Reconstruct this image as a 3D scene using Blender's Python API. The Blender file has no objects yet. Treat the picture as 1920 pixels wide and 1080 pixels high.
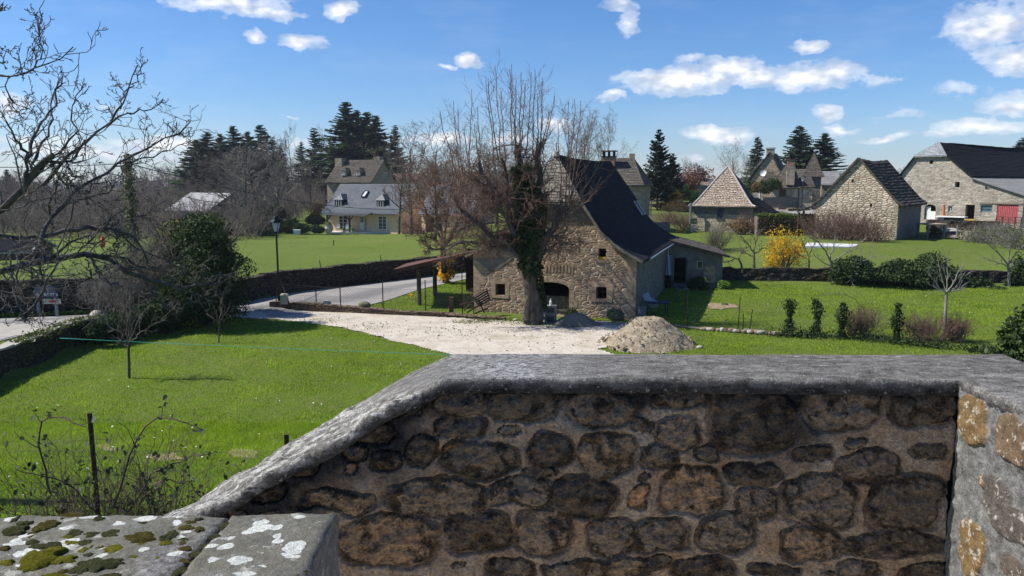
import bpy, math, random
import numpy as np
from math import radians, sin, cos, tan, pi, sqrt
from mathutils import Vector, Matrix
from mathutils.geometry import tessellate_polygon
random.seed(7)
RNG = np.random.default_rng(11)
SC = bpy.context.scene
COL = SC.collection
H = 6.5
PITCH = radians(8.0)
F = 1423.0
CT, ST = cos(PITCH), sin(PITCH)
def ray(px, py):
 u = (px - 960.0) / F; v = (540.0 - py) / F
 return np.array([u, CT + v * ST, -ST + v * CT])
def at(px, py, y):
 d = ray(px, py); t = y / d[1]
 return np.array([d[0] * t, y, H + d[2] * t])
def atz(px, py, z):
 d = ray(px, py); t = (z - H) / d[2]
 return np.array([d[0] * t, d[1] * t, z])
def ppm(y):            # target pixels per metre at distance y
 return F / y
def proj(p):
 x, y, z = p[0], p[1], p[2] - H
 zc = y * CT - z * ST; yc = y * ST + z * CT
 return 960 + F * x / zc, 540 - F * yc / zc
def _h(ix, iy, iz, seed):
 n = (ix * 374761393 + iy * 668265263 + iz * 2147483647 + seed * 1274126177) & 0xFFFFFFFF
 n = ((n ^ (n >> 13)) * 1274126177) & 0xFFFFFFFF
 n = (n ^ (n >> 16)) & 0xFFFFFFFF
 return n.astype(np.float64) / 4294967295.0
def vnoise(x, y, z=0.0, seed=0):
 x, y, z = np.broadcast_arrays(np.asarray(x, float), np.asarray(y, float), np.asarray(z, float))
 fx, fy, fz = np.floor(x), np.floor(y), np.floor(z)
 ix, iy, iz = fx.astype(np.int64), fy.astype(np.int64), fz.astype(np.int64)
 tx, ty, tz = x - fx, y - fy, z - fz
 tx = tx * tx * (3 - 2 * tx); ty = ty * ty * (3 - 2 * ty); tz = tz * tz * (3 - 2 * tz)
 def L(a, b, t): return a + (b - a) * t
 r = []
 for dz in (0, 1):
  a = L(_h(ix, iy, iz + dz, seed), _h(ix + 1, iy, iz + dz, seed), tx)
  b = L(_h(ix, iy + 1, iz + dz, seed), _h(ix + 1, iy + 1, iz + dz, seed), tx)
  r.append(L(a, b, ty))
 return L(r[0], r[1], tz) * 2 - 1
def fbm(x, y, z=0.0, seed=0, octv=4, gain=0.5):
 s = 0; a = 1.0; n = 0; f = 1.0
 for o in range(octv):
  s = s + a * vnoise(np.asarray(x) * f, np.asarray(y) * f, np.asarray(z) * f, seed + o * 17)
  n += a; a *= gain; f *= 2.03
 return s / n
def smooth(t):
 t = np.clip(t, 0, 1); return t * t * (3 - 2 * t)
def tag(o, label=None, cat=None, group=None, kind=None):
 if label: o['label'] = label
 if cat: o['category'] = cat
 if group: o['group'] = group
 if kind: o['kind'] = kind
 return o
class MB:
 def __init__(self):
  self.v = []; self.nv = 0
  self.f = []           # arrays (N,k)
  self.m = []           # material index per array
  self.attr = {}        # name -> list aligned with self.v
  self.attr_names = []
 def add(self, V, Fc, mi=0, **attrs):
  V = np.asarray(V, float).reshape(-1, 3)
  for k in attrs:
   if k not in self.attr:
    self.attr[k] = [np.zeros(len(a)) for a in self.v]
  self.v.append(V)
  for k in self.attr:
   a = attrs.get(k, 0.0)
   self.attr[k].append(np.broadcast_to(np.asarray(a, float), (len(V),)).copy())
  if not isinstance(Fc, (list, tuple)) or (len(Fc) and not hasattr(Fc[0], '__len__')):
   Fc = [Fc]
  if isinstance(Fc, list) and len(Fc) and not isinstance(Fc[0], np.ndarray):
   by = {}
   for q in Fc: by.setdefault(len(q), []).append(q)
   Fc = [np.array(q) for q in by.values()]
  for q in Fc:
   q = np.asarray(q)
   if q.size:
    self.f.append(q + self.nv); self.m.append(mi)
  self.nv += len(V)
  return self
 def poly(self, pts, mi=0, **a):
  return self.add(np.array(pts, float), [list(range(len(pts)))], mi, **a)
 def box(self, c, s, rz=0.0, mi=0, taper=1.0, tilt=None):
  x, y, z = s[0] / 2, s[1] / 2, s[2] / 2
  V = np.array([[-x, -y, -z], [x, -y, -z], [x, y, -z], [-x, y, -z],
      [-x * taper, -y * taper, z], [x * taper, -y * taper, z], [x * taper, y * taper, z], [-x * taper, y * taper, z]])
  if tilt is not None:
   M = np.array(Matrix.Rotation(tilt[0], 3, tilt[1])); V = V @ M.T
  c_, s_ = cos(rz), sin(rz)
  V = V @ np.array([[c_, s_, 0], [-s_, c_, 0], [0, 0, 1]])
  return self.add(V + np.array(c), [[0, 3, 2, 1], [4, 5, 6, 7], [0, 1, 5, 4], [1, 2, 6, 5], [2, 3, 7, 6], [3, 0, 4, 7]], mi)
 def hexa(self, b, t, mi=0):     # b: 4 bottom pts ccw, t: 4 top pts
  V = np.array(list(b) + list(t), float)
  return self.add(V, [[0, 3, 2, 1], [4, 5, 6, 7], [0, 1, 5, 4], [1, 2, 6, 5], [2, 3, 7, 6], [3, 0, 4, 7]], mi)
 def beam(self, a, b, w, h=None, mi=0, up=(0, 0, 1)):
  a = np.array(a, float); b = np.array(b, float); h = h or w
  d = b - a; d /= np.linalg.norm(d)
  u = np.array(up, float)
  if abs(d @ u) > .98: u = np.array([0, 1.0, 0])
  s = np.cross(d, u); s /= np.linalg.norm(s); t = np.cross(s, d)
  q = [(-1, -1), (1, -1), (1, 1), (-1, 1)]
  return self.hexa([a + s * i * w / 2 + t * j * h / 2 for i, j in q], [b + s * i * w / 2 + t * j * h / 2 for i, j in q], mi)
 def tube(self, pts, rad, sides=6, mi=0, caps=True):
  P = np.array(pts, float)[None]; R = np.broadcast_to(np.asarray(rad, float), (P.shape[1],))[None]
  V, Q = tube_arrays(P, R, sides)
  self.add(V, [Q], mi)
  if caps:
   n = P.shape[1]; o = self.nv - n * sides
   self.f.append(np.array([[o + i for i in range(sides)][::-1]])); self.m.append(mi)
   self.f.append(np.array([[o + (n - 1) * sides + i for i in range(sides)]])); self.m.append(mi)
  return self
 def tubes(self, P, R, sides=3, mi=0, **a):
  V, Q = tube_arrays(P, R, sides); return self.add(V, [Q], mi, **a)
 def lathe(self, c, prof, sides=16, mi=0):   # prof [(r,z)]
  V = []; n = len(prof)
  for r, z in prof:
   for i in range(sides):
    a = 2 * pi * i / sides; V.append((c[0] + r * cos(a), c[1] + r * sin(a), c[2] + z))
  Fc = [[k * sides + i, k * sides + (i + 1) % sides, (k + 1) * sides + (i + 1) % sides, (k + 1) * sides + i] for k in range(n - 1) for i in range(sides)]
  Fc += [list(range(sides))[::-1], [(n - 1) * sides + i for i in range(sides)]]
  return self.add(V, Fc, mi)
 def grid(self, G, mi=0, flip=False, **a):
  G = np.asarray(G, float); r, c = G.shape[:2]
  i = np.arange(r * c).reshape(r, c)
  q = np.stack([i[:-1, :-1], i[:-1, 1:], i[1:, 1:], i[1:, :-1]], -1).reshape(-1, 4)
  if flip: q = q[:, ::-1]
  a = {k: np.asarray(v).reshape(-1) for k, v in a.items()}
  return self.add(G.reshape(-1, 3), [q], mi, **a)
 def build(self, name, mats, parent=None, smooth=False, off=None, uv=True):
  V = np.concatenate(self.v) if self.v else np.zeros((0, 3))
  Vw = V
  if parent is not None:
   p = parent; o = np.zeros(3)
   while p is not None: o += np.array(p.location); p = p.parent
   V = V - o
  elif off is not None:
   V = V - np.array(off)
  me = bpy.data.meshes.new(name)
  if not isinstance(mats, (list, tuple)): mats = [mats]
  for m in mats: me.materials.append(m)
  me.vertices.add(len(V)); me.vertices.foreach_set('co', V.astype(np.float32).ravel())
  tot = sum(a.size for a in self.f); npoly = sum(len(a) for a in self.f)
  loops = np.concatenate([a.ravel() for a in self.f]).astype(np.int32)
  sizes = np.concatenate([np.full(len(a), a.shape[1]) for a in self.f]).astype(np.int32)
  mi = np.concatenate([np.full(len(a), m) for a, m in zip(self.f, self.m)]).astype(np.int32)
  starts = np.concatenate([[0], np.cumsum(sizes)[:-1]]).astype(np.int32)
  me.loops.add(tot); me.loops.foreach_set('vertex_index', loops)
  me.polygons.add(npoly); me.polygons.foreach_set('loop_start', starts)
  me.polygons.foreach_set('material_index', mi)
  if smooth or uv: me.polygons.foreach_set('use_smooth', np.full(npoly, bool(smooth)))
  if uv:
   p0 = Vw[loops[starts]]; p1 = Vw[loops[starts + 1]]; p2 = Vw[loops[starts + 2]]
   n = np.cross(p1 - p0, p2 - p0); ln = np.linalg.norm(n, axis=1, keepdims=True); n = n / np.maximum(ln, 1e-12)
   u = np.cross(np.array([0, 0, 1.0]), n); lu = np.linalg.norm(u, axis=1, keepdims=True)
   u = np.where(lu > 1e-3, u / np.maximum(lu, 1e-9), np.array([1.0, 0, 0])); w = np.cross(n, u)
   rep = np.repeat(np.arange(npoly), sizes); Lp = Vw[loops]
   UV = np.stack([(Lp * u[rep]).sum(1), (Lp * w[rep]).sum(1)], 1)
   l = me.uv_layers.new(name='UVMap'); l.data.foreach_set('uv', UV.astype(np.float32).ravel())
  for k, a in self.attr.items():
   at_ = me.attributes.new(k, 'FLOAT', 'POINT'); at_.data.foreach_set('value', np.concatenate(a).astype(np.float32))
  me.update(calc_edges=True); me.validate()
  ob = bpy.data.objects.new(name, me); COL.objects.link(ob)
  if parent is not None: ob.parent = parent
  elif off is not None: ob.location = off
  return ob
def tube_arrays(P, R, sides):
 P = np.asarray(P, float); N, S, _ = P.shape
 R = np.asarray(R, float)
 T = np.zeros_like(P); T[:, 1:-1] = P[:, 2:] - P[:, :-2]; T[:, 0] = P[:, 1] - P[:, 0]; T[:, -1] = P[:, -1] - P[:, -2]
 T /= np.maximum(np.linalg.norm(T, axis=2, keepdims=True), 1e-9)
 ref = np.where(np.abs(T[:, :1, 2:3]) > 0.8, np.array([1.0, 0, 0]), np.array([0, 0, 1.0]))
 A = np.cross(T, np.broadcast_to(ref, T.shape)); A /= np.maximum(np.linalg.norm(A, axis=2, keepdims=True), 1e-9)
 B = np.cross(T, A)
 ang = np.arange(sides) * 2 * pi / sides
 V = P[:, :, None] + R[:, :, None, None] * (A[:, :, None] * np.cos(ang)[None, None, :, None] + B[:, :, None] * np.sin(ang)[None, None, :, None])
 idx = np.arange(N * S * sides).reshape(N, S, sides)
 a = idx[:, :-1]; b = idx[:, 1:]
 Q = np.stack([a, np.roll(a, -1, 2), np.roll(b, -1, 2), b], -1).reshape(-1, 4)
 return V.reshape(-1, 3), Q
def empty(name, loc, label=None, cat=None, group=None, rz=0.0):
 o = bpy.data.objects.new(name, None); COL.objects.link(o)
 o.location = [float(c) for c in loc]; o.empty_display_size = 0.3; o.rotation_euler = (0, 0, rz)
 return tag(o, label, cat, group)
KIDS = {}
def copy_tree(o, parent=None):
 c = o.copy(); COL.objects.link(c); c.parent = parent
 for ch in [x for x in bpy.data.objects if x.parent == o]: copy_tree(ch, c)
 return c
def nrm(v):
 v = np.asarray(v, float); return v / np.maximum(np.linalg.norm(v, axis=-1, keepdims=True), 1e-9)
class NT:
 def __init__(self, name):
  self.m = bpy.data.materials.new(name); self.m.use_nodes = True
  self.t = self.m.node_tree; self.t.nodes.clear()
  self.out = self.n('ShaderNodeOutputMaterial')
 def n(self, typ, **kw):
  nd = self.t.nodes.new(typ)
  for k, v in kw.items():
   if k.startswith('i_'):
    nd.inputs[k[2:].replace('_', ' ')].default_value = v
   else: setattr(nd, k, v)
  return nd
 def l(self, a, b): self.t.links.new(a, b)
 def val(self, inp, v):
  if isinstance(v, bpy.types.NodeSocket): self.l(v, inp)
  else: inp.default_value = v
 def coord(self, kind='UV', scale=(1, 1, 1), rot=(0, 0, 0)):
  c = self.n('ShaderNodeTexCoord'); mp = self.n('ShaderNodeMapping')
  mp.inputs['Scale'].default_value = scale; mp.inputs['Rotation'].default_value = rot
  self.l(c.outputs[kind], mp.inputs['Vector']); return mp.outputs['Vector']
 def pos(self, scale=(1, 1, 1)):
  c = self.n('ShaderNodeNewGeometry'); mp = self.n('ShaderNodeMapping'); mp.inputs['Scale'].default_value = scale
  self.l(c.outputs['Position'], mp.inputs['Vector']); return mp.outputs['Vector']
 def noise(self, vec, scale, detail=4, rough=.55, dist=0, out='Fac', dim='3D'):
  nd = self.n('ShaderNodeTexNoise', noise_dimensions=dim); self.l(vec, nd.inputs['Vector'])
  nd.inputs['Scale'].default_value = scale; nd.inputs['Detail'].default_value = detail
  nd.inputs['Roughness'].default_value = rough; nd.inputs['Distortion'].default_value = dist
  return nd.outputs[out]
 def voro(self, vec, scale, feature='F1', rnd=1.0, dim='3D', out='Distance'):
  nd = self.n('ShaderNodeTexVoronoi', feature=feature, voronoi_dimensions=dim); self.l(vec, nd.inputs['Vector'])
  nd.inputs['Scale'].default_value = scale; nd.inputs['Randomness'].default_value = rnd
  return nd.outputs[out]
 def ramp(self, fac, stops, interp='LINEAR'):
  nd = self.n('ShaderNodeValToRGB'); cr = nd.color_ramp; cr.interpolation = interp
  while len(cr.elements) < len(stops): cr.elements.new(0.5)
  for e, (p, c) in zip(cr.elements, stops):
   e.position = p; e.color = (c, c, c, 1) if isinstance(c, (int, float)) else (c[0], c[1], c[2], 1)
  self.l(fac, nd.inputs['Fac']); return nd.outputs['Color']
 def mix(self, fac, a, b, mode='MIX'):
  nd = self.n('ShaderNodeMix', data_type='RGBA', blend_type=mode)
  self.val(nd.inputs[0], fac)
  for i, v in ((6, a), (7, b)):
   if isinstance(v, bpy.types.NodeSocket): self.l(v, nd.inputs[i])
   else: nd.inputs[i].default_value = (v[0], v[1], v[2], 1) if hasattr(v, '__len__') else (v, v, v, 1)
  return nd.outputs[2]
 def math(self, op, a, b=0.0, c=0.0, clamp=False):
  nd = self.n('ShaderNodeMath', operation=op, use_clamp=clamp)
  self.val(nd.inputs[0], a); self.val(nd.inputs[1], b)
  if op in ('MULTIPLY_ADD', 'SMOOTH_MIN'): self.val(nd.inputs[2], c)
  return nd.outputs[0]
 def vmath(self, op, a, b=(0, 0, 0), s=1.0):
  nd = self.n('ShaderNodeVectorMath', operation=op); self.val(nd.inputs[0], a)
  if op == 'SCALE': self.val(nd.inputs['Scale'], s)
  else: self.val(nd.inputs[1], b)
  return nd.outputs[0]
 def attr(self, name, out='Fac'):
  return self.n('ShaderNodeAttribute', attribute_name=name).outputs[out]
 def objrand(self): return self.n('ShaderNodeObjectInfo').outputs['Random']
 def island(self): return self.n('ShaderNodeNewGeometry').outputs['Random Per Island']
 def bump(self, h, dist=.02, strength=1.0, normal=None):
  nd = self.n('ShaderNodeBump'); nd.inputs['Distance'].default_value = dist; nd.inputs['Strength'].default_value = strength
  self.l(h, nd.inputs['Height'])
  if normal is not None: self.l(normal, nd.inputs['Normal'])
  return nd.outputs['Normal']
 def pbr(self, col, rough=.9, normal=None, metal=0.0, spec=.3, emit=None):
  b = self.n('ShaderNodeBsdfPrincipled')
  if isinstance(col, bpy.types.NodeSocket): self.l(col, b.inputs['Base Color'])
  else: b.inputs['Base Color'].default_value = (col[0], col[1], col[2], 1)
  self.val(b.inputs['Roughness'], rough); b.inputs['Metallic'].default_value = metal
  b.inputs['Specular IOR Level'].default_value = spec
  if normal is not None: self.l(normal, b.inputs['Normal'])
  self.l(b.outputs[0], self.out.inputs['Surface']); return self.m
 def leafy(self, col, trans=.35, tcol=None, rough=.6, spec=.3):
  b = self.n('ShaderNodeBsdfPrincipled'); b.inputs['Roughness'].default_value = rough; b.inputs['Specular IOR Level'].default_value = spec
  t = self.n('ShaderNodeBsdfTranslucent'); mx = self.n('ShaderNodeMixShader')
  self.val(b.inputs['Base Color'], col); self.val(t.inputs['Color'], tcol if tcol is not None else col)
  mx.inputs[0].default_value = trans
  self.l(b.outputs[0], mx.inputs[1]); self.l(t.outputs[0], mx.inputs[2]); self.l(mx.outputs[0], self.out.inputs['Surface']); return self.m
def m_plain(name, col, rough=.7, metal=0, spec=.3, nscale=8, var=.25, bump=.0):
 t = NT(name); v = t.coord('Object')
 n = t.noise(v, nscale, 5); c = t.mix(1.0, col, t.ramp(n, [(.3, 1 - var), (.7, 1 + var * .5)]), 'MULTIPLY')
 nm = t.bump(t.noise(v, nscale * 6, 3), bump) if bump else None
 return t.pbr(c, rough, nm, metal, spec)
def m_stone(name, cols, mortar, sx=2.5, sy=5.5, mort=.05, bump=.03, rnd=.8, dark=.35, distort=.05, dirt=(.6, .55, .5)):
 t = NT(name); uv = t.coord('UV')
 dn = t.noise(uv, 2.2, 3, out='Color')
 d = t.vmath('SCALE', t.vmath('SUBTRACT', dn, (.5, .5, .5)), s=distort * 4)
 v = t.vmath('MULTIPLY', t.vmath('ADD', uv, d), (sx, sy, 0))
 e = t.voro(v, 1, 'DISTANCE_TO_EDGE', rnd, '2D'); cell = t.voro(v, 1, 'F1', rnd, '2D', 'Color')
 sep = t.n('ShaderNodeSeparateColor'); t.l(cell, sep.inputs[0])
 k = len(cols)
 base = t.ramp(sep.outputs[0], [(i / max(k - 1, 1), c) for i, c in enumerate(cols)])
 n1 = t.noise(uv, 9, 6, .65); n2 = t.noise(uv, .5, 4)
 base = t.mix(1.0, base, t.ramp(n1, [(.25, 1 - dark), (.75, 1 + dark * .5)]), 'MULTIPLY')
 base = t.mix(1.0, base, t.ramp(sep.outputs[1], [(0, .7), (1, 1.2)]), 'MULTIPLY')
 en = t.math('ADD', e, t.math('MULTIPLY', t.math('SUBTRACT', n1, .5), mort * 1.2))
 mk = t.ramp(en, [(mort * .35, 0), (mort * 1.3, 1)])
 c = t.mix(mk, t.mix(1.0, mortar, t.ramp(n1, [(.3, .8), (.7, 1.1)]), 'MULTIPLY'), base)
 c = t.mix(t.ramp(n2, [(.45, 0), (.75, .55)]), c, t.mix(1.0, c, dirt, 'MULTIPLY'))
 hgt = t.math('ADD', t.math('MULTIPLY', t.ramp(en, [(0, 0), (mort * 3, 1)]), 1.0), t.math('MULTIPLY', n1, .5))
 hgt = t.math('ADD', hgt, t.math('MULTIPLY', sep.outputs[2], .5))
 return t.pbr(c, .95, t.bump(hgt, bump), spec=.15)
def m_tiles(name, cols, bw=.3, rh=.16, mortar=.012, bump=.02, gap=(.02, .02, .02), dark=.3, rough=.85, spec=.3, moss=None):
 t = NT(name); uv = t.coord('UV')
 dn = t.noise(uv, 3, 2, out='Color'); uvd = t.vmath('ADD', uv, t.vmath('SCALE', t.vmath('SUBTRACT', dn, (.5, .5, .5)), s=.05))
 b = t.n('ShaderNodeTexBrick'); t.l(uvd, b.inputs['Vector'])
 b.inputs['Scale'].default_value = 1; b.inputs['Brick Width'].default_value = bw; b.inputs['Row Height'].default_value = rh
 b.inputs['Mortar Size'].default_value = mortar; b.inputs['Color1'].default_value = (0, 0, 0, 1); b.inputs['Color2'].default_value = (1, 1, 1, 1)
 b.inputs['Mortar'].default_value = (.5, .5, .5, 1); b.inputs['Mortar Smooth'].default_value = .2
 k = len(cols); base = t.ramp(b.outputs['Color'], [(i / max(k - 1, 1), c) for i, c in enumerate(cols)])
 n1 = t.noise(uv, 7, 6, .65); n2 = t.noise(uv, .6, 4)
 base = t.mix(1.0, base, t.ramp(n1, [(.25, 1 - dark), (.75, 1 + dark * .6)]), 'MULTIPLY')
 base = t.mix(1.0, base, t.ramp(n2, [(.3, .75), (.7, 1.15)]), 'MULTIPLY')
 if moss: base = t.mix(t.ramp(t.noise(uv, 1.3, 6, .7), [(.52, 0), (.62, .8)]), base, moss)
 c = t.mix(b.outputs['Fac'], base, gap)
 h = t.math('SUBTRACT', t.math('MULTIPLY', n1, .5), b.outputs['Fac'])
 return t.pbr(c, rough, t.bump(h, bump), spec=spec)
def m_bark(name, c1, c2, scale=6, bump=.02):
 t = NT(name); v = t.pos((1, 1, .35)); n = t.noise(v, scale, 7, .7)
 c = t.ramp(n, [(.3, c1), (.7, c2)])
 return t.pbr(c, .95, t.bump(n, bump), spec=.15)
def m_leaf(name, cols, trans=.3, rough=.55, spec=.35):
 t = NT(name); k = len(cols)
 c = t.ramp(t.island(), [(i / max(k - 1, 1), c) for i, c in enumerate(cols)])
 c = t.mix(1.0, c, t.ramp(t.noise(t.pos(), 1.1, 3), [(.3, .65), (.7, 1.25)]), 'MULTIPLY')
 return t.leafy(c, trans, t.mix(1.0, c, (1.2, 1.5, .6), 'MULTIPLY'), rough, spec)
# terrain
W1 = np.array([atz(-60, 760, 0.0)[:2], atz(0, 715, 0)[:2], atz(165, 641, 0)[:2], atz(300, 612, 0)[:2] + [0, .6], (-13.3, 36.3)])
W1 = np.vstack([[W1[0][0] - .4, 15.0], W1])
W2 = np.array([(-40., 25.0), (-27., 29.3), (-21.9, 32.0), (-19.6, 33.6), (-16.8, 36.0), (-14.1, 39.0), (-12.9, 42.2), (-10.2, 45.0), (-5.6, 49.5), (-2.2, 53.0), (3., 60.), (9., 74.), (14., 90.)])
def poly_x(Pl, y):    # x of polyline as function of y
 return np.interp(y, Pl[:, 1], Pl[:, 0])
def poly_y(Pl, x):
 return np.interp(x, Pl[:, 0], Pl[:, 1])
_cp = []
for x in (-40, -25, -12, -5, 0, 6, 12, 20):
 _cp += [(x, -20, 3.7), (x, 4, 3.6), (x, 7, 2.9), (x, 10, 2.0), (x, 14, 1.0), (x, 19.5, .25), (x, 24.5, 0.0)]
for x in (-20, -12, -6, 0, 6, 12, 20): _cp += [(x, 30, 0.0)]
for x in (-10, -5, 0, 4, 8, 14, 20): _cp += [(x, 36.5, 0.02)]
_cp += [(-30, 30, 0.1), (-21, 31, 0), (-14, 36, .1), (-12.4, 38.5, .25), (-8, 41, .3), (-4, 46, .33), (0, 50, .4), (-1, 43, .15), (5, 62, .9), (10, 76, 1.6)]
def cpx(px, py, y, dz=0.0):
 p = at(px, py, y); _cp.append((p[0], p[1], p[2] - dz))
for a in [(0, 520, 45, .8), (0, 480, 70, .8), (250, 430, 120, .8), (450, 440, 110, .8), (640, 436, 114, .8), (800, 436, 112, .8), (470, 470, 72, .8), (620, 470, 76, .8), (800, 470, 76, .8), (500, 408, 135, .8), (600, 408, 135, .8), (540, 415, 126, .8)]: cpx(*a)
for a in [(1300, 437, 80), (1420, 437, 79), (1527, 452, 63), (1680, 450, 63), (1560, 470, 56), (1850, 460, 60), (1740, 425, 78), (1915, 421, 78), (1700, 545, 46), (1400, 525, 49), (1890, 545, 45), (1750, 500, 52), (1240, 430, 75), (1240, 395, 90), (1250, 383, 110), (1330, 392, 96), (1430, 395, 108), (1490, 385, 122), (1560, 400, 100), (1340, 455, 66), (1400, 490, 57), (1250, 560, 42)]: cpx(*a)
_cp += [(-250, 250, -5), (-120, 250, -4), (0, 200, 0), (60, 180, 3.5), (150, 160, 3.5), (-400, 500, -2), (0, 500, 2), (400, 500, 5), (-60, 160, -.2), (-30, 150, 0), (90, 100, 2.6), (60, 60, 1.2), (-900, 900, 0), (900, 900, 6), (-800, -400, 0), (800, -400, 0), (-120, 20, 1), (120, 20, 1), (-80, 80, -1.2), (-45, 45, -.2), (30, 36, 0)]
_CP = np.array(_cp, float)
def _rbf_fit():
 X = _CP[:, :2]; n = len(X)
 D = np.linalg.norm(X[:, None] - X[None], axis=2)
 A = np.zeros((n + 3, n + 3)); A[:n, :n] = -D - np.eye(n) * .15; A[:n, n] = 1; A[:n, n + 1:] = X; A[n, :n] = 1; A[n + 1:, :n] = X.T
 return np.linalg.solve(A, np.concatenate([_CP[:, 2], [0, 0, 0]]))
_W = _rbf_fit()
def hgt(x, y):
 x = np.asarray(x, float); y = np.asarray(y, float); sh = np.broadcast(x, y).shape
 X = np.broadcast_to(x, sh).ravel(); Y = np.broadcast_to(y, sh).ravel()
 z = np.zeros(len(X))
 for s in range(0, len(X), 40000):
  xs, ys = X[s:s + 40000], Y[s:s + 40000]
  D = np.sqrt((xs[:, None] - _CP[None, :, 0]) ** 2 + (ys[:, None] - _CP[None, :, 1]) ** 2 + .3)
  z[s:s + 40000] = -D @ _W[:len(_CP)] + _W[len(_CP)] + xs * _W[-2] + ys * _W[-1]
 hs = np.interp(Y, [14, 24, 30, 33.5, 36.5, 38.5], [.95, .95, .9, .55, .12, 0])
 z += hs * smooth((poly_x(W1, Y) - X - .12) / .2)
 z += .8 * smooth((Y - poly_y(W2, X) - .15) / .3) * smooth((4 - X) / 8)
 k = smooth((Y - 22) / 3) * smooth((44 - Y) / 4) * smooth((X + 12) / 2) * smooth((24 - X) / 4)
 z = z * (1 - k * .9)
 return z.reshape(sh)
def gz(x, y): return float(hgt(np.array([x]), np.array([y]))[0])
def gpt(px, py, y0=20, y1=200):      # pixel -> ground point (first hit)
 ys = np.linspace(y0, y1, 900); d = ray(px, py); P = d[None] * (ys / d[1])[:, None] + np.array([0, 0, H])
 g = hgt(P[:, 0], P[:, 1]); k = np.argmax(P[:, 2] < g); return np.array([P[k, 0], P[k, 1], g[k]])
def grid_axis(segs):
 a = []
 for s, e, st in segs: a += list(np.arange(s, e, st))
 return np.array(a + [segs[-1][1]])
def m_ground():
 t = NT('meadow grass'); p = t.pos()
 n1 = t.noise(p, .35, 5, .6); n2 = t.noise(p, 2.5, 6, .65); n3 = t.noise(p, 22, 4, .7)
 far = t.ramp(t.noise(p, .09, 4), [(.35, (.11, .15, .030)), (.65, (.155, .185, .05))])
 c = t.mix(t.ramp(n1, [(.35, 0), (.7, 1)]), far, (.12, .18, .026))
 c = t.mix(t.ramp(n2, [(.48, 0), (.72, .6)]), c, (.19, .185, .07)); c = t.mix(t.ramp(t.noise(p, 1.1, 6, .7), [(.55, 0), (.7, .55)]), c, (.07, .12, .015))
 c = t.mix(1.0, c, t.ramp(n3, [(.3, .6), (.7, 1.25)]), 'MULTIPLY')
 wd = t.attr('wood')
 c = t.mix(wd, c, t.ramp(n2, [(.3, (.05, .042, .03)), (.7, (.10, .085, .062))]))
 return t.pbr(c, 1, t.bump(t.math('ADD', n3, t.math('MULTIPLY', n2, 2)), .05), spec=.05)
M_GROUND = m_ground()
def build_ground():
 xs = grid_axis([(-1500, -1000, 250), (-1000, -300, 100), (-300, -100, 12), (-100, -36, 2.5), (-36, -24, .6), (-24, -4, .3), (-4, 26, .6), (26, 60, 1.5), (60, 160, 8), (160, 400, 40), (400, 1500, 220)])
 ys = grid_axis([(-300, -100, 100), (-100, 4, 8), (4, 22, .5), (22, 56, .3), (56, 90, 1), (90, 150, 3), (150, 300, 12), (300, 1000, 70), (1000, 1500, 125)])
 X, Y = np.meshgrid(xs, ys); Z = hgt(X, Y) + fbm(X * .6, Y * .6, 0, 3, 3) * .03
 G = np.stack([X, Y, Z], -1)
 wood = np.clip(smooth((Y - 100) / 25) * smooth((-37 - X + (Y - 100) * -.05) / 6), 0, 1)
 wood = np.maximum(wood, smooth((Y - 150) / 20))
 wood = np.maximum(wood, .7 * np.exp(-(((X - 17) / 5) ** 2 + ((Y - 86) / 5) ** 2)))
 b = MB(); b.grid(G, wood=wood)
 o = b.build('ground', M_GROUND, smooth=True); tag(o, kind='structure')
build_ground()
def build_hills():
 b = MB()
 for (y0, hh, seed, x0, x1) in [(760, 26, 5, -1450, 1450), (1180, 46, 8, -1500, 1500)]:
  xs = np.linspace(x0, x1, 160); rows = []
  for k, (dy, f) in enumerate([(-260, 0), (-150, .35), (-60, .8), (0, 1), (120, .7), (300, 0)]):
   e = hh * f * (.62 + .45 * fbm(xs / 420, k * .1, 0, seed, 4)) - 14 + fbm(xs / 25, k, 0, seed + 3, 3) * 3 * f
   rows.append(np.stack([xs, np.full_like(xs, y0 + dy), e], -1))
  b.grid(np.array(rows))
 t = NT('distant woodland'); n = t.noise(t.pos(), .06, 6, .7)
 m = t.pbr(t.ramp(n, [(.3, (.035, .045, .045)), (.7, (.10, .105, .10))]), 1, spec=0)
 tag(b.build('hills', m, smooth=True), kind='structure')
build_hills()
def pip(X, Y, poly):
 poly = np.asarray(poly, float); ins = np.zeros(X.shape, bool); n = len(poly); j = n - 1
 for i in range(n):
  xi, yi = poly[i]; xj, yj = poly[j]
  c = ((yi > Y) != (yj > Y)) & (X < (xj - xi) * (Y - yi) / (yj - yi + 1e-12) + xi); ins ^= c; j = i
 return ins
DRIVE = [tuple(atz(px, py, 0)[:2]) for px, py in [(428, 597), (470, 588), (508, 583), (560, 583), (640, 585), (760, 590), (880, 597), (960, 603), (1010, 603), (1075, 600), (1180, 606), (1215, 618), (1190, 640), (1120, 655), (1165, 668)]]
DRIVE += [(5.0, 25), (5, 21), (-3, 21), (-2.0, 26)]
DRIVE += [tuple(atz(px, py, 0)[:2]) for px, py in [(850, 668), (800, 654), (735, 640), (660, 621), (600, 609), (545, 603), (480, 600)]]
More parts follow.
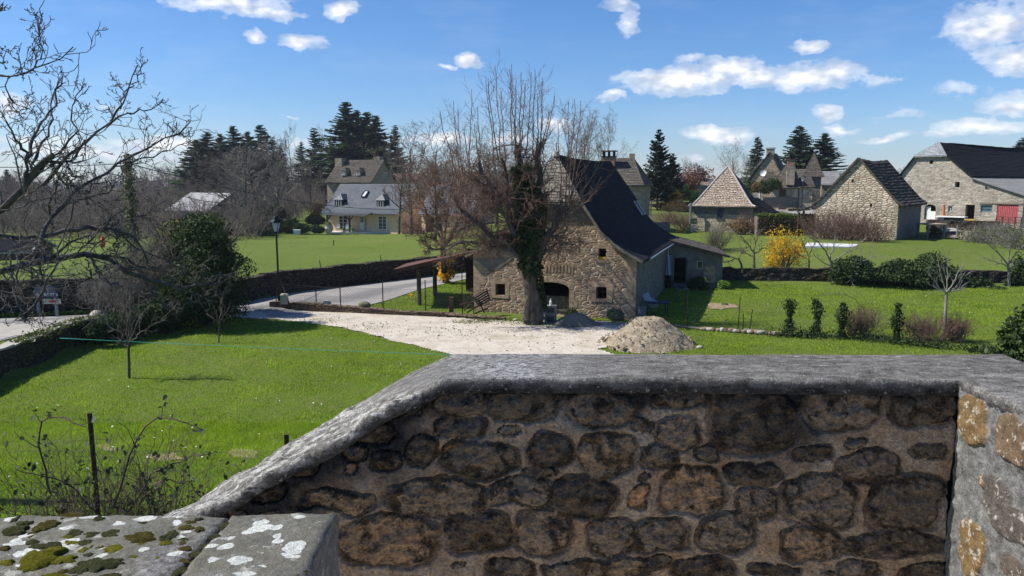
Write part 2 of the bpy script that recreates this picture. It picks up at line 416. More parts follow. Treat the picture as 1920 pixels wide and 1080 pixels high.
def sheet(name, poly, mat, cell, noise_amp, noise_sc, lift, jitter=0, parent=None):
 P = np.array(poly); x0, y0 = P.min(0) - 1; x1, y1 = P.max(0) + 1
 xs = np.arange(x0, x1, cell); ys = np.arange(y0, y1, cell)
 X, Y = np.meshgrid(xs, ys)
 NX = X + noise_amp * fbm(X * noise_sc, Y * noise_sc, 0, 21, 4); NY = Y + noise_amp * fbm(X * noise_sc, Y * noise_sc, 7, 22, 4)
 ins = pip(NX, NY, P)
 Z = hgt(X, Y) + lift + fbm(X * 1.3, Y * 1.3, 0, 5, 4) * jitter
 i = np.arange(X.size).reshape(X.shape)
 q = np.stack([i[:-1, :-1], i[:-1, 1:], i[1:, 1:], i[1:, :-1]], -1)
 keep = ins[:-1, :-1] & ins[1:, 1:] & ins[:-1, 1:] & ins[1:, :-1]
 q = q[keep]; used = np.unique(q); rm = np.zeros(X.size, int); rm[used] = np.arange(len(used))
 V = np.stack([X, Y, Z], -1).reshape(-1, 3)[used]
 b = MB(); b.add(V, [rm[q]])
 return b.build(name, mat, smooth=True)
def m_gravel():
 t = NT('pale gravel'); p = t.pos(); n = t.noise(p, .5, 5, .6); f = t.voro(p, 28, out='Color')
 s = t.n('ShaderNodeSeparateColor'); t.l(f, s.inputs[0])
 c = t.ramp(n, [(.3, (.45, .385, .30)), (.5, (.59, .53, .45)), (.75, (.40, .335, .25))])
 c = t.mix(1.0, c, t.ramp(s.outputs[0], [(0, .80), (.3, .97), (1, 1.06)]), 'MULTIPLY')
 c = t.mix(t.ramp(t.noise(p, 1.4, 6, .7), [(.52, 0), (.70, .6)]), c, (.33, .27, .2))
 c = t.mix(t.ramp(t.noise(p, 6, 6, .7), [(.68, 0), (.76, .5)]), c, (.28, .23, .17))
 return t.pbr(c, 1, t.bump(t.math('ADD', s.outputs[1], t.noise(p, 6, 4)), .03), spec=.1)
M_GRAVEL = m_gravel()
tag(sheet('gravel_drive', DRIVE, M_GRAVEL, .13, .28, .9, .03, .02), kind='structure')
def m_asphalt():
 t = NT('worn asphalt'); p = t.pos(); f = t.noise(p, 60, 3, .7); n = t.noise(p, .7, 5)
 at_ = t.attr('lane')
 c = t.mix(at_, (.31, .295, .275), (.19, .185, .18))
 c = t.mix(1.0, c, t.ramp(n, [(.3, .86), (.7, 1.1)]), 'MULTIPLY'); c = t.mix(1.0, c, t.ramp(f, [(.3, .8), (.7, 1.15)]), 'MULTIPLY')
 return t.pbr(c, .95, t.bump(f, .01), spec=.15)
M_ASPHALT = m_asphalt()
def strip(name, L, R, mat, lift=.035, cols=9, sub=8, lane=None):
 L = np.array(L, float); R = np.array(R, float); n = (len(L) - 1) * sub + 1
 s = np.linspace(0, len(L) - 1, n); k = np.arange(len(L))
 l = np.stack([np.interp(s, k, L[:, i]) for i in (0, 1)], 1); r = np.stack([np.interp(s, k, R[:, i]) for i in (0, 1)], 1)
 w = np.linspace(0, 1, cols); G = l[:, None] * (1 - w)[None, :, None] + r[:, None] * w[None, :, None]
 Z = hgt(G[..., 0], G[..., 1]) + lift
 b = MB(); ln = np.zeros(Z.shape) if lane is None else lane(w[None] + 0 * Z, G)
 b.grid(np.concatenate([G, Z[..., None]], -1), flip=True, lane=ln)
 o = b.build(name, mat, smooth=True); return tag(o, kind='structure')
RN = [(-18.0, 14), (-18.0, 24.3), (-17.7, 30.0), (-16.3, 34.0), (-13.8, 36.5), (-12.3, 36.9)]
RN += [tuple(atz(px, py, .3)[:2]) for px, py in [(505, 587), (600, 573), (690, 563), (800, 540), (880, 524)]] + [(4.6, 57), (10, 70), (16, 88)]
RF = [(-30.0, 14), (-27.5, 27.5), (-22.3, 30.9), (-19.2, 32.9), (-16.3, 35.6), (-14.6, 37.7), (-13.5, 40.), (-11.6, 43.0), (-9.7, 44.7), (-6.2, 48.2), (-2.6, 51.6), (2.5, 58.8), (8.2, 73), (13.5, 90)]
strip('road', RN, RF, M_ASPHALT, .035, 13, 8, lambda w, G: np.exp(-((w - .42 - .05 * fbm(G[..., 1] * .2, 0, 0, 4, 2)) / .16) ** 4))
t_ = NT('pale concrete'); p_ = t_.pos(); M_CONC = t_.pbr(t_.mix(1.0, (.36, .34, .29), t_.ramp(t_.noise(p_, 1.2, 6), [(.3, .8), (.7, 1.1)]), 'MULTIPLY'), .95, t_.bump(t_.noise(p_, 30, 3), .01))
tag(sheet('driveway_apron', [(-17.9, 24.4), (-17.7, 28.2), (-18.4, 29.3), (-20.9, 29.6), (-27, 26.5), (-27, 20), (-18, 20)], M_CONC, .25, .15, 1.5, .05), kind='structure')
LN = [tuple(gpt(px, py, 80, 160)[:2]) for px, py in [(1418, 388), (1450, 396), (1490, 402), (1530, 402)]]
LF = [tuple(gpt(px, py, 80, 170)[:2]) for px, py in [(1424, 380), (1460, 379), (1500, 379), (1535, 381)]]
strip('lane', LN, LF, M_ASPHALT, .06)
tp = NT('white terrace paving'); M_TERR = tp.pbr(tp.mix(1.0, (.62, .58, .52), tp.ramp(tp.noise(tp.pos(), 2, 4), [(.3, .85), (.7, 1.05)]), 'MULTIPLY'), .9)
TR = MB(); a0, a1 = at(608, 436, 111.5), at(845, 438, 111.5)
TR.box(((a0[0] + a1[0]) / 2 + .5, 113.2, gz(0, 111) * 0 + a0[2] - .05), (a1[0] - a0[0], 5, .3))
tag(TR.build('terrace', M_TERR), kind='structure')
# foreground parapet
YF, YB = 2.61, 3.02          # near and far faces of the long parapet
XR = 1.585                   # inner face of the right-hand return
ZT = 5.806
STONES = [  # px, py, rx, ry on the shaded face (photo pixels)
 (985,764,67,29),(1140,768,68,36),(1275,752,52,17),(1271,815,44,31),(1405,793,82,58),(903,862,76,31),(1038,848,42,33),(1137,856,50,38),(1234,864,34,20),
 (1332,852,22,16),(973,925,58,24),(1099,934,57,34),(1203,930,17,19),(1300,922,57,43),(1420,889,55,19),(1418,944,46,32),(897,999,57,37),(1018,1000,58,42),(1144,1005,44,34),
 (1243,1006,51,32),(1367,1003,56,34),(1150,1070,76,22),(1325,1072,56,26),(1437,1072,34,14),(1583,765,75,46),(1735,771,69,38),(1526,848,36,16),(1632,880,60,30),(1752,850,36,14),
 (1540,942,74,45),(1706,945,72,48),(1530,1023,52,28),(1680,1022,106,23),(1620,1070,42,16),(854,756,50,26),(862,803,46,24),(787,848,28,26),(684,812,50,27),(813,935,98,34),
 (634,941,72,22),(728,1018,92,44),(491,921,34,22),(960,1072,50,18),(1240,1062,26,14),(1480,1072,26,13),(1745,1078,50,18),(560,885,36,18),(725,868,28,18),(1050,1072,30,14),(1490,800,0.1,0.1),(1208,800,22,14),(1010,890,30,9)]
SID = [.2,.55,.35,.62,.08,.3,.15,.7,.4,.2,.5,.05,1.0,.85,.1,.45,.12,.6,.55,.4,.5,.65,.1,.05,.6,.18,.1,.4,.2,.55,.3,.75,.25,.5,.3,.2,.15,.35,.6,.7,.8,.05,.4,.2,.1,.2,.1,.3,.5,.5,.3,.2]
def stone_field(U, V, stones, warp=.012, seed=3):
 """U,V plane coords (m); stones (u,v,ru,rv,id) -> mask, id, signed depth"""
 wu = U + warp * 2.6 * fbm(U * 9, V * 9, 0, seed, 5, .6); wv = V + warp * 2.6 * fbm(U * 9, V * 9, 3, seed + 1, 5, .6)
 best = np.full(U.shape, -1.0); sid = np.zeros(U.shape)
 for k, (u, v, ru, rv, i) in enumerate(stones):
  d = (np.abs((wu - u) / ru) ** 2.7 + np.abs((wv - v) / rv) ** 2.7) ** (1 / 2.7)
  m = 1 - d - .16 * np.clip(fbm(U * 5 + k, V * 5, 0, seed + 5, 3), -.3, 1) * 1.6; upd = m > best; best = np.where(upd, m, best); sid = np.where(upd, i, sid)
 r = .07
 return best, sid
def m_rubble():
 t = NT('mortared rubble stone'); p = t.pos(); st = t.attr('stone'); sid = t.attr('sid'); stain = t.attr('stain')
 n0 = t.noise(p, 5, 4, .6); n1 = t.noise(p, 26, 7, .68); n2 = t.noise(p, 90, 6, .7); n3 = t.noise(p, 11, 7, .72, .4); n4 = t.noise(t.vmath('ADD', p, (3, 5, 1)), 15, 8, .75, .3)
 mort = t.ramp(n1, [(.25, (.26, .205, .15)), (.5, (.45, .37, .28)), (.75, (.58, .49, .385))])
 mort = t.mix(t.ramp(n0, [(.4, 0), (.65, .8)]), mort, t.mix(1.0, mort, (.88, .69, .50), 'MULTIPLY'))
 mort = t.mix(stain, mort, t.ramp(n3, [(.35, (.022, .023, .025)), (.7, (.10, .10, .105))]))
 sc = t.ramp(sid, [(0, (.13, .105, .08)), (.25, (.20, .16, .115)), (.5, (.29, .235, .175)), (.7, (.36, .265, .17)), (.88, (.44, .29, .17)), (1, (.60, .34, .18))])
 sc = t.mix(1.0, sc, t.ramp(n1, [(.25, .45), (.5, 1.0), (.75, 1.6)]), 'MULTIPLY')
 blk = t.math('ADD', n3, t.math('MULTIPLY', t.attr('rim'), .10))
 sc = t.mix(t.ramp(blk, [(.52, 0), (.59, .85)]), sc, t.ramp(n2, [(.3, (.02, .016, .011)), (.7, (.075, .06, .042))]))
 sc = t.mix(t.ramp(n4, [(.60, 0), (.66, .7)]), sc, (.30, .18, .06))
 sc = t.mix(t.ramp(t.noise(t.vmath('ADD', p, (9, 1, 4)), 20, 8, .7), [(.62, 0), (.68, .7)]), sc, (.27, .25, .20))
 e = t.math('ADD', st, t.math('ADD', t.math('MULTIPLY', t.math('SUBTRACT', n1, .5), .30), t.math('MULTIPLY', t.math('SUBTRACT', n0, .52), .48)))
 m = t.ramp(e, [(-.0, 0), (.12, 1)])
 c = t.mix(m, mort, sc)
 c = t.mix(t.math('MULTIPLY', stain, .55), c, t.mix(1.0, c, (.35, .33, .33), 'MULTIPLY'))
 c = t.mix(1.0, c, t.ramp(n2, [(.3, .45), (.7, 1.5)]), 'MULTIPLY')
 h = t.math('ADD', t.math('MULTIPLY', n1, 1.0), t.math('MULTIPLY', n2, .45)); h = t.math('ADD', h, t.math('MULTIPLY', m, .15))
 return t.pbr(c, .95, t.bump(h, .04), spec=.10)
def m_rubble_lit():
 """the return: greyer lime mortar, ochre stones"""
 t = NT('grey mortar with ochre stones'); p = t.pos(); st = t.attr('stone'); sid = t.attr('sid')
 n1 = t.noise(p, 26, 7, .68); n2 = t.noise(p, 110, 6, .7); n3 = t.noise(p, 9, 7, .72, .4); n5 = t.noise(t.vmath('ADD', p, (4, 2, 8)), 34, 8, .7)
 mort = t.ramp(n1, [(.3, (.09, .09, .085)), (.5, (.20, .20, .19)), (.75, (.36, .36, .35))])
 mort = t.mix(t.ramp(n3, [(.5, 0), (.62, .6)]), mort, (.09, .085, .08))
 sc = t.ramp(sid, [(0, (.12, .11, .10)), (.5, (.17, .12, .08)), (1, (.22, .145, .065))])
 sc = t.mix(1.0, sc, t.ramp(n1, [(.25, .45), (.5, 1.0), (.75, 1.4)]), 'MULTIPLY')
 sc = t.mix(t.ramp(n5, [(.56, 0), (.60, .9)]), sc, (.50, .48, .42))
 m = t.ramp(t.math('ADD', st, t.math('MULTIPLY', t.math('SUBTRACT', n1, .5), .25)), [(0, 0), (.08, 1)])
 c = t.mix(m, mort, sc); c = t.mix(1.0, c, t.ramp(n2, [(.25, .55), (.75, 1.35)]), 'MULTIPLY')
 return t.pbr(c, .95, t.bump(t.math('ADD', n1, t.math('MULTIPLY', n2, .5)), .02), spec=.12)
def m_coping():
 t = NT('weathered cement coping'); p = t.pos((.55, 1, 1)); q = t.pos()
 n1 = t.noise(p, 30, 8, .72); n2 = t.noise(q, 160, 5, .7); n3 = t.noise(q, 3.0, 5, .6); n4 = t.noise(t.pos((.35, 1, 1)), 22, 8, .72, .3)
 c = t.ramp(n1, [(.30, (.09, .085, .077)), (.46, (.21, .20, .183)), (.60, (.36, .345, .32)), (.8, (.54, .52, .49))])
 c = t.mix(t.ramp(n3, [(.4, 0), (.62, .65)]), c, t.mix(1.0, c, (.66, .65, .64), 'MULTIPLY'))
 c = t.mix(t.attr('pale'), c, t.ramp(t.noise(t.pos((.6, 1, 1)), 60, 6, .75), [(.40, (.10, .10, .10)), (.56, (.5, .5, .49))]))
 c = t.mix(t.math('MULTIPLY', t.attr('slope'), t.ramp(n4, [(.49, 0), (.56, 1)])), c, (.60, .59, .55))
 c = t.mix(t.math('MULTIPLY', t.attr('slope'), t.ramp(t.noise(q, 9, 6, .7), [(.6, 0), (.68, .7)])), c, (.13, .11, .03))
 c = t.mix(t.ramp(t.noise(t.pos((.5, 1.3, 1)), 17, 6, .6), [(.70, 0), (.72, 1)]), c, (.62, .61, .58))
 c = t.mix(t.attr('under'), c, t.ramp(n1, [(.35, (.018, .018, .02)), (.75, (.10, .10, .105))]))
 c = t.mix(1.0, c, t.ramp(n2, [(.3, .42), (.5, 1), (.7, 1.6)]), 'MULTIPLY')
 c = t.mix(t.ramp(t.noise(q, 55, 5, .7), [(.60, 0), (.66, .75)]), c, (.50, .49, .46))
 return t.pbr(c, .97, t.bump(t.math('ADD', n1, t.math('MULTIPLY', n2, .7)), .022), spec=.04)
M_RUB, M_RUBL, M_COP = m_rubble(), m_rubble_lit(), m_coping()
NEAR = [(250, 1020), (330, 982), (381, 956), (455, 922), (504, 886), (585, 849), (638, 822), (707, 775), (781, 742), (829, 711), (900, 707), (1000, 708), (1200, 708), (1500, 710)]
FARL = [(160, 1040), (250, 1000), (316, 966), (368, 941), (418, 903), (479, 872), (528, 836), (585, 811), (646, 770), (707, 735), (773, 696), (846, 663), (1200, 663), (1500, 664)]
def build_parapet():
 root = empty('parapet_wall', (0, YF, 4.9), 'rubble stone parapet in shade with grey cement coping, its left end sloping down, right across the foreground', 'wall')
 n = [at(px, py, YF) for px, py in NEAR] + [np.array([XR, YF, ZT])]
 f = [at(px, py, YB) for px, py in FARL] + [np.array([XR + .41, YB, ZT])]
 n += [np.array([XR, y, ZT]) for y in (2.3, 1.8, 1.2, .6)]; f += [np.array([XR + .41, y, ZT]) for y in (2.45, 1.9, 1.3, .6)]
 n = np.array(n); f = np.array(f)
 dd0 = np.concatenate([[0], np.cumsum(np.linalg.norm(np.diff(n, axis=0), axis=1))])
 def resample(P, m):
  q = np.linspace(0, dd0[-1], m); d = dd0; return np.stack([np.interp(q, d, P[:, i]) for i in range(3)], 1)
 M = 760
 n = resample(n, M); f = resample(f, M)
 out = f - n; out[:, 2] = 0; out = nrm(out)
 sec = []   # rows of the section
 U = np.zeros(3) + np.array([0, 0, 1.0])
 for dz, ins in [(-.062, .014), (-.056, .003), (-.045, .000), (-.034, -.002), (-.022, -.002), (-.012, -.001), (-.005, .002), (-.001, .007)]:
  sec.append(n + U * dz + out * ins)
 for w in np.linspace(.05, .96, 34):
  sec.append(n + (f - n) * w + U * (.006 * sin(pi * w)))
 for dz, ins in [(-.004, 0), (-.012, .01), (-.03, .016), (-.08, .016), (-.3, .016), (-1.5, .05)]:
  sec.append(f + U * dz + out * ins)
 G = np.array(sec)
 X, Y, Z = G[..., 0], G[..., 1], G[..., 2]
 sl = np.broadcast_to(smooth((n[:, 0] * -1 - .05) / .15)[None], X.shape)   # left slope (x<-.05..)
 slope = smooth((ZT - .012 - n[:, 2]) / .05)[None] * (n[:, 0] < 0)[None] + 0 * X
 d1 = fbm(X * 5, Y * 9, Z * 9, 31, 5) * .005 + fbm(X * 30, Y * 45, Z * 45, 33, 4) * .0028
 d2 = (fbm(X * 7, Y * 7, Z * 7, 41, 6, .66) * .028 + np.abs(fbm(X * 14, Y * 26, Z * 14, 43, 5, .6)) * .024) * slope
 dd = d1 + d2
 G = G.copy(); G[..., 2] += dd * .8; G[..., 1] -= dd * .5
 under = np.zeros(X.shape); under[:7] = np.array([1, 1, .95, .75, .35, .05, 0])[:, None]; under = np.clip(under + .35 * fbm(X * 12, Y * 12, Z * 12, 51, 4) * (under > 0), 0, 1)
 pale = np.exp(-((X + .0 + .0) / .26) ** 2) * (n[:, 2] > ZT - .02)[None] * .85 + 0 * X
 pale = np.clip(pale + .25 * fbm(X * 8, Y * 8, 0, 61, 4) * pale * 3, 0, 1); pale[:6] *= .3
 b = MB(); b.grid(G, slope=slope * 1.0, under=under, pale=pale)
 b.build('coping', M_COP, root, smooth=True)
 zc = lambda y: y * CT
 st = []
 for (px, py, rx, ry), i in zip(STONES, SID):
  a = at(px, py, YF); r = at(px + rx, py, YF); q = at(px, py + ry, YF)
  st.append((a[0], a[2], abs(r[0] - a[0]) * 1.08, abs(q[2] - a[2]) * 1.1, i))
 rg = np.random.default_rng(12)
 for _ in range(900):
  x, z, ru, rv = rg.uniform(-1.3, XR - .03), rg.uniform(4.95, 5.70), rg.uniform(.018, .055), rg.uniform(.012, .028)
  if all(abs(x - s_[0]) > (s_[2] + ru) * 1.02 or abs(z - s_[1]) > (s_[3] + rv) * 1.02 for s_ in st): st.append((x, z, ru, rv, rg.random() * .9))
 xs = np.arange(-1.45, XR + .004, .0052); top = np.interp(xs, n[:520, 0][np.argsort(n[:520, 0])], n[:520, 2][np.argsort(n[:520, 0])])
 top = np.minimum(top, ZT)
 v = np.linspace(0, 1, 190) ** .9
 XX = np.broadcast_to(xs[None], (len(v), len(xs))); TT = top[None] - .055
 ZZ = TT - (TT - 4.86) * v[:, None] * np.where(TT > 4.9, 1, 0)
 best, sid = stone_field(XX, ZZ, st)
 m = smooth(best / .16)
 hgt_ = m * .004 + smooth(best / .7) * .006 - np.exp(-((best - .02) / .05) ** 2) * .018
 hgt_ += fbm(XX * 7, ZZ * 7, 0, 71, 5) * .014 + fbm(XX * 26, ZZ * 30, 0, 73, 6, .6) * (.006 + .012 * m) - np.abs(fbm(XX * 13, ZZ * 17, 0, 79, 5, .6)) * .028 * m
 Gf = np.stack([XX, YF + .012 - hgt_, ZZ], -1)
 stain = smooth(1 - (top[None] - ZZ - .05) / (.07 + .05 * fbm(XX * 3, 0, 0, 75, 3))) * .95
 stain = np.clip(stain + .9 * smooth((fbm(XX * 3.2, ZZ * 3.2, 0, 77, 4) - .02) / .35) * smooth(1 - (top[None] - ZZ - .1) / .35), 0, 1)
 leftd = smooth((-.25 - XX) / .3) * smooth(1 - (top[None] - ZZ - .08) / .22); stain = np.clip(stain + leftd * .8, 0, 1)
 rim = np.exp(-((best - .1) / .12) ** 2)
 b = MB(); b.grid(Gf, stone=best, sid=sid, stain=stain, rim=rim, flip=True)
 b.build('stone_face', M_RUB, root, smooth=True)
 ys = np.arange(.6, YF + .01, .006); zs = np.arange(4.86, ZT - .02, .006)
 YY, Z2 = np.meshgrid(ys, zs)
 rs = []
 def onret(px, py):
  d = ray(px, py); t = XR / d[0]; return d[1] * t, H + d[2] * t
 for px, py, rx, ry, i in [(1827, 790, 26, 46, .95), (1900, 822, 34, 46, .6), (1826, 1030, 28, 52, 1.0), (1845, 905, 8, 14, .7), (1905, 985, 40, 34, .1), (1870, 930, 26, 40, .05), (1900, 1065, 22, 20, .2)]:
  a = onret(px, py); c = onret(px + rx, py); e = onret(px, py + ry)
  rs.append((a[0], a[1], abs(c[0] - a[0]) + .004, abs(e[1] - a[1]) + .004, i))
 rs += [(1.9, 5.5, .14, .1, .2), (1.5, 5.3, .16, .1, .8), (1.7, 5.05, .12, .07, .3), (1.2, 5.5, .15, .1, .5)]
 best, sid = stone_field(YY, Z2, rs, .010, 9)
 hh = smooth(best / .12) * .012 + fbm(YY * 9, Z2 * 9, 0, 81, 5) * .014 + fbm(YY * 34, Z2 * 34, 0, 83, 5) * .007
 b = MB(); b.grid(np.stack([XR - hh, YY, Z2], -1), stone=best, sid=sid, flip=True)
 b.build('return_face', M_RUBL, root, smooth=True)
build_parapet()
SZ = 5.82
MOSS = [(83,984,20,11,0),(135,962,17,5,0),(139,996,14,7,1),(172,998,14,6,1),(206,999,20,8,1),(262,1004,30,10,0),(316,1002,16,10,1),(75,1043,40,18,2),(107,1030,20,8,2),(213,1025,20,8,2),(156,1026,8,5,2),(131,1012,12,4,2),
 (188,1055,42,12,1),(12,1050,14,6,2),(99,1078,30,8,2),(145,1065,18,7,1),(208,1078,24,8,1),(28,990,22,9,1),(388,1019,12,6,1),(368,1034,13,6,1),(336,1066,14,9,1),(404,1003,11,5,1),(422,980,8,8,1),(532,974,16,6,2),(556,992,18,5,0),
 (451,1016,8,4,1),(516,1061,8,4,2),(502,1059,10,4,2),(378,1049,20,6,0),(356,975,12,4,0),(347,985,14,5,0),(470,1066,8,3,1),(60,1012,14,5,1),(240,985,10,4,0),(48,975,16,4,1),(120,1045,26,9,2),(95,1018,18,6,1),(160,1012,14,5,1),(318,985,8,3,1),(545,1050,9,3,0)]
LICH = [(487,977,14,7),(485,993,28,10),(522,993,12,5),(522,1006,11,5),(548,1026,21,11),(423,1024,17,8),(400,1022,13,6),(451,1050,22,10),(558,974,10,5),(459,1074,24,6),(174,965,30,6),(226,976,17,6),(273,966,22,7),(20,967,18,7),(119,1014,26,9),(190,1040,12,6),(546,1042,18,5),(345,990,10,4),(58,1028,30,10),(120,985,16,4),(60,1055,30,6),(330,962,20,4)]
_r = np.random.default_rng(8)
MOSS += [(_r.uniform(0, 420), _r.uniform(966, 1078), _r.uniform(4, 15), _r.uniform(2, 5), int(_r.integers(0, 3))) for _ in range(34)] + [(_r.uniform(360, 600), _r.uniform(966, 1078), _r.uniform(3, 9), _r.uniform(1.5, 3), int(_r.integers(0, 3))) for _ in range(14)]
LICH += [(_r.uniform(0, 620), _r.uniform(962, 1078), _r.uniform(3, 14), _r.uniform(1.5, 6)) for _ in range(20)]
def m_slab():
 t = NT('granite with lichen'); p = t.pos(); li = t.attr('lichen'); ol = t.attr('olive')
 n1 = t.noise(p, 70, 6, .72); n2 = t.noise(p, 300, 4, .7); n3 = t.noise(p, 14, 6, .68)
 c = t.ramp(n1, [(.3, (.05, .047, .042)), (.5, (.15, .143, .132)), (.72, (.33, .318, .295))])
 oc = t.ramp(n3, [(.3, (.12, .12, .10)), (.5, (.15, .14, .105)), (.65, (.19, .19, .165)), (.8, (.16, .11, .06))])
 c = t.mix(ol, c, t.mix(1.0, oc, t.ramp(n1, [(.25, .7), (.75, 1.25)]), 'MULTIPLY'))
 lf = t.math('ADD', li, t.math('MULTIPLY', t.math('SUBTRACT', t.noise(p, 45, 6, .7), .5), .5))
 lc = t.ramp(t.noise(p, 90, 5, .7), [(.35, (.40, .41, .37)), (.6, (.60, .61, .56))])
 c = t.mix(t.ramp(lf, [(.02, 0), (.10, 1)]), c, lc)
 c = t.mix(t.ramp(t.noise(t.vmath('ADD', p, (7, 7, 7)), 22, 7, .7), [(.58, 0), (.63, .75)]), c, (.42, .42, .36))
 c = t.mix(1.0, c, t.ramp(n2, [(.25, .55), (.5, 1), (.75, 1.5)]), 'MULTIPLY')
 return t.pbr(c, .9, t.bump(t.math('ADD', t.math('MULTIPLY', n1, .8), t.math('MULTIPLY', n2, .5)), .006), spec=.2)
M_SLAB = m_slab()
def m_moss(name, a, b_):
 t = NT(name); p = t.pos(); n = t.noise(p, 220, 5, .75); k = t.noise(p, 30, 4)
 c = t.mix(1.0, t.ramp(n, [(.3, a), (.7, b_)]), t.ramp(k, [(.3, .7), (.7, 1.2)]), 'MULTIPLY')
 return t.pbr(c, 1, t.bump(n, .012), spec=.03)
M_MOSS = [m_moss('brown green moss', (.045, .04, .012), (.14, .12, .035)), m_moss('dark green moss', (.03, .036, .016), (.10, .105, .045)), m_moss('yellow green moss', (.07, .075, .01), (.24, .23, .03))]
def build_slabs():
 root = empty('low_stone_parapet', (-.9, 1.2, 4.9), 'lichen-spotted grey granite slabs with moss cushions capping the near wall, lower left corner', 'wall')
 b = MB()
 for (x0, x1) in [(-1.75, -.40)]:
  b.box(((x0 + x1) / 2, 1.23, 5.28), (x1 - x0, .5, .8))
 b.build('wall_body', M_RUBL, root)
 def spos(px, py): return atz(px, py, SZ)
 for (x0, x1, y1, ol0) in [(-1.75, -.589, 1.503, 0), (-.585, -.362, 1.5, 1)]:
  xs = np.arange(x0, x1 + .001, .0034); ys = np.linspace(.93, y1, 170)
  X, Y = np.meshgrid(xs, ys)
  edge = np.minimum.reduce([(X - x0), (x1 - X), (y1 - Y) + .0, (Y - .93)])
  Z = SZ - .012 * np.exp(-edge / .006) + fbm(X * 7, Y * 7, 0, 91 + ol0, 4) * .006 + fbm(X * 40, Y * 40, 0, 95, 4) * .0022
  Z -= (.006 if ol0 == 0 else 0) + .02 * smooth((-.95 - X) / .4) * (1 - ol0) * 0
  Y = Y + (Y > y1 - .02) * fbm(X * 20, 0, 0, 97, 4) * .010
  li = np.full(X.shape, -1.0)
  for (px, py, rx, ry) in LICH:
   c = spos(px, py); a = spos(px + rx, py); e = spos(px, py + ry)
   wx = X + .016 * fbm(X * 28, Y * 28, px, 111, 5, .65); wy = Y + .016 * fbm(X * 28, Y * 28, px + 9, 112, 5, .65); d = np.sqrt(((wx - c[0]) / abs(a[0] - c[0])) ** 2 + ((wy - c[1]) / abs(e[1] - c[1])) ** 2) + .35 * np.maximum(0, fbm(X * 50, Y * 50, px, 113, 3))
   li = np.maximum(li, 1 - d)
  if ol0: ol = np.clip(.9 + .3 * fbm(X * 10, Y * 10, 0, 99, 3), 0, 1)
  else: ol = smooth((fbm(X * 4, Y * 4, 0, 98, 3) + .05 + (Y - 1.36) * 2.5 + np.where(X < -.95, .3, .12)) / .25) * .9
  b = MB(); G = np.stack([X, Y, Z], -1); b.grid(G, lichen=li, olive=ol)
  for line, fl in ((G[:, -1], False), (G[:, 0], True), (G[-1, :], True), (G[0, :], False)):
   rows = []
   for dz in (0, -.02, -.05, -.09, -.14):
    q = line.copy(); q[:, 2] += dz; q[:, :2] += (fbm(q[:, 0] * 18, q[:, 1] * 18, q[:, 2] * 18, 92, 4) * .006)[:, None] * (dz < 0); rows.append(q)
   b.grid(np.array(rows), flip=fl, lichen=-1.0 + 0 * np.zeros((5, len(line))), olive=.3 + np.zeros((5, len(line))))
  b.build('capping_slab', M_SLAB, root, smooth=True)
 for k, (px, py, rx, ry, kind) in enumerate(MOSS):
  c = spos(px, py); a = spos(px + rx, py); e = spos(px, py + ry)
  r1 = abs(a[0] - c[0]); r2 = abs(e[1] - c[1]); n_a, n_r = 40, 12
  A, Rr = np.meshgrid(np.linspace(0, 2 * pi, n_a), np.linspace(0, 1, n_r))
  ed = 1 + .75 * fbm(np.cos(A) * 1.9 + k * 5, np.sin(A) * 1.9, 0, 101, 5, .62)
  X = c[0] + np.cos(A) * Rr * r1 * ed; Y = c[1] + np.sin(A) * Rr * r2 * ed
  hh = min(.016, .35 * min(r1, r2)); Z = SZ - .006 + hh * np.sqrt(np.clip(1 - Rr ** 2.4, 0, 1)) * (1 + .5 * fbm(X * 60, Y * 60, 0, 103, 4)) + fbm(X * 160, Y * 160, 0, 105, 3) * .002
  X[:, -1] = X[:, 0]; Y[:, -1] = Y[:, 0]; Z[:, -1] = Z[:, 0]
  b = MB(); b.grid(np.stack([X, Y, Z], -1)); b.build('moss_cushion', M_MOSS[kind], root, smooth=True)
build_slabs()
b = MB(); b.box((-.9, -.4, 4.72), (6.0, 6.9, .3))  # unseen floor, paled and enlarged to bounce warm fill onto the parapet
tag(b.build('terrace_bounce_floor', m_plain('pale bounce gravel', (.62, .54, .43), .95, nscale=9, var=.2)), kind='structure')
# building helpers
class Fr:
 """front-left corner O, wall direction rotated by -a degrees (right end nearer), depth direction d"""
 def __init__(s, x, y, a, z=0.0):
  s.O = np.array([x, y, 0.0]); s.a = radians(a); s.e = np.array([cos(s.a), -sin(s.a), 0]); s.d = np.array([sin(s.a), cos(s.a), 0]); s.z = z
 def P(s, u, t, z): return s.O + s.e * u + s.d * t + np.array([0, 0, z])
 def pix(s, px, py, t=0.0):
  r = ray(px, py); C = np.array([0, 0, H]); n = s.d
  k = ((s.O + s.d * t - C) @ n) / (r @ n); p = C + r * k - s.O
  return p @ s.e, p[2]
def frame_px(px, y, a):
 p = at(px, 400, y); return Fr(p[0], p[1], a)
def panel(b, fr, outline, holes=(), t=0.0, depth=.35, mi=0, side=0, rev=0):
 """vertical wall in plane t (side=0) or perpendicular plane u=t (side=1); outline/holes [(u,z)]"""
 def W(u, z, off=0.0):
  return fr.P(u, t + off, z) if side == 0 else fr.P(t + off, u, z)
 polys = [[Vector((u, z, 0)) for u, z in outline]] + [[Vector((u, z, 0)) for u, z in h] for h in holes]
 tri = tessellate_polygon(polys); flat = [p for q in polys for p in q]
 V = [W(p.x, p.y) for p in flat]
 b.add(V, [list(q) for q in tri], mi)
 for h in holes:
  n = len(h)
  for i in range(n):
   a, c = h[i], h[(i + 1) % n]
   b.poly([W(*a), W(*c), W(c[0], c[1], depth if rev == 0 else -depth), W(a[0], a[1], depth if rev == 0 else -depth)], mi)
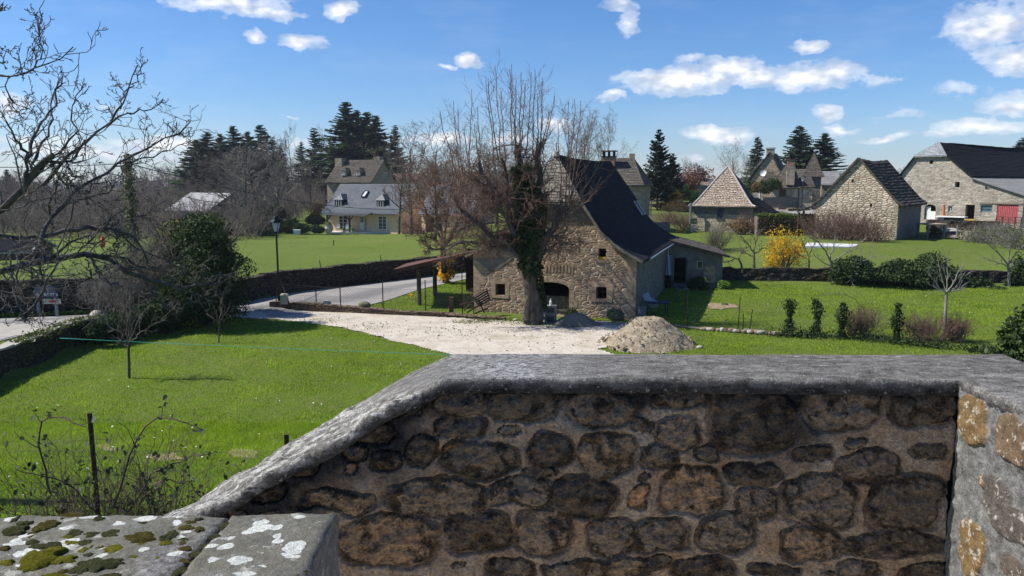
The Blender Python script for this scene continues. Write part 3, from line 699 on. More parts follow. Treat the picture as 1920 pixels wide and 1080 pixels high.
def rect(u0, z0, u1, z1): return [(u0, z0), (u1, z0), (u1, z1), (u0, z1)]
def arch(u0, z0, u1, zs, zt, n=9):
 c = (u0 + u1) / 2; h = (u1 - u0) / 2
 return [(u0, z0), (u1, z0)] + [(c + h * cos(a), zs + (zt - zs) * sin(a)) for a in np.linspace(0, pi, n)]
def courses(b, rows, n, t=.035, seg=1.2, jit=.02, thick=.10, mi=0, sag=0.0, seed=1, soffit=True, ragged=.0):
 """rows: list of (L,R) 3D from eave to ridge. Builds overlapping courses with risers + solid soffit"""
 rows = [(np.array(l, float), np.array(r, float)) for l, r in rows]
 L = np.array([r[0] for r in rows]); R = np.array([r[1] for r in rows])
 mid = (L + R) / 2; s = np.concatenate([[0], np.cumsum(np.linalg.norm(np.diff(mid, axis=0), axis=1))]); q = np.linspace(0, s[-1], n + 1)
 Lq = np.stack([np.interp(q, s, L[:, i]) for i in range(3)], 1); Rq = np.stack([np.interp(q, s, R[:, i]) for i in range(3)], 1)
 m = max(2, int(max(np.linalg.norm(Rq - Lq, axis=1).max() / seg, 1)) + 1); w = np.linspace(0, 1, m)
 G = Lq[:, None] * (1 - w)[None, :, None] + Rq[:, None] * w[None, :, None]
 rg = np.random.default_rng(seed)
 if sag: G[..., 2] -= sag * np.sin(pi * w)[None] * (q / q[-1])[:, None]
 if jit:
  jt = rg.normal(0, jit, m)[None] * .6 + rg.normal(0, jit, (n + 1, m)) * .5; jt[:, 0] *= .3; jt[:, -1] *= .3
  G[..., 2] += jt
 nv = np.cross(G[0, -1] - G[0, 0] if np.linalg.norm(G[0, -1] - G[0, 0]) > .01 else R[0] - L[0], mid[-1] - mid[0]); nv = nv / np.linalg.norm(nv)
 if nv[2] < 0: nv = -nv
 for i in range(n):
  lo = G[i] + nv * t; lo = lo - nrm(G[i + 1] - G[i]) * (rg.random((m, 1)) * ragged + .01)
  hi = G[i + 1] + nv * .003
  base = G[i] - nv * .004
  V = np.concatenate([lo, hi, base]); Fc = []
  for k in range(m - 1):
   Fc.append([k, k + 1, m + k + 1, m + k]); Fc.append([2 * m + k, 2 * m + k + 1, k + 1, k])
  b.add(V, Fc, mi)
 if soffit:
  dn = np.array([0, 0, -thick])
  lo = G + dn[None, None]; b.grid(lo, mi=mi, flip=True)
  for a in (0, -1): b.grid(np.stack([G[:, a] + nv * t, lo[:, a]]), mi=mi)
  b.grid(np.stack([G[0], lo[0]]), mi=mi)
def framepart(parent, fr, u0, z0, u1, z1, mat, paneM=None, t=.12, w=.07, side=0, bars=1, hbars=1, name='window', d=.06, door=False):
 """window: frame ring + mullions; pane as sub-part"""
 b = MB()
 def W(u, z, off=0.0): return fr.P(u, t + off, z) if side == 0 else fr.P(t + off, u, z)
 def bx(a0, b0, a1, b1, dd=d):
  b.hexa([W(a0, b0), W(a1, b0), W(a1, b0, dd), W(a0, b0, dd)], [W(a0, b1), W(a1, b1), W(a1, b1, dd), W(a0, b1, dd)])
 bx(u0, z0, u0 + w, z1); bx(u1 - w, z0, u1, z1); bx(u0 + w, z0, u1 - w, z0 + w); bx(u0 + w, z1 - w, u1 - w, z1)
 for i in range(bars):
  c = u0 + (u1 - u0) * (i + 1) / (bars + 1); bx(c - w * .4, z0 + w, c + w * .4, z1 - w, d * .8)
 for i in range(hbars):
  c = z0 + (z1 - z0) * (i + 1) / (hbars + 1); bx(u0 + w, c - w * .25, u1 - w, c + w * .25, d * .7)
 o = b.build(name, mat, parent)
 if paneM is not None:
  p = MB(); p.poly([W(u0, z0, d * .9), W(u1, z0, d * .9), W(u1, z1, d * .9), W(u0, z1, d * .9)]); p.build('pane', paneM, o)
 return o
def slabpart(parent, fr, poly, t0, t1, mat, name, side=0):
 """extruded (u,z) polygon between t0 and t1"""
 def W(u, z, tt): return fr.P(u, tt, z) if side == 0 else fr.P(tt, u, z)
 b = MB(); n = len(poly); V = [W(u, z, t0) for u, z in poly] + [W(u, z, t1) for u, z in poly]
 Fc = [list(range(n)), list(range(n, 2 * n))[::-1]] + [[i, (i + 1) % n, n + (i + 1) % n, n + i][::-1] for i in range(n)]
 b.add(V, Fc); return b.build(name, mat, parent)
tq = NT('window glass'); M_GLASS = tq.pbr((.03, .035, .045), .08, spec=.8)
M_WHITE = m_plain('white paint', (.72, .72, .70), .5, nscale=3, var=.1)
M_WOODD = m_plain('dark brown timber', (.085, .05, .032), .85, nscale=10, var=.4, bump=.01)
M_WOODG = m_plain('weathered grey timber', (.21, .18, .145), .9, nscale=12, var=.4, bump=.01)
M_IRON = m_plain('rusty iron', (.06, .035, .025), .8, nscale=30, var=.4)
M_ZINC = m_plain('zinc sheet', (.33, .36, .40), .35, .6, nscale=3, var=.15)
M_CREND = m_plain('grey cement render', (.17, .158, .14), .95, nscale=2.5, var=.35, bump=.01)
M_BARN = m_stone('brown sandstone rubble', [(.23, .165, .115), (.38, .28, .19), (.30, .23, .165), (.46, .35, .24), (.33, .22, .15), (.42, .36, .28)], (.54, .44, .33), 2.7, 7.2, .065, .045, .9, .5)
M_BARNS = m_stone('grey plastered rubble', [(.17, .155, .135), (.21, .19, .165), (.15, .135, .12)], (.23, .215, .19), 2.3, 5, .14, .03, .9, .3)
M_ASHL = m_plain('dressed sandstone', (.36, .265, .18), .95, nscale=5, var=.5, bump=.003)
M_PALE = m_stone('pale coursed limestone', [(.45, .38, .28), (.60, .51, .38), (.52, .44, .33), (.68, .59, .45)], (.30, .24, .175), 2.2, 5.6, .07, .05, .75, .3)
M_PALE2 = m_stone('pale house stone', [(.38, .33, .24), (.50, .44, .33), (.43, .37, .27)], (.40, .35, .27), 2.6, 5.6, .06, .03, .8, .3)
M_BIGB = m_stone('grey buff rubble', [(.36, .32, .26), (.46, .41, .33), (.33, .29, .235), (.50, .46, .38)], (.41, .37, .31), 3.0, 6.0, .07, .02, .85, .35)
M_HAM = m_stone('hamlet stone', [(.30, .25, .18), (.39, .33, .24), (.34, .28, .20)], (.34, .30, .23), 1.8, 4.0, .05, .03, .85, .35)
M_SLATEB = m_tiles('blue grey slate', [(.082, .092, .112), (.108, .12, .142), (.072, .082, .10)], .28, .16, .010, .01, (.06, .07, .08), .2, .55, .4)
M_SLATED = m_tiles('black slate', [(.017, .018, .022), (.024, .025, .029), (.013, .014, .017)], .3, .17, .006, .006, (.01, .01, .011), .25, .95, .08)
M_HIP = m_tiles('pale stone slates', [(.22, .20, .175), (.33, .30, .255), (.18, .165, .145)], .28, .19, .02, .03, (.05, .045, .04), .3, .85, .2)
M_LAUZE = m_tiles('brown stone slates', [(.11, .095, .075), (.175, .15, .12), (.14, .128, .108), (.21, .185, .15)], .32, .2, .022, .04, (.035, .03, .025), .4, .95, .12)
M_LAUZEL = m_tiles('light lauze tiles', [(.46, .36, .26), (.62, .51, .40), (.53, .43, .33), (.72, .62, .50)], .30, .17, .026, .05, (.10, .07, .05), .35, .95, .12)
M_LAUZED = m_tiles('dark weathered tiles', [(.075, .067, .058), (.10, .09, .078), (.065, .058, .05)], .3, .3, .015, .03, (.03, .027, .023), .3, .95, .1)
M_FIBRE = m_plain('fibre cement sheet', (.20, .20, .195), .9, nscale=1.2, var=.35)
M_REDT = m_plain('red oxide sheet', (.11, .055, .042), .8, nscale=4, var=.35)
M_BRICK = m_tiles('orange brick', [(.30, .13, .07), (.38, .19, .10), (.25, .10, .06)], .22, .08, .012, .01, (.25, .2, .16), .2)
M_CREAM = m_plain('cream render', (.72, .50, .33), .9, nscale=1.5, var=.12)
M_RED = m_plain('faded red planks', (.42, .095, .10), .8, nscale=5, var=.25)
M_SHUT = m_plain('slate blue shutters', (.035, .04, .07), .6, nscale=5, var=.2)
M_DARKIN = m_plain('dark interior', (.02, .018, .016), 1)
M_MORT = m_plain('pale lime verge', (.42, .39, .34), .95, nscale=4, var=.2)
def gable_house(name, label, fr, W, L, z0, prof, wallm, roofm, holes=(), hip=None, hipm=None, ncrs=22, t=.035, jit=.02, thick=.1, sag=0, profL=None, cat='building', back=True, left_holes=(), right_holes=(), sidem=None, over=.25, depth=.4, seg=1.2, ragged=.02, center=None, hip_out=.15, backhip=None):
 """ridge runs in depth. prof: [(offset from centre, z)] ridge -> eave (right side). hip: z where front half-hip starts"""
 profL = profL or prof; c = W / 2 if center is None else center
 root = empty(name, fr.P(W / 2, L / 2, z0), label, cat)
 def zat(pr, off): return float(np.interp(off, [p[0] for p in pr], [p[1] for p in pr]))
 def offat(pr, z): return float(np.interp(-z, [-p[1] for p in pr], [p[0] for p in pr]))
 zc = hip if hip is not None else prof[0][1]
 inn = .06
 top = []
 top += [(W, zat(prof, W - c) - inn)]
 for o, z in sorted([p for p in prof if p[0] < W - c and p[1] < zc - .01], key=lambda p: -p[0]): top.append((c + o, z - inn))
 if hip is not None: top += [(c + offat(prof, hip), hip - inn), (c - offat(profL, hip), hip - inn)]
 else: top += [(c, zc - inn)]
 for o, z in sorted([p for p in profL if p[0] < c and p[1] < zc - .01], key=lambda p: p[0]): top.append((c - o, z - inn))
 top += [(0, zat(profL, c) - inn)]
 b = MB()
 panel(b, fr, [(0, z0)] + [(W, z0)] + top, holes, 0, depth)
 panel(b, fr, [(0, z0)] + [(W, z0)] + top, [], L, depth)
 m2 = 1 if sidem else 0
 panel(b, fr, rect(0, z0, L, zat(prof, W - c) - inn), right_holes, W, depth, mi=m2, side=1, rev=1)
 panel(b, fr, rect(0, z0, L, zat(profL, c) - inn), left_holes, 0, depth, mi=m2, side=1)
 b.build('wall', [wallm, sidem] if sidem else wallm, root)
 for sgn, pr in ((1, prof), (-1, profL)):
  rows = []
  for o, z in sorted(pr, key=lambda p: p[1]):
   u = c + sgn * o
   f0 = -over
   if hip is not None and z > hip: f0 = -hip_out + (z - hip) / (pr[0][1] - hip) * offat(pr, hip) * .55
   l1 = L + over
   if backhip is not None and z > backhip: l1 = L + over - (z - backhip) / (pr[0][1] - backhip) * offat(pr, backhip) * .9
   A, Bp = fr.P(u, f0, z), fr.P(u, l1, z)
   rows.append((A, Bp) if sgn > 0 else (Bp, A))
  b = MB(); courses(b, rows, ncrs, t, seg, jit, thick, sag=sag, seed=int(abs(fr.O[0]) * 10) + 3, ragged=ragged)
  b.build('roof', roofm, root)
 if hip is not None:
  oR, oL = offat(prof, hip), offat(profL, hip)
  ap = fr.P(c, -hip_out + oR * .55, prof[0][1] + .01)
  rows = [(fr.P(c - oL - .08, -hip_out - .12, hip - .05), fr.P(c + oR + .08, -hip_out - .12, hip - .05)), (ap - fr.e * .02, ap + fr.e * .02)]
  b = MB(); courses(b, rows, max(14, ncrs // 2), t, .8, jit * .5, thick, ragged=ragged)
  b.build('hip_roof', hipm or roofm, root)
 return root, dict(zat=zat, c=c)
# the near barn
BF = Fr(-1.93, 37.77, 18.4)
BW, BL = 8.15, 14.7
def build_barn():
 fr = BF; P = [(0, 7.8), (1.43, 5.62), (2.37, 4.22), (3.05, 3.62), (3.86, 3.12), (4.42, 2.86)]
 def hp(x0, y0, x1, y1): a = fr.pix(x0, y0); c = fr.pix(x1, y1); return (a[0], c[1], c[0], a[1])
 w1 = hp(929, 532, 947, 554); w2 = hp(1118, 538, 1137, 561); w3 = hp(1122, 466, 1136, 487)
 dl, dr = fr.pix(998, 560)[0], fr.pix(1067, 560)[0]; dz = fr.pix(1067, 542)[1]; dt = fr.pix(1032, 529)[1]
 holes = [rect(*w1), rect(*w2), rect(*w3), arch(dl, .02, dr, dz, dt)]
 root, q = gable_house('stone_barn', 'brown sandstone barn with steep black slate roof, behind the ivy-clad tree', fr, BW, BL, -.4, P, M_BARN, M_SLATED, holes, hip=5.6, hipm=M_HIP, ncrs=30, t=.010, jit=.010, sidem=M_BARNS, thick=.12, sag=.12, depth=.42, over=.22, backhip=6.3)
 z1 = 4.62; hz = 5.45; offat = lambda z: float(np.interp(-z, [-p[1] for p in P], [p[0] for p in P])); c = BW / 2
 slabpart(root, fr, [(c - offat(z1) + .12, z1), (c + offat(z1) - .12, z1), (c + offat(hz) - .1, hz), (c - offat(hz) + .1, hz)], -.03, .0, M_CREND, 'rendered_gable')
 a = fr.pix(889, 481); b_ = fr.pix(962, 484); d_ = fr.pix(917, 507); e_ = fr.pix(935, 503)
 slabpart(root, fr, [(max(a[0], .02), a[1] - .1), (d_[0], d_[1]), (e_[0], e_[1]), (b_[0], b_[1])], -.03, .0, M_CREND, 'corner_patch')  # flat grey patch on the wall below the left eave corner
 rg = np.random.default_rng(4); z = -.1
 i = 0
 while z < 2.95:
  h = .30 + rg.random() * .12; w = (.5 if i % 2 else .3) + rg.random() * .12; h = min(h, 3.02 - z)
  slabpart(root, fr, rect(BW - w, z + .003, BW + .004, z + h - .003), -.004, .05, M_ASHL, 'quoin')
  w = (.3 if i % 2 else .48) + rg.random() * .12
  slabpart(root, fr, rect(-.006, z + .003, w, min(z + h - .003, 2.9)), -.004, .05, M_ASHL, 'quoin'); z += h; i += 1
 def surround(w, jw=.22, lh=.24, s=1):
  u0, z0, u1, zz = w
  slabpart(root, fr, rect(u0 - jw * 1.3, zz + .01, u1 + jw * 1.3, zz + lh), -.006, .1, M_ASHL, 'lintel')
  slabpart(root, fr, rect(u0 - jw * .9, z0 - .14, u1 + jw * .9, z0 - .01), -.03, .1, M_ASHL, 'sill')
  if s:
   slabpart(root, fr, rect(u0 - jw, z0, u0 - .004, zz), -.012, .1, M_ASHL, 'jamb'); slabpart(root, fr, rect(u1 + .004, z0, u1 + jw, zz), -.012, .1, M_ASHL, 'jamb')
 surround(w1); surround(w2, .3, .26); surround(w3, .14, .14, 0)
 slabpart(root, fr, rect(w3[0] + .01, w3[1] + .005, w3[2] - .01, w3[1] + .12), .06, .3, m_plain('yellow lichen sill', (.45, .33, .04), .9), 'sill')
 for w in (w1, w2):
  b = MB(); cc = (w[0] + w[2]) / 2; b.beam(fr.P(cc, .3, w[1]), fr.P(cc, .3, w[3]), .03); b.beam(fr.P(w[0], .3, (w[1] + w[3]) / 2), fr.P(w[2], .3, (w[1] + w[3]) / 2), .03); b.build('window_bar', M_IRON, root)
 cu = (dl + dr) / 2; hw = (dr - dl) / 2; n = 11
 for k in range(n):
  a0 = pi * (k + .04) / n; a1 = pi * (k + .96) / n
  def pt(a, o): return (cu + (hw + o) * cos(a), dz + (dt - dz + o) * sin(a))
  slabpart(root, fr, [pt(a0, .005), pt(a0, .22), pt(a1, .22), pt(a1, .005)], -.006, .08, M_ASHL, 'arch_stone')
 zz = .05; k = 0
 while zz < dz - .1:
  h = min(.42, dz - zz); w = .42 if k % 2 else .26
  slabpart(root, fr, rect(dr + .004, zz + .01, dr + w, zz + h - .01), -.012, .1, M_ASHL, 'jamb'); slabpart(root, fr, rect(dl - w, zz + .01, dl - .004, zz + h - .01), -.012, .1, M_ASHL, 'jamb'); zz += h; k += 1
 b = MB()
 for i in range(9):
  u = dl + .03 + (dr - dl - .06) * i / 9; b.box(fr.P(u + .09, .36, .48), (.17, .03, .92), -fr.a)
 b.beam(fr.P(dl + .05, .33, .25), fr.P(dr - .05, .33, .25), .03, .09); b.beam(fr.P(dl + .05, .33, .8), fr.P(dr - .05, .33, .8), .03, .09)
 b.build('door', m_plain('mouldy plank', (.15, .135, .10), .95, nscale=6, var=.5), root)
 for k in range(9):
  u, z = fr.pix(1022 + k * 6.2, 503 + .09 * (k - 3) ** 2); b = slabpart(root, fr, rect(u, z - .17, u + .09, z + .17), -.02, .05, M_ASHL, 'arch_stone')
 b = MB(); ap = fr.P(BW / 2, .6, 7.8); b.lathe(ap, [(.16, -.1), (.14, .12), (.05, .16), (.03, .45), (.055, .5), (.0, .6)], 8); b.build('finial', M_MORT, root)
 for sg in (1, -1):
  b = MB()
  for p, q_ in zip(P[1:-1], P[2:]):
   b.beam(fr.P(BW / 2 + sg * p[0], -.24, p[1] - .06), fr.P(BW / 2 + sg * q_[0], -.24, q_[1] - .06), .035, .13)
  b.build('verge_board', M_WOODG, root)
 for (x, y) in [(1196, 394), (1211, 393)]:
  off = 2.02; best = None
  for tt in np.linspace(2, 14, 200):
   zz_ = float(np.interp(off, [p[0] for p in P], [p[1] for p in P])) + .05; q3 = fr.P(BW / 2 + off, tt, zz_); px_, py_ = proj(q3)
   d = abs(px_ - x); best = (d, tt) if best is None or d < best[0] else best
  tt = best[1]; b = MB()
  p0 = fr.P(BW / 2 + 1.75, tt, 5.15 + .08); p1 = fr.P(BW / 2 + 2.3, tt + .0, 4.33 + .08)
  ed = fr.d * .42
  nn = np.cross(p1 - p0, ed); nn = nn / np.linalg.norm(nn); nn = nn if nn[2] > 0 else -nn
  for q0, q1 in ((p0, p1), (p0 + ed, p1 + ed), (p0, p0 + ed), (p1, p1 + ed)): b.beam(q0, q1, .045, .05, up=nn)
  f = b.build('roof_window', M_ZINC, root)
  g = MB(); g.poly([p0 - nn * .0, p1, p1 + ed, p0 + ed]); g.build('pane', M_GLASS, f)
 b = MB(); b.tube([fr.P(BW + .42, 1.6, 2.78), fr.P(BW + .42, 7, 2.78), fr.P(BW + .42, BL - 3.2, 2.76)], .045, 8); b.tube([fr.P(BW + .42, BL - 3.4, 2.72), fr.P(BW + .1, BL - 3.5, 2.5), fr.P(BW + .07, BL - 3.5, .1)], .045, 6); b.build('gutter', M_ZINC, root)
 return root
build_barn()
def build_shed():
 fr = Fr(*(BF.P(BW + .02, 11.5, 0)[:2]), 4)
 W = 3.35; z0 = -.1
 zl, zr = fr.pix(1255, 452)[1], fr.pix(1341, 478)[1]
 root = empty('lean_to_shed', fr.P(W / 2, 1.5, 0), 'small cement-rendered lean-to with dark doorway, on the right side of the barn', 'shed')
 def hp(x0, y0, x1, y1): a = fr.pix(x0, y0); c = fr.pix(x1, y1); return rect(a[0], c[1], c[0], a[1])
 b = MB(); d = hp(1263, 482, 1287, 533); w = hp(1307, 489, 1318, 505)
 panel(b, fr, [(0, z0), (W, z0), (W, zr), (0, zl)], [d, w], 0, .25)
 panel(b, fr, rect(0, z0, 4, zr), [], W, .2, side=1); panel(b, fr, [(0, z0), (W, z0), (W, zr), (0, zl)], [], 4, .2); panel(b, fr, rect(0, z0, 4, zl), [], .0, .2, side=1)
 b.build('wall', M_CREND, root)
 framepart(root, fr, d[0][0] + .01, d[0][1] + .02, d[1][0] - .01, d[2][1] - .01, M_WOODG, None, .05, .05, bars=0, hbars=0, name='door_frame')
 framepart(root, fr, w[0][0] + .01, w[0][1] + .01, w[1][0] - .01, w[2][1] - .01, M_ZINC, M_GLASS, .05, .04, bars=0, hbars=0)
 for k, (x0, y0, x1, y1) in enumerate([(1322, 500, 1332, 508), (1330, 507, 1340, 517), (1320, 509, 1330, 516), (1332, 518, 1341, 530), (1333, 498, 1340, 506)]):
  a = fr.pix(x0, y0); c = fr.pix(x1, y1); slabpart(root, fr, rect(a[0], c[1], min(c[0], W), a[1]), -.02, .04, M_ASHL, 'corner_stone')
 n = 12; b = MB()
 A0, A1 = fr.P(-.1, -.3, zl + .08), fr.P(W + .35, -.3, zr - .08); B0, B1 = fr.P(-.1, 4.1, zl + .30), fr.P(W + .35, 4.1, zr + .12)
 courses(b, [(A1 + (B1 - A1) * 0, B1), (A0, B0)], 12, .05, 1.0, .008, .07, ragged=.0)
 b.build('roof', M_LAUZED, root)
build_shed()
def build_shelter():
 """open timber shelter left of the barn with a red sheet roof"""
 root = empty('timber_shelter', (-4.0, 40.0, .1), 'open timber shelter with red sheet roof on two posts, left of the barn', 'shelter')
 fr = BF
 y0, y1 = 39.0, 43.0
 def hp(px, py, y): return at(px, py, y)
 H0, H1 = fr.P(-.02, .3, 3.05), fr.P(-.02, 5.0, 3.05)
 L0, L1 = hp(738, 505, 38.6), hp(762, 494, 43.0)
 b = MB();
 m = 26; w = np.linspace(0, 1, m); n = 60
 G0 = L0[None] * (1 - w)[:, None] + H0[None] * w[:, None]; G1 = L1[None] * (1 - w)[:, None] + H1[None] * w[:, None]
 q = np.linspace(0, 1, n); G = G0[:, None] * (1 - q)[None, :, None] + G1[:, None] * q[None, :, None]
 G[..., 2] += .018 * np.sin(q * 2 * pi * 26)[None] ; b.grid(G); G2 = G.copy(); G2[..., 2] -= .03; b.grid(G2, flip=True)
 b.grid(np.stack([G[:, 0], G2[:, 0]])); b.grid(np.stack([G[0], G2[0]]))
 b.build('roof', M_REDT, root)
 for k, (px, yy) in enumerate([(785, 39.6), (815, 42.3)]):
  top = at(px, 505, yy); g = gz(top[0], yy)
  tz = L0[2] + (H0[2] - L0[2]) * np.clip((top[0] - L0[0]) / (H0[0] - L0[0]), 0, 1) - .12
  b = MB(); b.lathe((top[0], yy, g - .2), [(.13, 0), (.12, 1.0), (.11, tz - g + .2)], 9); b.build('post', m_bark('post bark', (.06, .05, .04), (.14, .12, .1)), root)
 b = MB(); b.beam(L0 + [0.1, .15, -.12], H0 + [-.05, .3, -.12], .12, .14); b.build('rafter', M_WOODD, root)
 b = MB(); b.beam(L1 + [0.1, -.5, -.10], H1 + [-.05, -.5, -.12], .12, .14); b.build('rafter', M_WOODD, root)
 b = MB(); b.beam(L0 + [1.2, .1, .0], L1 + [1.2, -.2, .0], .12, .12); b.build('purlin', M_WOODD, root)
 p0 = fr.P(-.05, 4.6, 0); p1 = fr.P(-2.6, 5.2, 0)
 b = MB()
 for k in range(11):
  q = p0 + (p1 - p0) * k / 11; b.box((q[0], q[1], 1.25 + gz(q[0], q[1])), (.22, .04, 2.5), 0)
 b.build('boarding', M_WOODD, root)
build_shelter()
# stone gabled barn on the right
def build_gabled():
 a = 40; C = at(1680, 450, 63.0); z0 = 1.2; W = 6.65
 O = C - np.array([cos(radians(a)), -sin(radians(a)), 0]) * W; fr = Fr(O[0], O[1], a)
 c = W / 2 + .05
 zr = fr.pix(1608, 296)[1]; ze = fr.pix(1681, 379)[1]
 P = [(0, zr), (1.9, zr - (zr - ze) * .6), (3.1, ze + .12), (3.65, ze - .25)]
 def hp(x0, y0, x1, y1): a_ = fr.pix(x0, y0); c_ = fr.pix(x1, y1); return rect(a_[0], c_[1], c_[0], a_[1])
 holes = [hp(1596.5, 336, 1600.5, 342), hp(1631, 382, 1635, 388)]
 dr = hp(1606, 421, 1625, 452)
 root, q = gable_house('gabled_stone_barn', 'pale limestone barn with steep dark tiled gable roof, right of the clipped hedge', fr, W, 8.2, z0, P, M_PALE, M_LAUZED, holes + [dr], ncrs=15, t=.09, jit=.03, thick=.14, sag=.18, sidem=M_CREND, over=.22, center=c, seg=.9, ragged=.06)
 b = MB()
 for k in range(5):
  u = dr[0][0] + (dr[1][0] - dr[0][0]) * (k + .5) / 5; b.box(fr.P(u, .1, (dr[0][1] + dr[2][1]) / 2), (.17, .04, dr[2][1] - dr[0][1]), -fr.a)
 b.build('door', m_plain('ochre door planks', (.27, .15, .05), .9, nscale=9, var=.5), root)
 slabpart(root, fr, rect(dr[0][0] - .25, dr[2][1], dr[1][0] + .25, dr[2][1] + .25), -.02, .1, M_MORT, 'lintel')
 zz = z0 + .4; i = 0
 while zz < ze - .2:
  w = .55 if i % 2 else .35; slabpart(root, fr, rect(W - w, zz + .01, W + .01, zz + .33), -.015, .05, M_PALE2, 'quoin'); zz += .35; i += 1
build_gabled()
# large barn, far right
def build_bigbarn():
 a = 50; C = at(1915, 425, 74.0); W = 11.6; e = np.array([cos(radians(a)), -sin(radians(a)), 0]); O = C - e * W; fr = Fr(O[0], O[1], a); z0 = 1.6
 root = empty('long_stone_barn', fr.P(W / 2, 6, z0), 'long grey-buff stone barn with black slate roof and red plank door, far right', 'building')
 pz = lambda x, y: fr.pix(x, y)
 hL, hR = pz(1718, 292), pz(1775, 290); k1 = pz(1817, 328); k2 = pz(1915, 366); lft = pz(1690, 320); ap = pz(1757, 265)
 low = (0 - .2, lft[1] - 1.2)
 def hp(x0, y0, x1, y1): a_ = pz(x0, y0); c_ = pz(x1, y1); return rect(a_[0], c_[1], c_[0], a_[1])
 d_red = hp(1870, 383, 1907, 420); d_blk = hp(1811, 384, 1826, 411); w_sm = hp(1778, 386, 1785, 397); w_bl = hp(1839, 384, 1860, 398); w_up = hp(1791, 341, 1799, 351)
 c0 = pz(1734, 384); c1 = pz(1753, 412); ar = arch(c0[0], c1[1], c1[0], pz(1745, 390)[1], pz(1745, 383)[1], 7)
 def circ(x, y, r): u, z = pz(x, y); return [(u + r * cos(t_), z + r * sin(t_)) for t_ in np.linspace(0, 2 * pi, 10)[:-1]]
 out = [(0, z0), (W, z0), (W, k2[1]), (k1[0], k1[1] - .1), (hR[0], hR[1]), (hL[0], hL[1]), (lft[0], lft[1]), (0, lft[1] - max(0, lft[0]) * .8 - .1)]
 b = MB(); panel(b, fr, out, [d_red, d_blk, w_sm, w_bl, w_up, ar, circ(1746, 304, .22), circ(1851, 352, .22)], 0, .5)
 panel(b, fr, rect(0, z0, 40, k2[1]), [], W, .2, side=1); panel(b, fr, rect(0, z0, 40, 4), [], 0, .2, side=1); panel(b, fr, out, [], 40, .2)
 b.build('wall', M_BIGB, root)
 apz = ap[1]; cu = (hL[0] + hR[0]) / 2 + .1
 for hq, nm in ((d_blk, 'dark_opening_panel'), (w_up, 'dark_opening_panel'), (w_sm, 'dark_opening_panel'), (w_bl, 'dark_opening_panel'), (ar, 'dark_opening_panel')):
  us = [q[0] for q in hq]; zs = [q[1] for q in hq]; slabpart(root, fr, rect(min(us) - .6, min(zs) - .5, max(us) + .6, max(zs) + .5), .9, 1.0, M_DARKIN, nm)  # added near-black panels stand in for the shade of unlit rooms
 rows = [(fr.P(k1[0] + .35, -.3, k1[1] - .12), fr.P(k1[0] + .35, 40, k1[1] - .12)), (fr.P(hR[0] + .05, -.3, hR[1] + .02), fr.P(hR[0] + .05, 40, hR[1])), (fr.P(cu, 1.5, apz), fr.P(cu, 40, apz))]
 b = MB(); courses(b, rows, 26, .02, 1.6, .03, .14, sag=.25, ragged=.02); b.build('roof', M_SLATED, root)
 rows = [(fr.P(-.5, 40, lft[1] - .9), fr.P(-.5, -.3, lft[1] - .9)), (fr.P(hL[0] - .05, 40, hL[1]), fr.P(hL[0] - .05, -.3, hL[1] + .02)), (fr.P(cu, 40, apz), fr.P(cu, 1.5, apz))]
 b = MB(); courses(b, rows, 26, .02, 1.6, .03, .14, ragged=.02); b.build('roof', M_SLATED, root)
 rows = [(fr.P(hL[0] - .15, -.35, hL[1] - .05), fr.P(hR[0] + .15, -.35, hR[1] - .05)), (fr.P(cu - .02, 1.5, apz + .02), fr.P(cu + .02, 1.5, apz + .02))]
 b = MB(); courses(b, rows, 9, .03, .7, .01, .12, ragged=.03); b.build('hip_roof', m_tiles('bright weathered slate', [(.30, .32, .34), (.42, .44, .46), (.25, .27, .28)], .28, .18, .015, .03, (.1, .1, .1), .3, .6, .4), root)
 A, Bq = fr.P(W + .3, -.3, k2[1] - .05), fr.P(k1[0] + .2, -.3, k1[1] - .25)
 n = 90; q = np.linspace(0, 40, n * 3); G = []
 for tt in np.linspace(0, 1, 6):
  p = A * (1 - tt) + Bq * tt; G.append(np.stack([p + fr.d * k + np.array([0, 0, .035 * sin(k * 9)]) for k in q]))
 G = np.array(G); b = MB(); b.grid(G); G2 = G.copy(); G2[..., 2] -= .08; b.grid(G2, flip=True); b.grid(np.stack([G[:, 0], G2[:, 0]])); b.build('lean_to_roof', M_FIBRE, root)
 b = MB(); u0, zb = d_red[0]; u1, zt = d_red[2]; n = 12
 for k in range(n):
  u = u0 + (u1 - u0) * (k + .5) / n; b.box(fr.P(u, .08 + .012 * (k % 2), (zb + zt) / 2), ((u1 - u0) / n - .03, .04, zt - zb - .02), -fr.a)
 dd = b.build('door', M_RED, root)
 b = MB(); b.poly([fr.P(u0, .16, zb), fr.P(u1, .16, zb), fr.P(u1, .16, zt), fr.P(u0, .16, zt)]); b.build('door_backing', M_WOODD, dd)
 slabpart(root, fr, rect(u0 - 1.6, zt + .02, u1 + .3, zt + .16), -.06, .1, M_WOODG, 'lintel')
 slabpart(root, fr, rect(d_blk[0][0] - .25, d_blk[2][1] + .01, d_blk[1][0] + .25, d_blk[2][1] + .2), -.02, .1, M_PALE2, 'lintel')
 slabpart(root, fr, rect(d_blk[0][0] - .1, d_blk[0][1] - .14, d_blk[1][0] + .1, d_blk[0][1] - .01), -.1, .3, m_plain('yellow step', (.5, .33, .05), .9), 'step')
 framepart(root, fr, w_bl[0][0] + .02, w_bl[0][1] + .02, w_bl[1][0] - .02, w_bl[2][1] - .02, M_ZINC, m_plain('blue green glass', (.05, .13, .16), .15, spec=.7), .1, .07, bars=0, hbars=1)
 framepart(root, fr, w_sm[0][0] + .02, w_sm[0][1] + .02, w_sm[1][0] - .02, w_sm[2][1] - .02, M_WHITE, M_GLASS, .15, .05, bars=1, hbars=0)
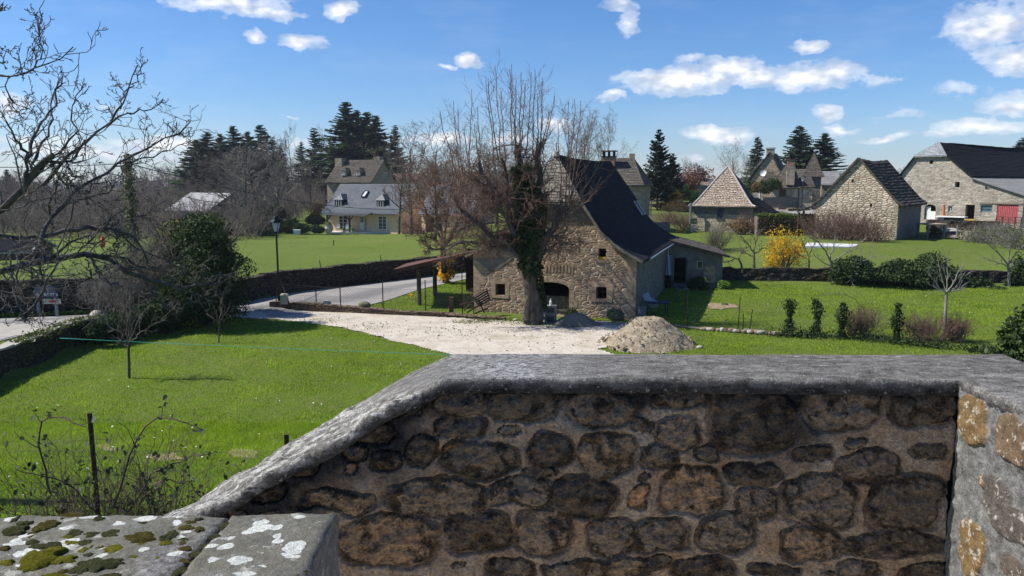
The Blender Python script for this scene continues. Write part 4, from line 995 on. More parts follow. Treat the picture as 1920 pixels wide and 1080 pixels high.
 b = MB(); b.box(fr.P((c0[0] + c1[0]) / 2 - .25, .25, (c1[1] + ar[3][1]) / 2 - .1), (.45, .05, 1.5), -fr.a); b.box(fr.P((c0[0] + c1[0]) / 2 + .3, .22, c1[1] + .45), (.7, .05, .85), -fr.a); b.build('door', M_WHITE, root)
 return fr
BBF = build_bigbarn()
# pyramid-roofed house
def build_pyramid():
 a = 25; O = at(1298, 437, 81.0); fr = Fr(O[0], O[1], a); W = fr.pix(1408, 430)[0]; L = 6.2; z0 = .6; ze = fr.pix(1298, 385)[1]; zt = fr.pix(1353, 312, L * .3)[1]
 root = empty('pyramid_roof_house', fr.P(W / 2, L / 2, z0), 'small square stone house with pale pyramid tile roof, between the barn roof and the hedge', 'building')
 pz = fr.pix
 w = pz(1345.5, 391); w2 = pz(1356, 409)
 b = MB(); panel(b, fr, rect(0, z0, W, ze), [], 0, .3)
 panel(b, fr, rect(0, z0, L, ze), [], W, .3, side=1); panel(b, fr, rect(0, z0, L, ze), [], 0, .3, side=1); panel(b, fr, rect(0, z0, W, ze), [], L, .3)
 b.build('wall', M_PALE2, root)
 b = MB();
 slabpart(root, fr, rect(0.02, ze - .9, W - .02, ze - .02), -.02, 0, M_CREND, 'eave_shade_band')  # flat grey strip: the eave's shade put into the wall colour
 for k in range(2):
  u0 = w[0] + (w2[0] - w[0]) * k / 2; s = slabpart(root, fr, rect(u0 + .01, w2[1], u0 + (w2[0] - w[0]) / 2 - .01, w[1]), -.07, -.025, M_SHUT, 'shutter')
 slabpart(root, fr, rect(w[0] - .12, w2[1] - .12, w2[0] + .12, w2[1] - .01), -.1, -.0, M_SHUT, 'sill')
 o = .42; apx = fr.P(W / 2, L * .45, zt)
 cor = [fr.P(-o, -o, ze - .06), fr.P(W + o, -o, ze - .06), fr.P(W + o, L + o, ze - .06), fr.P(-o, L + o, ze - .06)]
 def curve(c):     # flared hip
  return [c + (apx - c) * k + np.array([0, 0, -.55 * sin(pi * k ** .6) * (1 - k)]) for k in (0, .12, .28, .5, .75, 1.0)]
 cs = [curve(c) for c in cor]
 for i in range(4):
  rows = list(zip(cs[i], cs[(i + 1) % 4])); b = MB(); courses(b, rows, 24, .05, .6, .015, .1, ragged=.05, seed=i + 5); b.build('roof', M_LAUZEL if i != 1 else M_LAUZE, root)  # right slope, turned from the sun, has its shade put into darker tiles
 for i in (0, 1):
  b = MB(); b.tube([p + np.array([0, 0, .05]) for p in cs[i]], .09, 6); b.build('hip_mortar', M_MORT, root)
 b = MB(); A = fr.P(W, 1.2, ze - .1);
 panel(b, fr, [(W, z0), (W + 2.3, z0), (W + 2.3, ze - 1.1), (W, ze + .5)], [], 1.3, .2); panel(b, fr, rect(1.3, z0, L, ze - 1.1), [], W + 2.3, .2, side=1)
 b.build('annex_wall', M_BARNS, root)
 b = MB(); courses(b, [(fr.P(W + 2.7, 1.0, ze - 1.35), fr.P(W + 2.7, L + .3, ze - 1.35)), (fr.P(W - .3, 1.0, ze + .75), fr.P(W - .3, L + .3, ze + .75))], 10, .04, .8, .01, .1); b.build('annex_roof', M_SLATED, root)
build_pyramid()
# slate-roofed cream house, left centre
def long_house(name, label, px0, px1, y, a, z0, eave_py, ridge_py, D, wallm, roofm, ncrs=20, holes=None, over=.5, setback=None, t=.03, jit=.0, ridge_shift=0, gablem=None, seg=1.5, ragged=.0):
 O = at(px0, eave_py, y); fr = Fr(O[0], O[1], a); W = fr.pix(px1, eave_py)[0]; ze = fr.pix((px0 + px1) / 2, eave_py)[1]; zr = fr.pix((px0 + px1) / 2, ridge_py, D / 2)[1]
 root = empty(name, fr.P(W / 2, D / 2, z0), label, 'building')
 b = MB(); hs = holes(fr, W, z0, ze) if holes else []
 panel(b, fr, rect(0, z0, W, ze), hs, 0, .25)
 gp = [(0, z0), (D, z0), (D, ze), (D / 2, zr - .1), (0, ze)]
 panel(b, fr, gp, [], W, .2, side=1, mi=1 if gablem else 0); panel(b, fr, gp, [], 0, .2, side=1, mi=1 if gablem else 0); panel(b, fr, rect(0, z0, W, ze), [], D, .2)
 b.build('wall', [wallm, gablem] if gablem else wallm, root)
 for s in (0, 1):
  t0 = -over if s == 0 else D + over; zz = ze - .12
  k1 = .18; tm = t0 + (D / 2 - t0) * k1; zm = zz + (zr - zz) * (k1 * .72)
  t = t if ncrs > 5 else .003
  rows = [(fr.P(-.35, t0, zz), fr.P(W + .35, t0, zz)), (fr.P(-.35, tm, zm), fr.P(W + .35, tm, zm)), (fr.P(-.35, D / 2, zr), fr.P(W + .35, D / 2, zr))]
  if s: rows = [(r, l) for l, r in rows]
  b = MB(); courses(b, rows, ncrs, t, seg, jit, .14, ragged=ragged); b.build('roof', roofm, root)
 return root, fr, W, ze, zr
def dormer(root, fr, u, t, zb, w, h, depth, wallm, roofm):
 """small hipped dormer; front at depth t, base zb"""
 b = MB(); b.hexa([fr.P(u - w / 2, t, zb), fr.P(u + w / 2, t, zb), fr.P(u + w / 2, t + depth, zb), fr.P(u - w / 2, t + depth, zb)], [fr.P(u - w / 2, t, zb + h), fr.P(u + w / 2, t, zb + h), fr.P(u + w / 2, t + depth, zb + h), fr.P(u - w / 2, t + depth, zb + h)])
 d = b.build('dormer', wallm, root)
 b = MB(); o = .14; A = [fr.P(u - w / 2 - o, t - o, zb + h), fr.P(u + w / 2 + o, t - o, zb + h), fr.P(u + w / 2 + o, t + depth, zb + h), fr.P(u - w / 2 - o, t + depth, zb + h)]
 R0, R1 = fr.P(u, t + w * .35, zb + h + w * .62), fr.P(u, t + depth + .3, zb + h + w * .62)
 for q in ([A[0], A[1], R0], [A[1], A[2], R1, R0], [A[3], A[0], R0, R1]): b.poly(q)
 b.build('dormer_roof', roofm, d)
 framepart(d, fr, u - w * .32, zb + .12, u + w * .32, zb + h - .08, M_WHITE, M_GLASS, t - .05, .06, bars=1, hbars=0)
def build_slate_house():
 a = 24
 def H_(fr, W, z0, ze):
  return []
 root, fr, W, ze, zr = long_house('cream_house', 'cream rendered house under blue-grey slate roof with two dormers, beyond the left field', 612, 752, 115.0, a, -1.3, 398, 345, 8.2, M_CREAM, M_SLATEB, 26, H_, over=.9)
 pz = fr.pix
 def win(x0, y0, x1, y1, nm='window', bars=1, hb=3, mat=M_WHITE):
  a_, c_ = pz(x0, y0), pz(x1, y1); framepart(root, fr, a_[0], c_[1], c_[0], a_[1], mat, M_GLASS, -.06, .09, bars=bars, hbars=hb, name=nm, d=.055)
 win(635, 404, 652.5, 431); win(709, 405, 725.5, 431);
 a_, c_ = pz(675, 405), pz(683, 431); zm = (a_[1] + c_[1]) / 2
 framepart(root, fr, a_[0], zm, c_[0], a_[1], M_WHITE, M_GLASS, -.06, .08, bars=1, hbars=1, name='door', d=.055); slabpart(root, fr, rect(a_[0], c_[1], c_[0], zm - .004), -.05, -.003, M_WHITE, 'door_panel')
 rg = np.random.default_rng(2)
 for x in (617, 685.5):
  for k in range(7):
   u, z = pz(x, 431 - k * 4); w = .28 if k % 2 else .42; slabpart(root, fr, rect(u - w / 2, z, u + w / 2, z + .27), -.03, 0, M_PALE2, 'quoin')
 tp_ = -2.0
 for x in (613, 655):
  u, z = pz(x, 400, tp_); b = MB(); b.beam(fr.P(u, tp_, -1.3), fr.P(u, tp_, ze - .3), .22); b.build('porch_post', M_WOODD, root)
  b = MB(); zz = ze - .38
  for s in (-1, 1):
   if x == 613 and s < 0: continue
   b.beam(fr.P(u, tp_, zz - .8), fr.P(u + s * .75, tp_, zz), .14)
  b.build('porch_brace', M_WOODD, root)
 u0, u1 = pz(611, 400, tp_)[0], pz(686, 400, tp_)[0]
 b = MB(); b.beam(fr.P(u0, tp_, ze - .3), fr.P(u1, tp_, ze - .3), .2, .25); b.build('porch_beam', M_WOODD, root)
 b = MB(); courses(b, [(fr.P(u0 - .3, tp_ - .4, ze - .32), fr.P(u1 + .3, tp_ - .4, ze - .32)), (fr.P(u0 - .3, -.6, ze + .05), fr.P(u1 + .3, -.6, ze + .05))], 5, .02, 1.5, 0, .1); b.build('porch_roof', M_SLATEB, root)
 for x in (641, 719):
  u, _ = pz(x, 380, 1.2); dormer(root, fr, u, .45, ze + .35, 1.4, 1.45, 3.4, M_SLATED, M_SLATEB)
 u, _ = pz(686, 375, 2.4); k = .42;
 z_ = lambda tt: ze - .12 + (zr - ze + .12) * (tt + .9) / (4.1 + .9)
 b = MB(); p = [fr.P(u - .35, 1.7, z_(1.7) + .16), fr.P(u + .35, 1.7, z_(1.7) + .16), fr.P(u + .35, 2.7, z_(2.7) + .16), fr.P(u - .35, 2.7, z_(2.7) + .16)]
 for q0, q1 in zip(p, p[1:] + p[:1]): b.beam(q0, q1, .14, .14)
 f = b.build('roof_window', M_SLATED, root); b = MB(); b.poly(p); b.build('pane', m_plain('bright rooflight', (.6, .65, .7), .2, spec=.9), f)
 O = fr.P(W + 2.8, 1.0, 0); f2 = Fr(O[0], O[1], a); W2, D2 = 8.0, 7.5
 b = MB(); panel(b, f2, rect(0, -1.3, W2, ze), [rect(.6, -1.2, 3.4, ze - .5)], 0, .4); panel(b, f2, [(0, -1.3), (D2, -1.3), (D2, ze), (D2 / 2, zr - .1), (0, ze)], [], 0, .2, side=1); panel(b, f2, [(0, -1.3), (D2, -1.3), (D2, ze), (D2 / 2, zr - .1), (0, ze)], [], W2, .2, side=1)
 b.build('wing_wall', M_CREAM, root)
 for s in (0, 1):
  t0 = -.6 if s == 0 else D2 + .6; rows = [(f2.P(-.3, t0, ze - .12), f2.P(W2 + .3, t0, ze - .12)), (f2.P(-.3, D2 / 2, zr - .15), f2.P(W2 + .3, D2 / 2, zr - .15))]
  if s: rows = [(r, l) for l, r in rows]
  b = MB(); courses(b, rows, 22, .02, 1.5, 0, .14); b.build('wing_roof', M_SLATEB, root)
build_slate_house()
def build_old_house():
 root, fr, W, ze, zr = long_house('old_stone_house', 'tall old stone house with brown stone-slate roof and two chimneys, behind the cream house', 613, 694, 140.0, 20, -1.0, 341, 300, 9.5, M_HAM, M_LAUZE, 20, None, over=.5, t=.05, jit=.04, ragged=.05)
 for x in (645, 672):
  u, _ = fr.pix(x, 325, 1.0); dormer(root, fr, u, .9, ze + 1.1, .95, .9, 2.0, M_HAM, M_LAUZE)
 for (x, yt, yb, t, w, d) in [(634, 296, 322, 3.2, 1.7, 1.5), (706, 293, 306, 4.6, 1.3, 1.2)]:
  u, z = fr.pix(x, yt, t); zb = fr.pix(x, yb + 20, t)[1]
  b = MB(); b.hexa([fr.P(u - w / 2, t, zb), fr.P(u + w / 2, t, zb), fr.P(u + w / 2, t + d, zb), fr.P(u - w / 2, t + d, zb)], [fr.P(u - w / 2 * .85, t, z), fr.P(u + w / 2 * .85, t, z), fr.P(u + w / 2 * .85, t + d, z), fr.P(u - w / 2 * .85, t + d, z)])
  ch = b.build('chimney', M_HAM, root); b = MB(); b.box(fr.P(u, t + d / 2, z + .08), (w * 1.05, d * 1.05, .16), -fr.a); b.build('chimney_cap', M_SLATED, ch)
build_old_house()
def build_small_far():
 root, fr, W, ze, zr = long_house('far_cream_building', 'pale cream gable-less building half hidden by bare trees, right of the old stone house', 727, 780, 150, 15, -1, 336, 325, 6, M_CREAM, M_REDT, 6)
 framepart(root, fr, W * .3, ze - 2.1, W * .3 + .9, ze - .9, M_WHITE, M_GLASS, -.08, .07)
 root, fr, W, ze, zr = long_house('red_roof_outbuilding', 'low outbuilding with dull red roof seen through bare branches left of the near barn', 795, 842, 128, 12, -1, 352, 343, 6, M_HAM, M_REDT, 6)
 root, fr, W, ze, zr = long_house('metal_roof_barn', 'low barn with pale grey metal roof among bare trees, left background', 318, 392, 127, 30, -2, 393, 361, 9, M_WOODG, m_plain('galvanised roofing', (.30, .30, .30), .85, .0, nscale=.8, var=.2), 1, None, over=.6)
 root, fr, W, ze, zr = long_house('corrugated_shed', 'low shed with ribbed pale metal roof behind walnut branches at the left edge', -60, 52, 62, -12, -1.2, 470, 447, 5.5, M_WOODD, m_plain('ribbed metal', (.34, .35, .36), .55, .2, nscale=.8, var=.3), 3, None, over=.3)
 b = MB()
 for k in range(34):
  u = W * k / 33; b.beam(fr.P(u, -.3, ze - .03), fr.P(u, 2.75, zr + .07), .09, .07)
 b.build('roof_rib', M_SLATED, root)
build_small_far()
# house behind the near barn (brick chimney)
def build_chimney_house():
 O = at(1120, 350, 74); fr = Fr(O[0], O[1], 16)
 zr = fr.pix(1165, 296, 3.5)[1]; ze = fr.pix(1180, 345)[1]; W = fr.pix(1203, 345)[0]
 root = empty('brick_chimney_house', fr.P(W / 2, 4, 1), 'house with brown tiled roof and a capped orange brick chimney, behind the near barn ridge', 'building')
 b = MB(); panel(b, fr, rect(0, .5, W, ze), [], 0, .3); gp = [(0, .5), (8, .5), (8, ze), (4, zr - .1), (0, ze)]; panel(b, fr, rect(0, .5, 8, ze), [], W, .2, side=1); panel(b, fr, gp, [], 0, .2, side=1); b.build('wall', M_HAM, root)
 uR = fr.pix(1188, 297, 4)[0]
 b = MB(); courses(b, [(fr.P(-.3, -.4, ze - .1), fr.P(W + .3, -.4, ze - .1)), (fr.P(-.3, 4, zr), fr.P(uR, 4, zr))], 18, .04, 1.2, .02, .12, ragged=.03); b.build('roof', M_LAUZE, root)
 b = MB(); courses(b, [(fr.P(W + .3, 8.4, ze - .1), fr.P(-.3, 8.4, ze - .1)), (fr.P(uR, 4, zr), fr.P(-.3, 4, zr))], 18, .04, 1.2, .02, .12); b.build('roof', M_LAUZE, root)
 b = MB(); courses(b, [(fr.P(W + .3, -.4, ze - .1), fr.P(W + .3, 8.4, ze - .1)), (fr.P(uR, 3.99, zr), fr.P(uR, 4.01, zr))], 12, .03, 1.2, 0, .12); b.build('hip_roof', M_LAUZE, root)
 u0, u1 = fr.pix(1129, 300, 2)[0], fr.pix(1152, 300, 2)[0]; z1 = fr.pix(1140, 295, 2)[1]; z0 = ze
 b = MB(); b.hexa([fr.P(u0, 2, z0), fr.P(u1, 2, z0), fr.P(u1, 3, z0), fr.P(u0, 3, z0)], [fr.P(u0, 2, z1), fr.P(u1, 2, z1), fr.P(u1, 3, z1), fr.P(u0, 3, z1)])
 ch = b.build('chimney', M_BRICK, root); zt = fr.pix(1140, 284, 2)[1]
 b = MB()
 for uu in (u0 + .1, (u0 + u1) / 2, u1 - .1):
  for tt in (2.1, 2.9): b.beam(fr.P(uu, tt, z1), fr.P(uu, tt, zt), .12)
 b.box(fr.P((u0 + u1) / 2, 2.5, z1 + .07), (u1 - u0 + .15, 1.15, .12), -fr.a); b.build('chimney_cowl', M_SLATED, ch)
 b = MB(); b.box(fr.P((u0 + u1) / 2, 2.5, zt + .05), (u1 - u0 + .3, 1.3, .1), -fr.a); b.build('chimney_cap', M_REDT, ch)
 u, z = fr.pix(1187, 288, 4); b = MB(); b.box(fr.P(u - .1, 4, z - .6), (.5, .5, 1.2), -fr.a); b.build('chimney', M_HAM, root)
build_chimney_house()
# hamlet
def hip_block(name, label, px0, px1, y, a, D, z0, eave_py, top_py, wallm, roofm, topw=0.0, cat='building', over=.3, n=12, topx=None):
 O = at(px0, eave_py, y); fr = Fr(O[0], O[1], a); W = fr.pix(px1, eave_py)[0]; ze = fr.pix((px0 + px1) / 2, eave_py)[1]; zt = fr.pix((px0 + px1) / 2, top_py, D / 2)[1]
 uc = W / 2 if topx is None else fr.pix(topx, top_py, D / 2)[0]
 root = empty(name, fr.P(W / 2, D / 2, z0), label, cat)
 b = MB(); panel(b, fr, rect(0, z0, W, ze), [], 0, .3); panel(b, fr, rect(0, z0, D, ze), [], W, .3, side=1); panel(b, fr, rect(0, z0, D, ze), [], 0, .3, side=1); panel(b, fr, rect(0, z0, W, ze), [], D, .3); b.build('wall', wallm, root)
 o = over; cor = [(-o, -o), (W + o, -o), (W + o, D + o), (-o, D + o)]; tops = [(uc - topw / 2, D / 2 - topw / 4), (uc + topw / 2, D / 2 - topw / 4), (uc + topw / 2, D / 2 + topw / 4), (uc - topw / 2, D / 2 + topw / 4)]
 for i in range(4):
  j = (i + 1) % 4; zf = ze - .08
  def mid(k, c, q): return fr.P(c[0] + (q[0] - c[0]) * k, c[1] + (q[1] - c[1]) * k, zf + (zt - zf) * (k if k in (0, 1) else k * .86))
  rows = [(mid(k, cor[i], tops[i]), mid(k, cor[j], tops[j])) for k in (0, .3, 1)]
  b = MB(); courses(b, rows, n, .05, .8, .02, .1, ragged=.04, seed=i); b.build('roof', roofm, root)
 return root, fr, W, ze, zt
def build_hamlet():
 O = at(1409, 350, 118); fr = Fr(O[0], O[1], 25); pz = fr.pix
 W = pz(1463, 350)[0]; apx = pz(1444, 286); l = pz(1407, 338); z0 = 2.0; r_ = pz(1467, 326)
 root = empty('tall_gable_house', fr.P(W / 2, 4, z0), 'tall grey stone house with steep gable topped by a square chimney, in the hamlet', 'building')
 b = MB(); out = [(0, z0), (W, z0), (W, r_[1]), (apx[0] + .9, apx[1] - 1.2), (apx[0], apx[1]), (l[0], l[1]), (0, l[1] - .2)]
 panel(b, fr, out, [], 0, .3); panel(b, fr, out, [], 9, .3); panel(b, fr, rect(0, z0, 9, r_[1]), [], W, .2, side=1); panel(b, fr, rect(0, z0, 9, l[1] - .2), [], 0, .2, side=1); b.build('wall', M_HAM, root)
 b = MB(); courses(b, [(fr.P(l[0] - .5, 9.3, l[1] - .3), fr.P(l[0] - .5, -.25, l[1] - .3)), (fr.P(apx[0], 9.3, apx[1] + .1), fr.P(apx[0], -.25, apx[1] + .1))], 14, .05, 1, .02, .15); b.build('roof', M_SLATED, root)
 b = MB(); courses(b, [(fr.P(W + .4, -.25, r_[1] - .2), fr.P(W + .4, 9.3, r_[1] - .2)), (fr.P(apx[0] + 1.2, -.25, apx[1] - 2.2), fr.P(apx[0] + 1.2, 9.3, apx[1] - 2.2)), (fr.P(apx[0], -.25, apx[1] + .1), fr.P(apx[0], 9.3, apx[1] + .1))], 14, .05, 1, .02, .15); b.build('roof', M_LAUZE, root)
 u0, z = pz(1437, 279); u1, zb = pz(1450, 297)
 b = MB(); b.hexa([fr.P(u0, .1, zb - .6), fr.P(u1, .1, zb - .6), fr.P(u1, 1.3, zb - .6), fr.P(u0, 1.3, zb - .6)], [fr.P(u0, .1, z), fr.P(u1, .1, z), fr.P(u1, 1.3, z), fr.P(u0, 1.3, z)]); ch = b.build('chimney', M_HAM, root)
 b = MB(); b.box(fr.P((u0 + u1) / 2, .7, z + .1), (u1 - u0 + .2, 1.4, .2), -fr.a); b.build('chimney_cap', M_MORT, ch)
 u, z = pz(1431, 325, -.6); c = fr.P(u, -.6, z); dr = nrm(np.array([-.35, -.9, .25]));
 r2 = MB(); A = nrm(np.cross(dr, [0, 0, 1])); B2 = np.cross(A, dr); rings = []
 for rr, dd in ((.02, 0), (.2, .02), (.38, .08), (.5, .15)): rings.append([c + dr * dd + (A * cos(t) + B2 * sin(t)) * rr for t in np.linspace(0, 2 * pi, 17)])
 r2.grid(np.array(rings)); r2.beam(c, c - dr * .5, .05); r2.build('satellite_dish', M_WHITE, root)
 hip_block('low_hipped_wing', 'low hipped stone-slate roofed annex in front of the tall gable house', 1431, 1455, 113, 20, 5, 2, 339, 322, M_HAM, M_LAUZE, .8)
 hip_block('steep_roof_annex', 'steep grey roof annex tucked between the tall gable house and the big-chimney house', 1456, 1467, 122, 20, 4, 2, 327, 306, M_HAM, M_LAUZE, .1)
 root, f, W, ze, zt = hip_block('big_chimney_house', 'low stone house whose steep stone-slate roof rises to a red-capped chimney, centre of the hamlet', 1446, 1497, 110, 18, 6, 1.6, 351, 308, M_PALE2, M_LAUZE, 1.1, topx=1482)
 u0, z = f.pix(1475, 319, -.4); u1, zb = f.pix(1489, 347, -.4)
 b = MB(); b.hexa([f.P(u0, -.4, zb), f.P(u1, -.4, zb), f.P(u1, 2.5, zb), f.P(u0, 2.5, zb)], [f.P(u0 + .03, -.4, z), f.P(u1, -.4, z), f.P(u1, 2.5, z), f.P(u0 + .03, 2.5, z)]); b.build('chimney_breast', M_HAM, root)
 u, z = f.pix(1483, 301, 3); b = MB(); b.box(f.P(u, 3, z - .3), (1.0, .9, .8), -f.a); ch = b.build('chimney', M_BRICK, root); b = MB(); b.box(f.P(u, 3, z + .15), (1.3, 1.1, .1), -f.a); b.build('chimney_cap', M_REDT, ch)
 d = f.pix(1468, 360);
 slabpart(root, f, rect(d[0] - .5, 1.6, d[0] + .4, d[1] + .4), -.05, 0, M_WOODD, 'door')
 root, f, W, ze, zt = hip_block('stone_porch_house', 'stone cottage with small hipped porch roof left of the pointed tower', 1499, 1524, 109, 18, 6, 1.8, 349, 332, M_PALE2, M_LAUZE, 1.5)
 a_, c_ = f.pix(1504, 357), f.pix(1509, 364); framepart(root, f, a_[0], c_[1], c_[0], a_[1], M_WHITE, M_GLASS, -.08, .07)
 root, f, W, ze, zt = hip_block('pointed_tower', 'square stone tower with tall pointed stone-slate roof in the hamlet', 1511, 1540, 116, 18, 3.2, 2, 330, 287, M_BARNS, M_LAUZE, .12, 'tower', .4, 16)
 root, fr2, W, ze, zr = long_house('grey_roof_house', 'long grey-roofed stone house right of the pointed tower', 1541, 1572, 122, 18, 2, 345, 321, 8, M_HAM, M_FIBRE, 8)
 root, fr2, W, ze, zr = long_house('ridge_roof_house', 'stone-slate roof ridge behind the big-chimney house', 1490, 1524, 126, 18, 2, 335, 317, 7, M_HAM, M_LAUZE, 8)
 hip_block('tiny_roof_house', 'tiny stone outbuilding with pale roof peeping out left of the pyramid roof', 1312, 1330, 92, 18, 3, 2, 352, 341, M_PALE2, M_LAUZEL, 1.0)
 b = MB()
build_hamlet()
# vegetation helpers
def grow(P0, D0, L, R, S=5, wig=.25, up=.05, rng=RNG, tip=.35):
 N = len(P0); P = np.zeros((N, S + 1, 3)); P[:, 0] = P0; d = nrm(D0); L = np.broadcast_to(L, (N,)); R = np.broadcast_to(R, (N,))
 for s in range(S):
  d = nrm(d + rng.normal(0, wig, (N, 3)) + np.array([0, 0, up])); P[:, s + 1] = P[:, s] + d * (L / S)[:, None]
 k = np.linspace(1, tip, S + 1)
 return P, R[:, None] * k[None]
def spawn(P, R, L, n, t0, t1, ang, lf, rf, rng=RNG, rmin=.003, angv=.25, lv=.35):
 N, S1, _ = P.shape; S = S1 - 1; L = np.broadcast_to(L, (N,))
 t = (np.arange(n)[None] + rng.random((N, n))) / n; t = t0 + (t1 - t0) * t
 f = np.clip(t * S, 0, S - 1e-4); i = f.astype(int); w = (f - i)[..., None]; I = np.arange(N)[:, None]
 p = P[I, i] * (1 - w) + P[I, i + 1] * w; T = nrm(P[I, i + 1] - P[I, i]); r = R[I, i] * (1 - w[..., 0]) + R[I, i + 1] * w[..., 0]
 q = nrm(np.cross(T, rng.normal(0, 1, T.shape))); a = ang + rng.normal(0, angv, t.shape)
 d = T * np.cos(a)[..., None] + q * np.sin(a)[..., None]
 l = L[:, None] * lf * (1 - .45 * t) * np.clip(1 + rng.normal(0, lv, t.shape), .3, 2)
 return p.reshape(-1, 3), d.reshape(-1, 3), l.ravel(), np.maximum(r * rf, rmin).ravel()
def ramify(b, P, R, L, levels, rng=RNG, mi=0):
 """levels: list of dict(n,t0,t1,ang,lf,rf,S,wig,up,sides,rmin)"""
 out = []
 for q in levels:
  p0, d0, l, r = spawn(P, R, L, q['n'], q.get('t0', .2), q.get('t1', 1), q.get('ang', .7), q.get('lf', .5), q.get('rf', .6), rng, q.get('rmin', .004))
  if 'bias' in q: d0 = nrm(d0 + np.array(q['bias']))
  P, R = grow(p0, d0, l, r, q.get('S', 4), q.get('wig', .25), q.get('up', .05), rng, q.get('tip', .4)); L = l
  b.tubes(P, R, q.get('sides', 3), mi); out.append((P, R, L))
 return out
def quads(b, C, A, B, mi=0, **attrs):
 """leaf cards: centre C, half vectors A, B"""
 N = len(C); V = np.stack([C - A, C + B, C + A, C - B], 1).reshape(-1, 3); Q = np.arange(N * 4).reshape(N, 4)
 b.add(V, [Q], mi, **attrs)
def leaves(b, C, size, rng=RNG, aspect=.55, nout=None, sv=.3, mi=0, droop=0):
 N = len(C); n = nrm(rng.normal(0, 1, (N, 3)) + (nout if nout is not None else 0)); a = nrm(np.cross(n, rng.normal(0, 1, (N, 3)))); a[:, 2] -= droop; a = nrm(a); c = nrm(np.cross(n, a))
 s = size * np.clip(1 + rng.normal(0, sv, N), .4, 2)[:, None] * .5; quads(b, C, a * s, c * s * aspect, mi)
def blob_pts(blobs, n, rng=RNG, shell=.55, rough=.22, nf=1.6, zmin=None):
 vols = np.array([q[3] * q[4] * q[5] for q in blobs]) ** .67; cnt = rng.multinomial(n, vols / vols.sum()); Cs = []; Ns = []
 for q, m in zip(blobs, cnt):
  d = nrm(rng.normal(0, 1, (m, 3))); r = shell + (1 - shell) * rng.random(m) ** .6
  c = np.array(q[:3]); s = np.array(q[3:6]); k = 1 + rough * fbm(d[:, 0] * nf + c[0], d[:, 1] * nf + c[1], d[:, 2] * nf, 7, 4) * 2.2
  Cs.append(c + d * s * (r * k)[:, None]); Ns.append(d)
 C = np.concatenate(Cs); Nn = np.concatenate(Ns)
 if zmin is not None: k = C[:, 2] > zmin; C, Nn = C[k], Nn[k]
 return C, Nn
def bush(name, label, blobs, n, size, mat, cat='bush', group=None, shell=.5, rough=.22, stems=True, aspect=.55, base=None, zmin=None, flowers=None, rng=None):
 rng = rng or np.random.default_rng(int(abs(blobs[0][0] * 31 + blobs[0][1] * 7)) + 1)
 bx = np.mean([q[0] for q in blobs]); by = np.mean([q[1] for q in blobs]); g = gz(bx, by) if base is None else base
 root = empty(name, (bx, by, g), label, cat, group)
 C, Nn = blob_pts(blobs, n, rng, shell, rough, zmin=zmin if zmin is not None else g - .05); b = MB(); leaves(b, C, size, rng, aspect, Nn * .8); b.build('foliage', mat, root, uv=False)
 if stems:
  m = 14; P0 = np.stack([bx + rng.normal(0, .12, m), by + rng.normal(0, .12, m), np.full(m, g - .1)], 1)
  tg = np.array([blobs[i % len(blobs)][:3] for i in range(m)]) + rng.normal(0, .3, (m, 3)) * np.array([blobs[i % len(blobs)][3:6] for i in range(m)]); v = tg - P0; L = np.linalg.norm(v, axis=1) * 1.15
  b = MB(); P, R = grow(P0, v, L, .03 + .012 * L, 5, .12, .02, rng); b.tubes(P, R, 4); ramify(b, P, R, L, [dict(n=6, lf=.45, ang=.6, rf=.6), dict(n=4, lf=.5, ang=.6, rf=.6)], rng); b.build('stem', M_TWIG, root, uv=False)
 if flowers:
  fm, fn, fs = flowers; C, Nn = blob_pts(blobs, fn, rng, .9, rough, zmin=g); b = MB(); leaves(b, C, fs, rng, .9, Nn * 2); b.build('blossom', fm, root, uv=False)
 return root
def twig_bush(name, label, c, w, h, nst, mat, cat='bush', group=None, r=.012, levels=None, lean=.5, base=None, rng=None, up=.06):
 rng = rng or np.random.default_rng(int(abs(c[0] * 37 + c[1] * 11)) + 2); g = gz(c[0], c[1]) if base is None else base
 root = empty(name, (c[0], c[1], g), label, cat, group); b = MB()
 P0 = np.stack([c[0] + rng.normal(0, w * .16, nst), c[1] + rng.normal(0, w * .16, nst), np.full(nst, g - .05)], 1)
 a = rng.random(nst) * 2 * pi; ln = rng.random(nst) ** .7 * lean
 D0 = np.stack([np.cos(a) * ln * w / h, np.sin(a) * ln * w / h, np.ones(nst)], 1); L = h * (.65 + .4 * rng.random(nst))
 P, R = grow(P0, D0, L, r, 6, .13, up, rng, .4); b.tubes(P, R, 3)
 ramify(b, P, R, L, levels or [dict(n=7, lf=.38, ang=.55, rf=.65, up=.1), dict(n=4, lf=.45, ang=.6, rf=.7, up=.05)], rng)
 b.build('twigs', mat, root, uv=False); return root
M_TWIG = m_bark('grey brown twigs', (.075, .062, .05), (.22, .19, .16), 8, .004)
M_TWIGR = m_bark('reddish twigs', (.09, .055, .043), (.25, .165, .125), 8, .004)
M_TWIGP = m_bark('pale grey twigs', (.13, .12, .105), (.30, .275, .24), 8, .004)
M_TWIGD = m_bark('dark walnut bark', (.022, .02, .02), (.15, .14, .135), 11, .012)
M_BARKG = m_bark('fissured grey bark', (.03, .026, .022), (.145, .125, .10), 6, .06)
M_IVY = m_leaf('ivy leaves', [(.018, .035, .01), (.035, .06, .018), (.06, .085, .035)], .12, .65, .15)
M_EVER = m_leaf('dark evergreen leaves', [(.018, .032, .010), (.035, .058, .016), (.06, .085, .025)], .15, .65, .15)
M_EVERL = m_leaf('olive evergreen leaves', [(.05, .07, .015), (.09, .11, .03), (.13, .13, .045)], .25, .5, .3)
M_LAUR = m_leaf('laurel leaves', [(.018, .036, .010), (.038, .066, .018), (.065, .095, .03)], .15, .6, .2)
M_CONI = m_leaf('fir needles', [(.038, .068, .034), (.062, .10, .05), (.09, .135, .065)], .3, .7, .15)
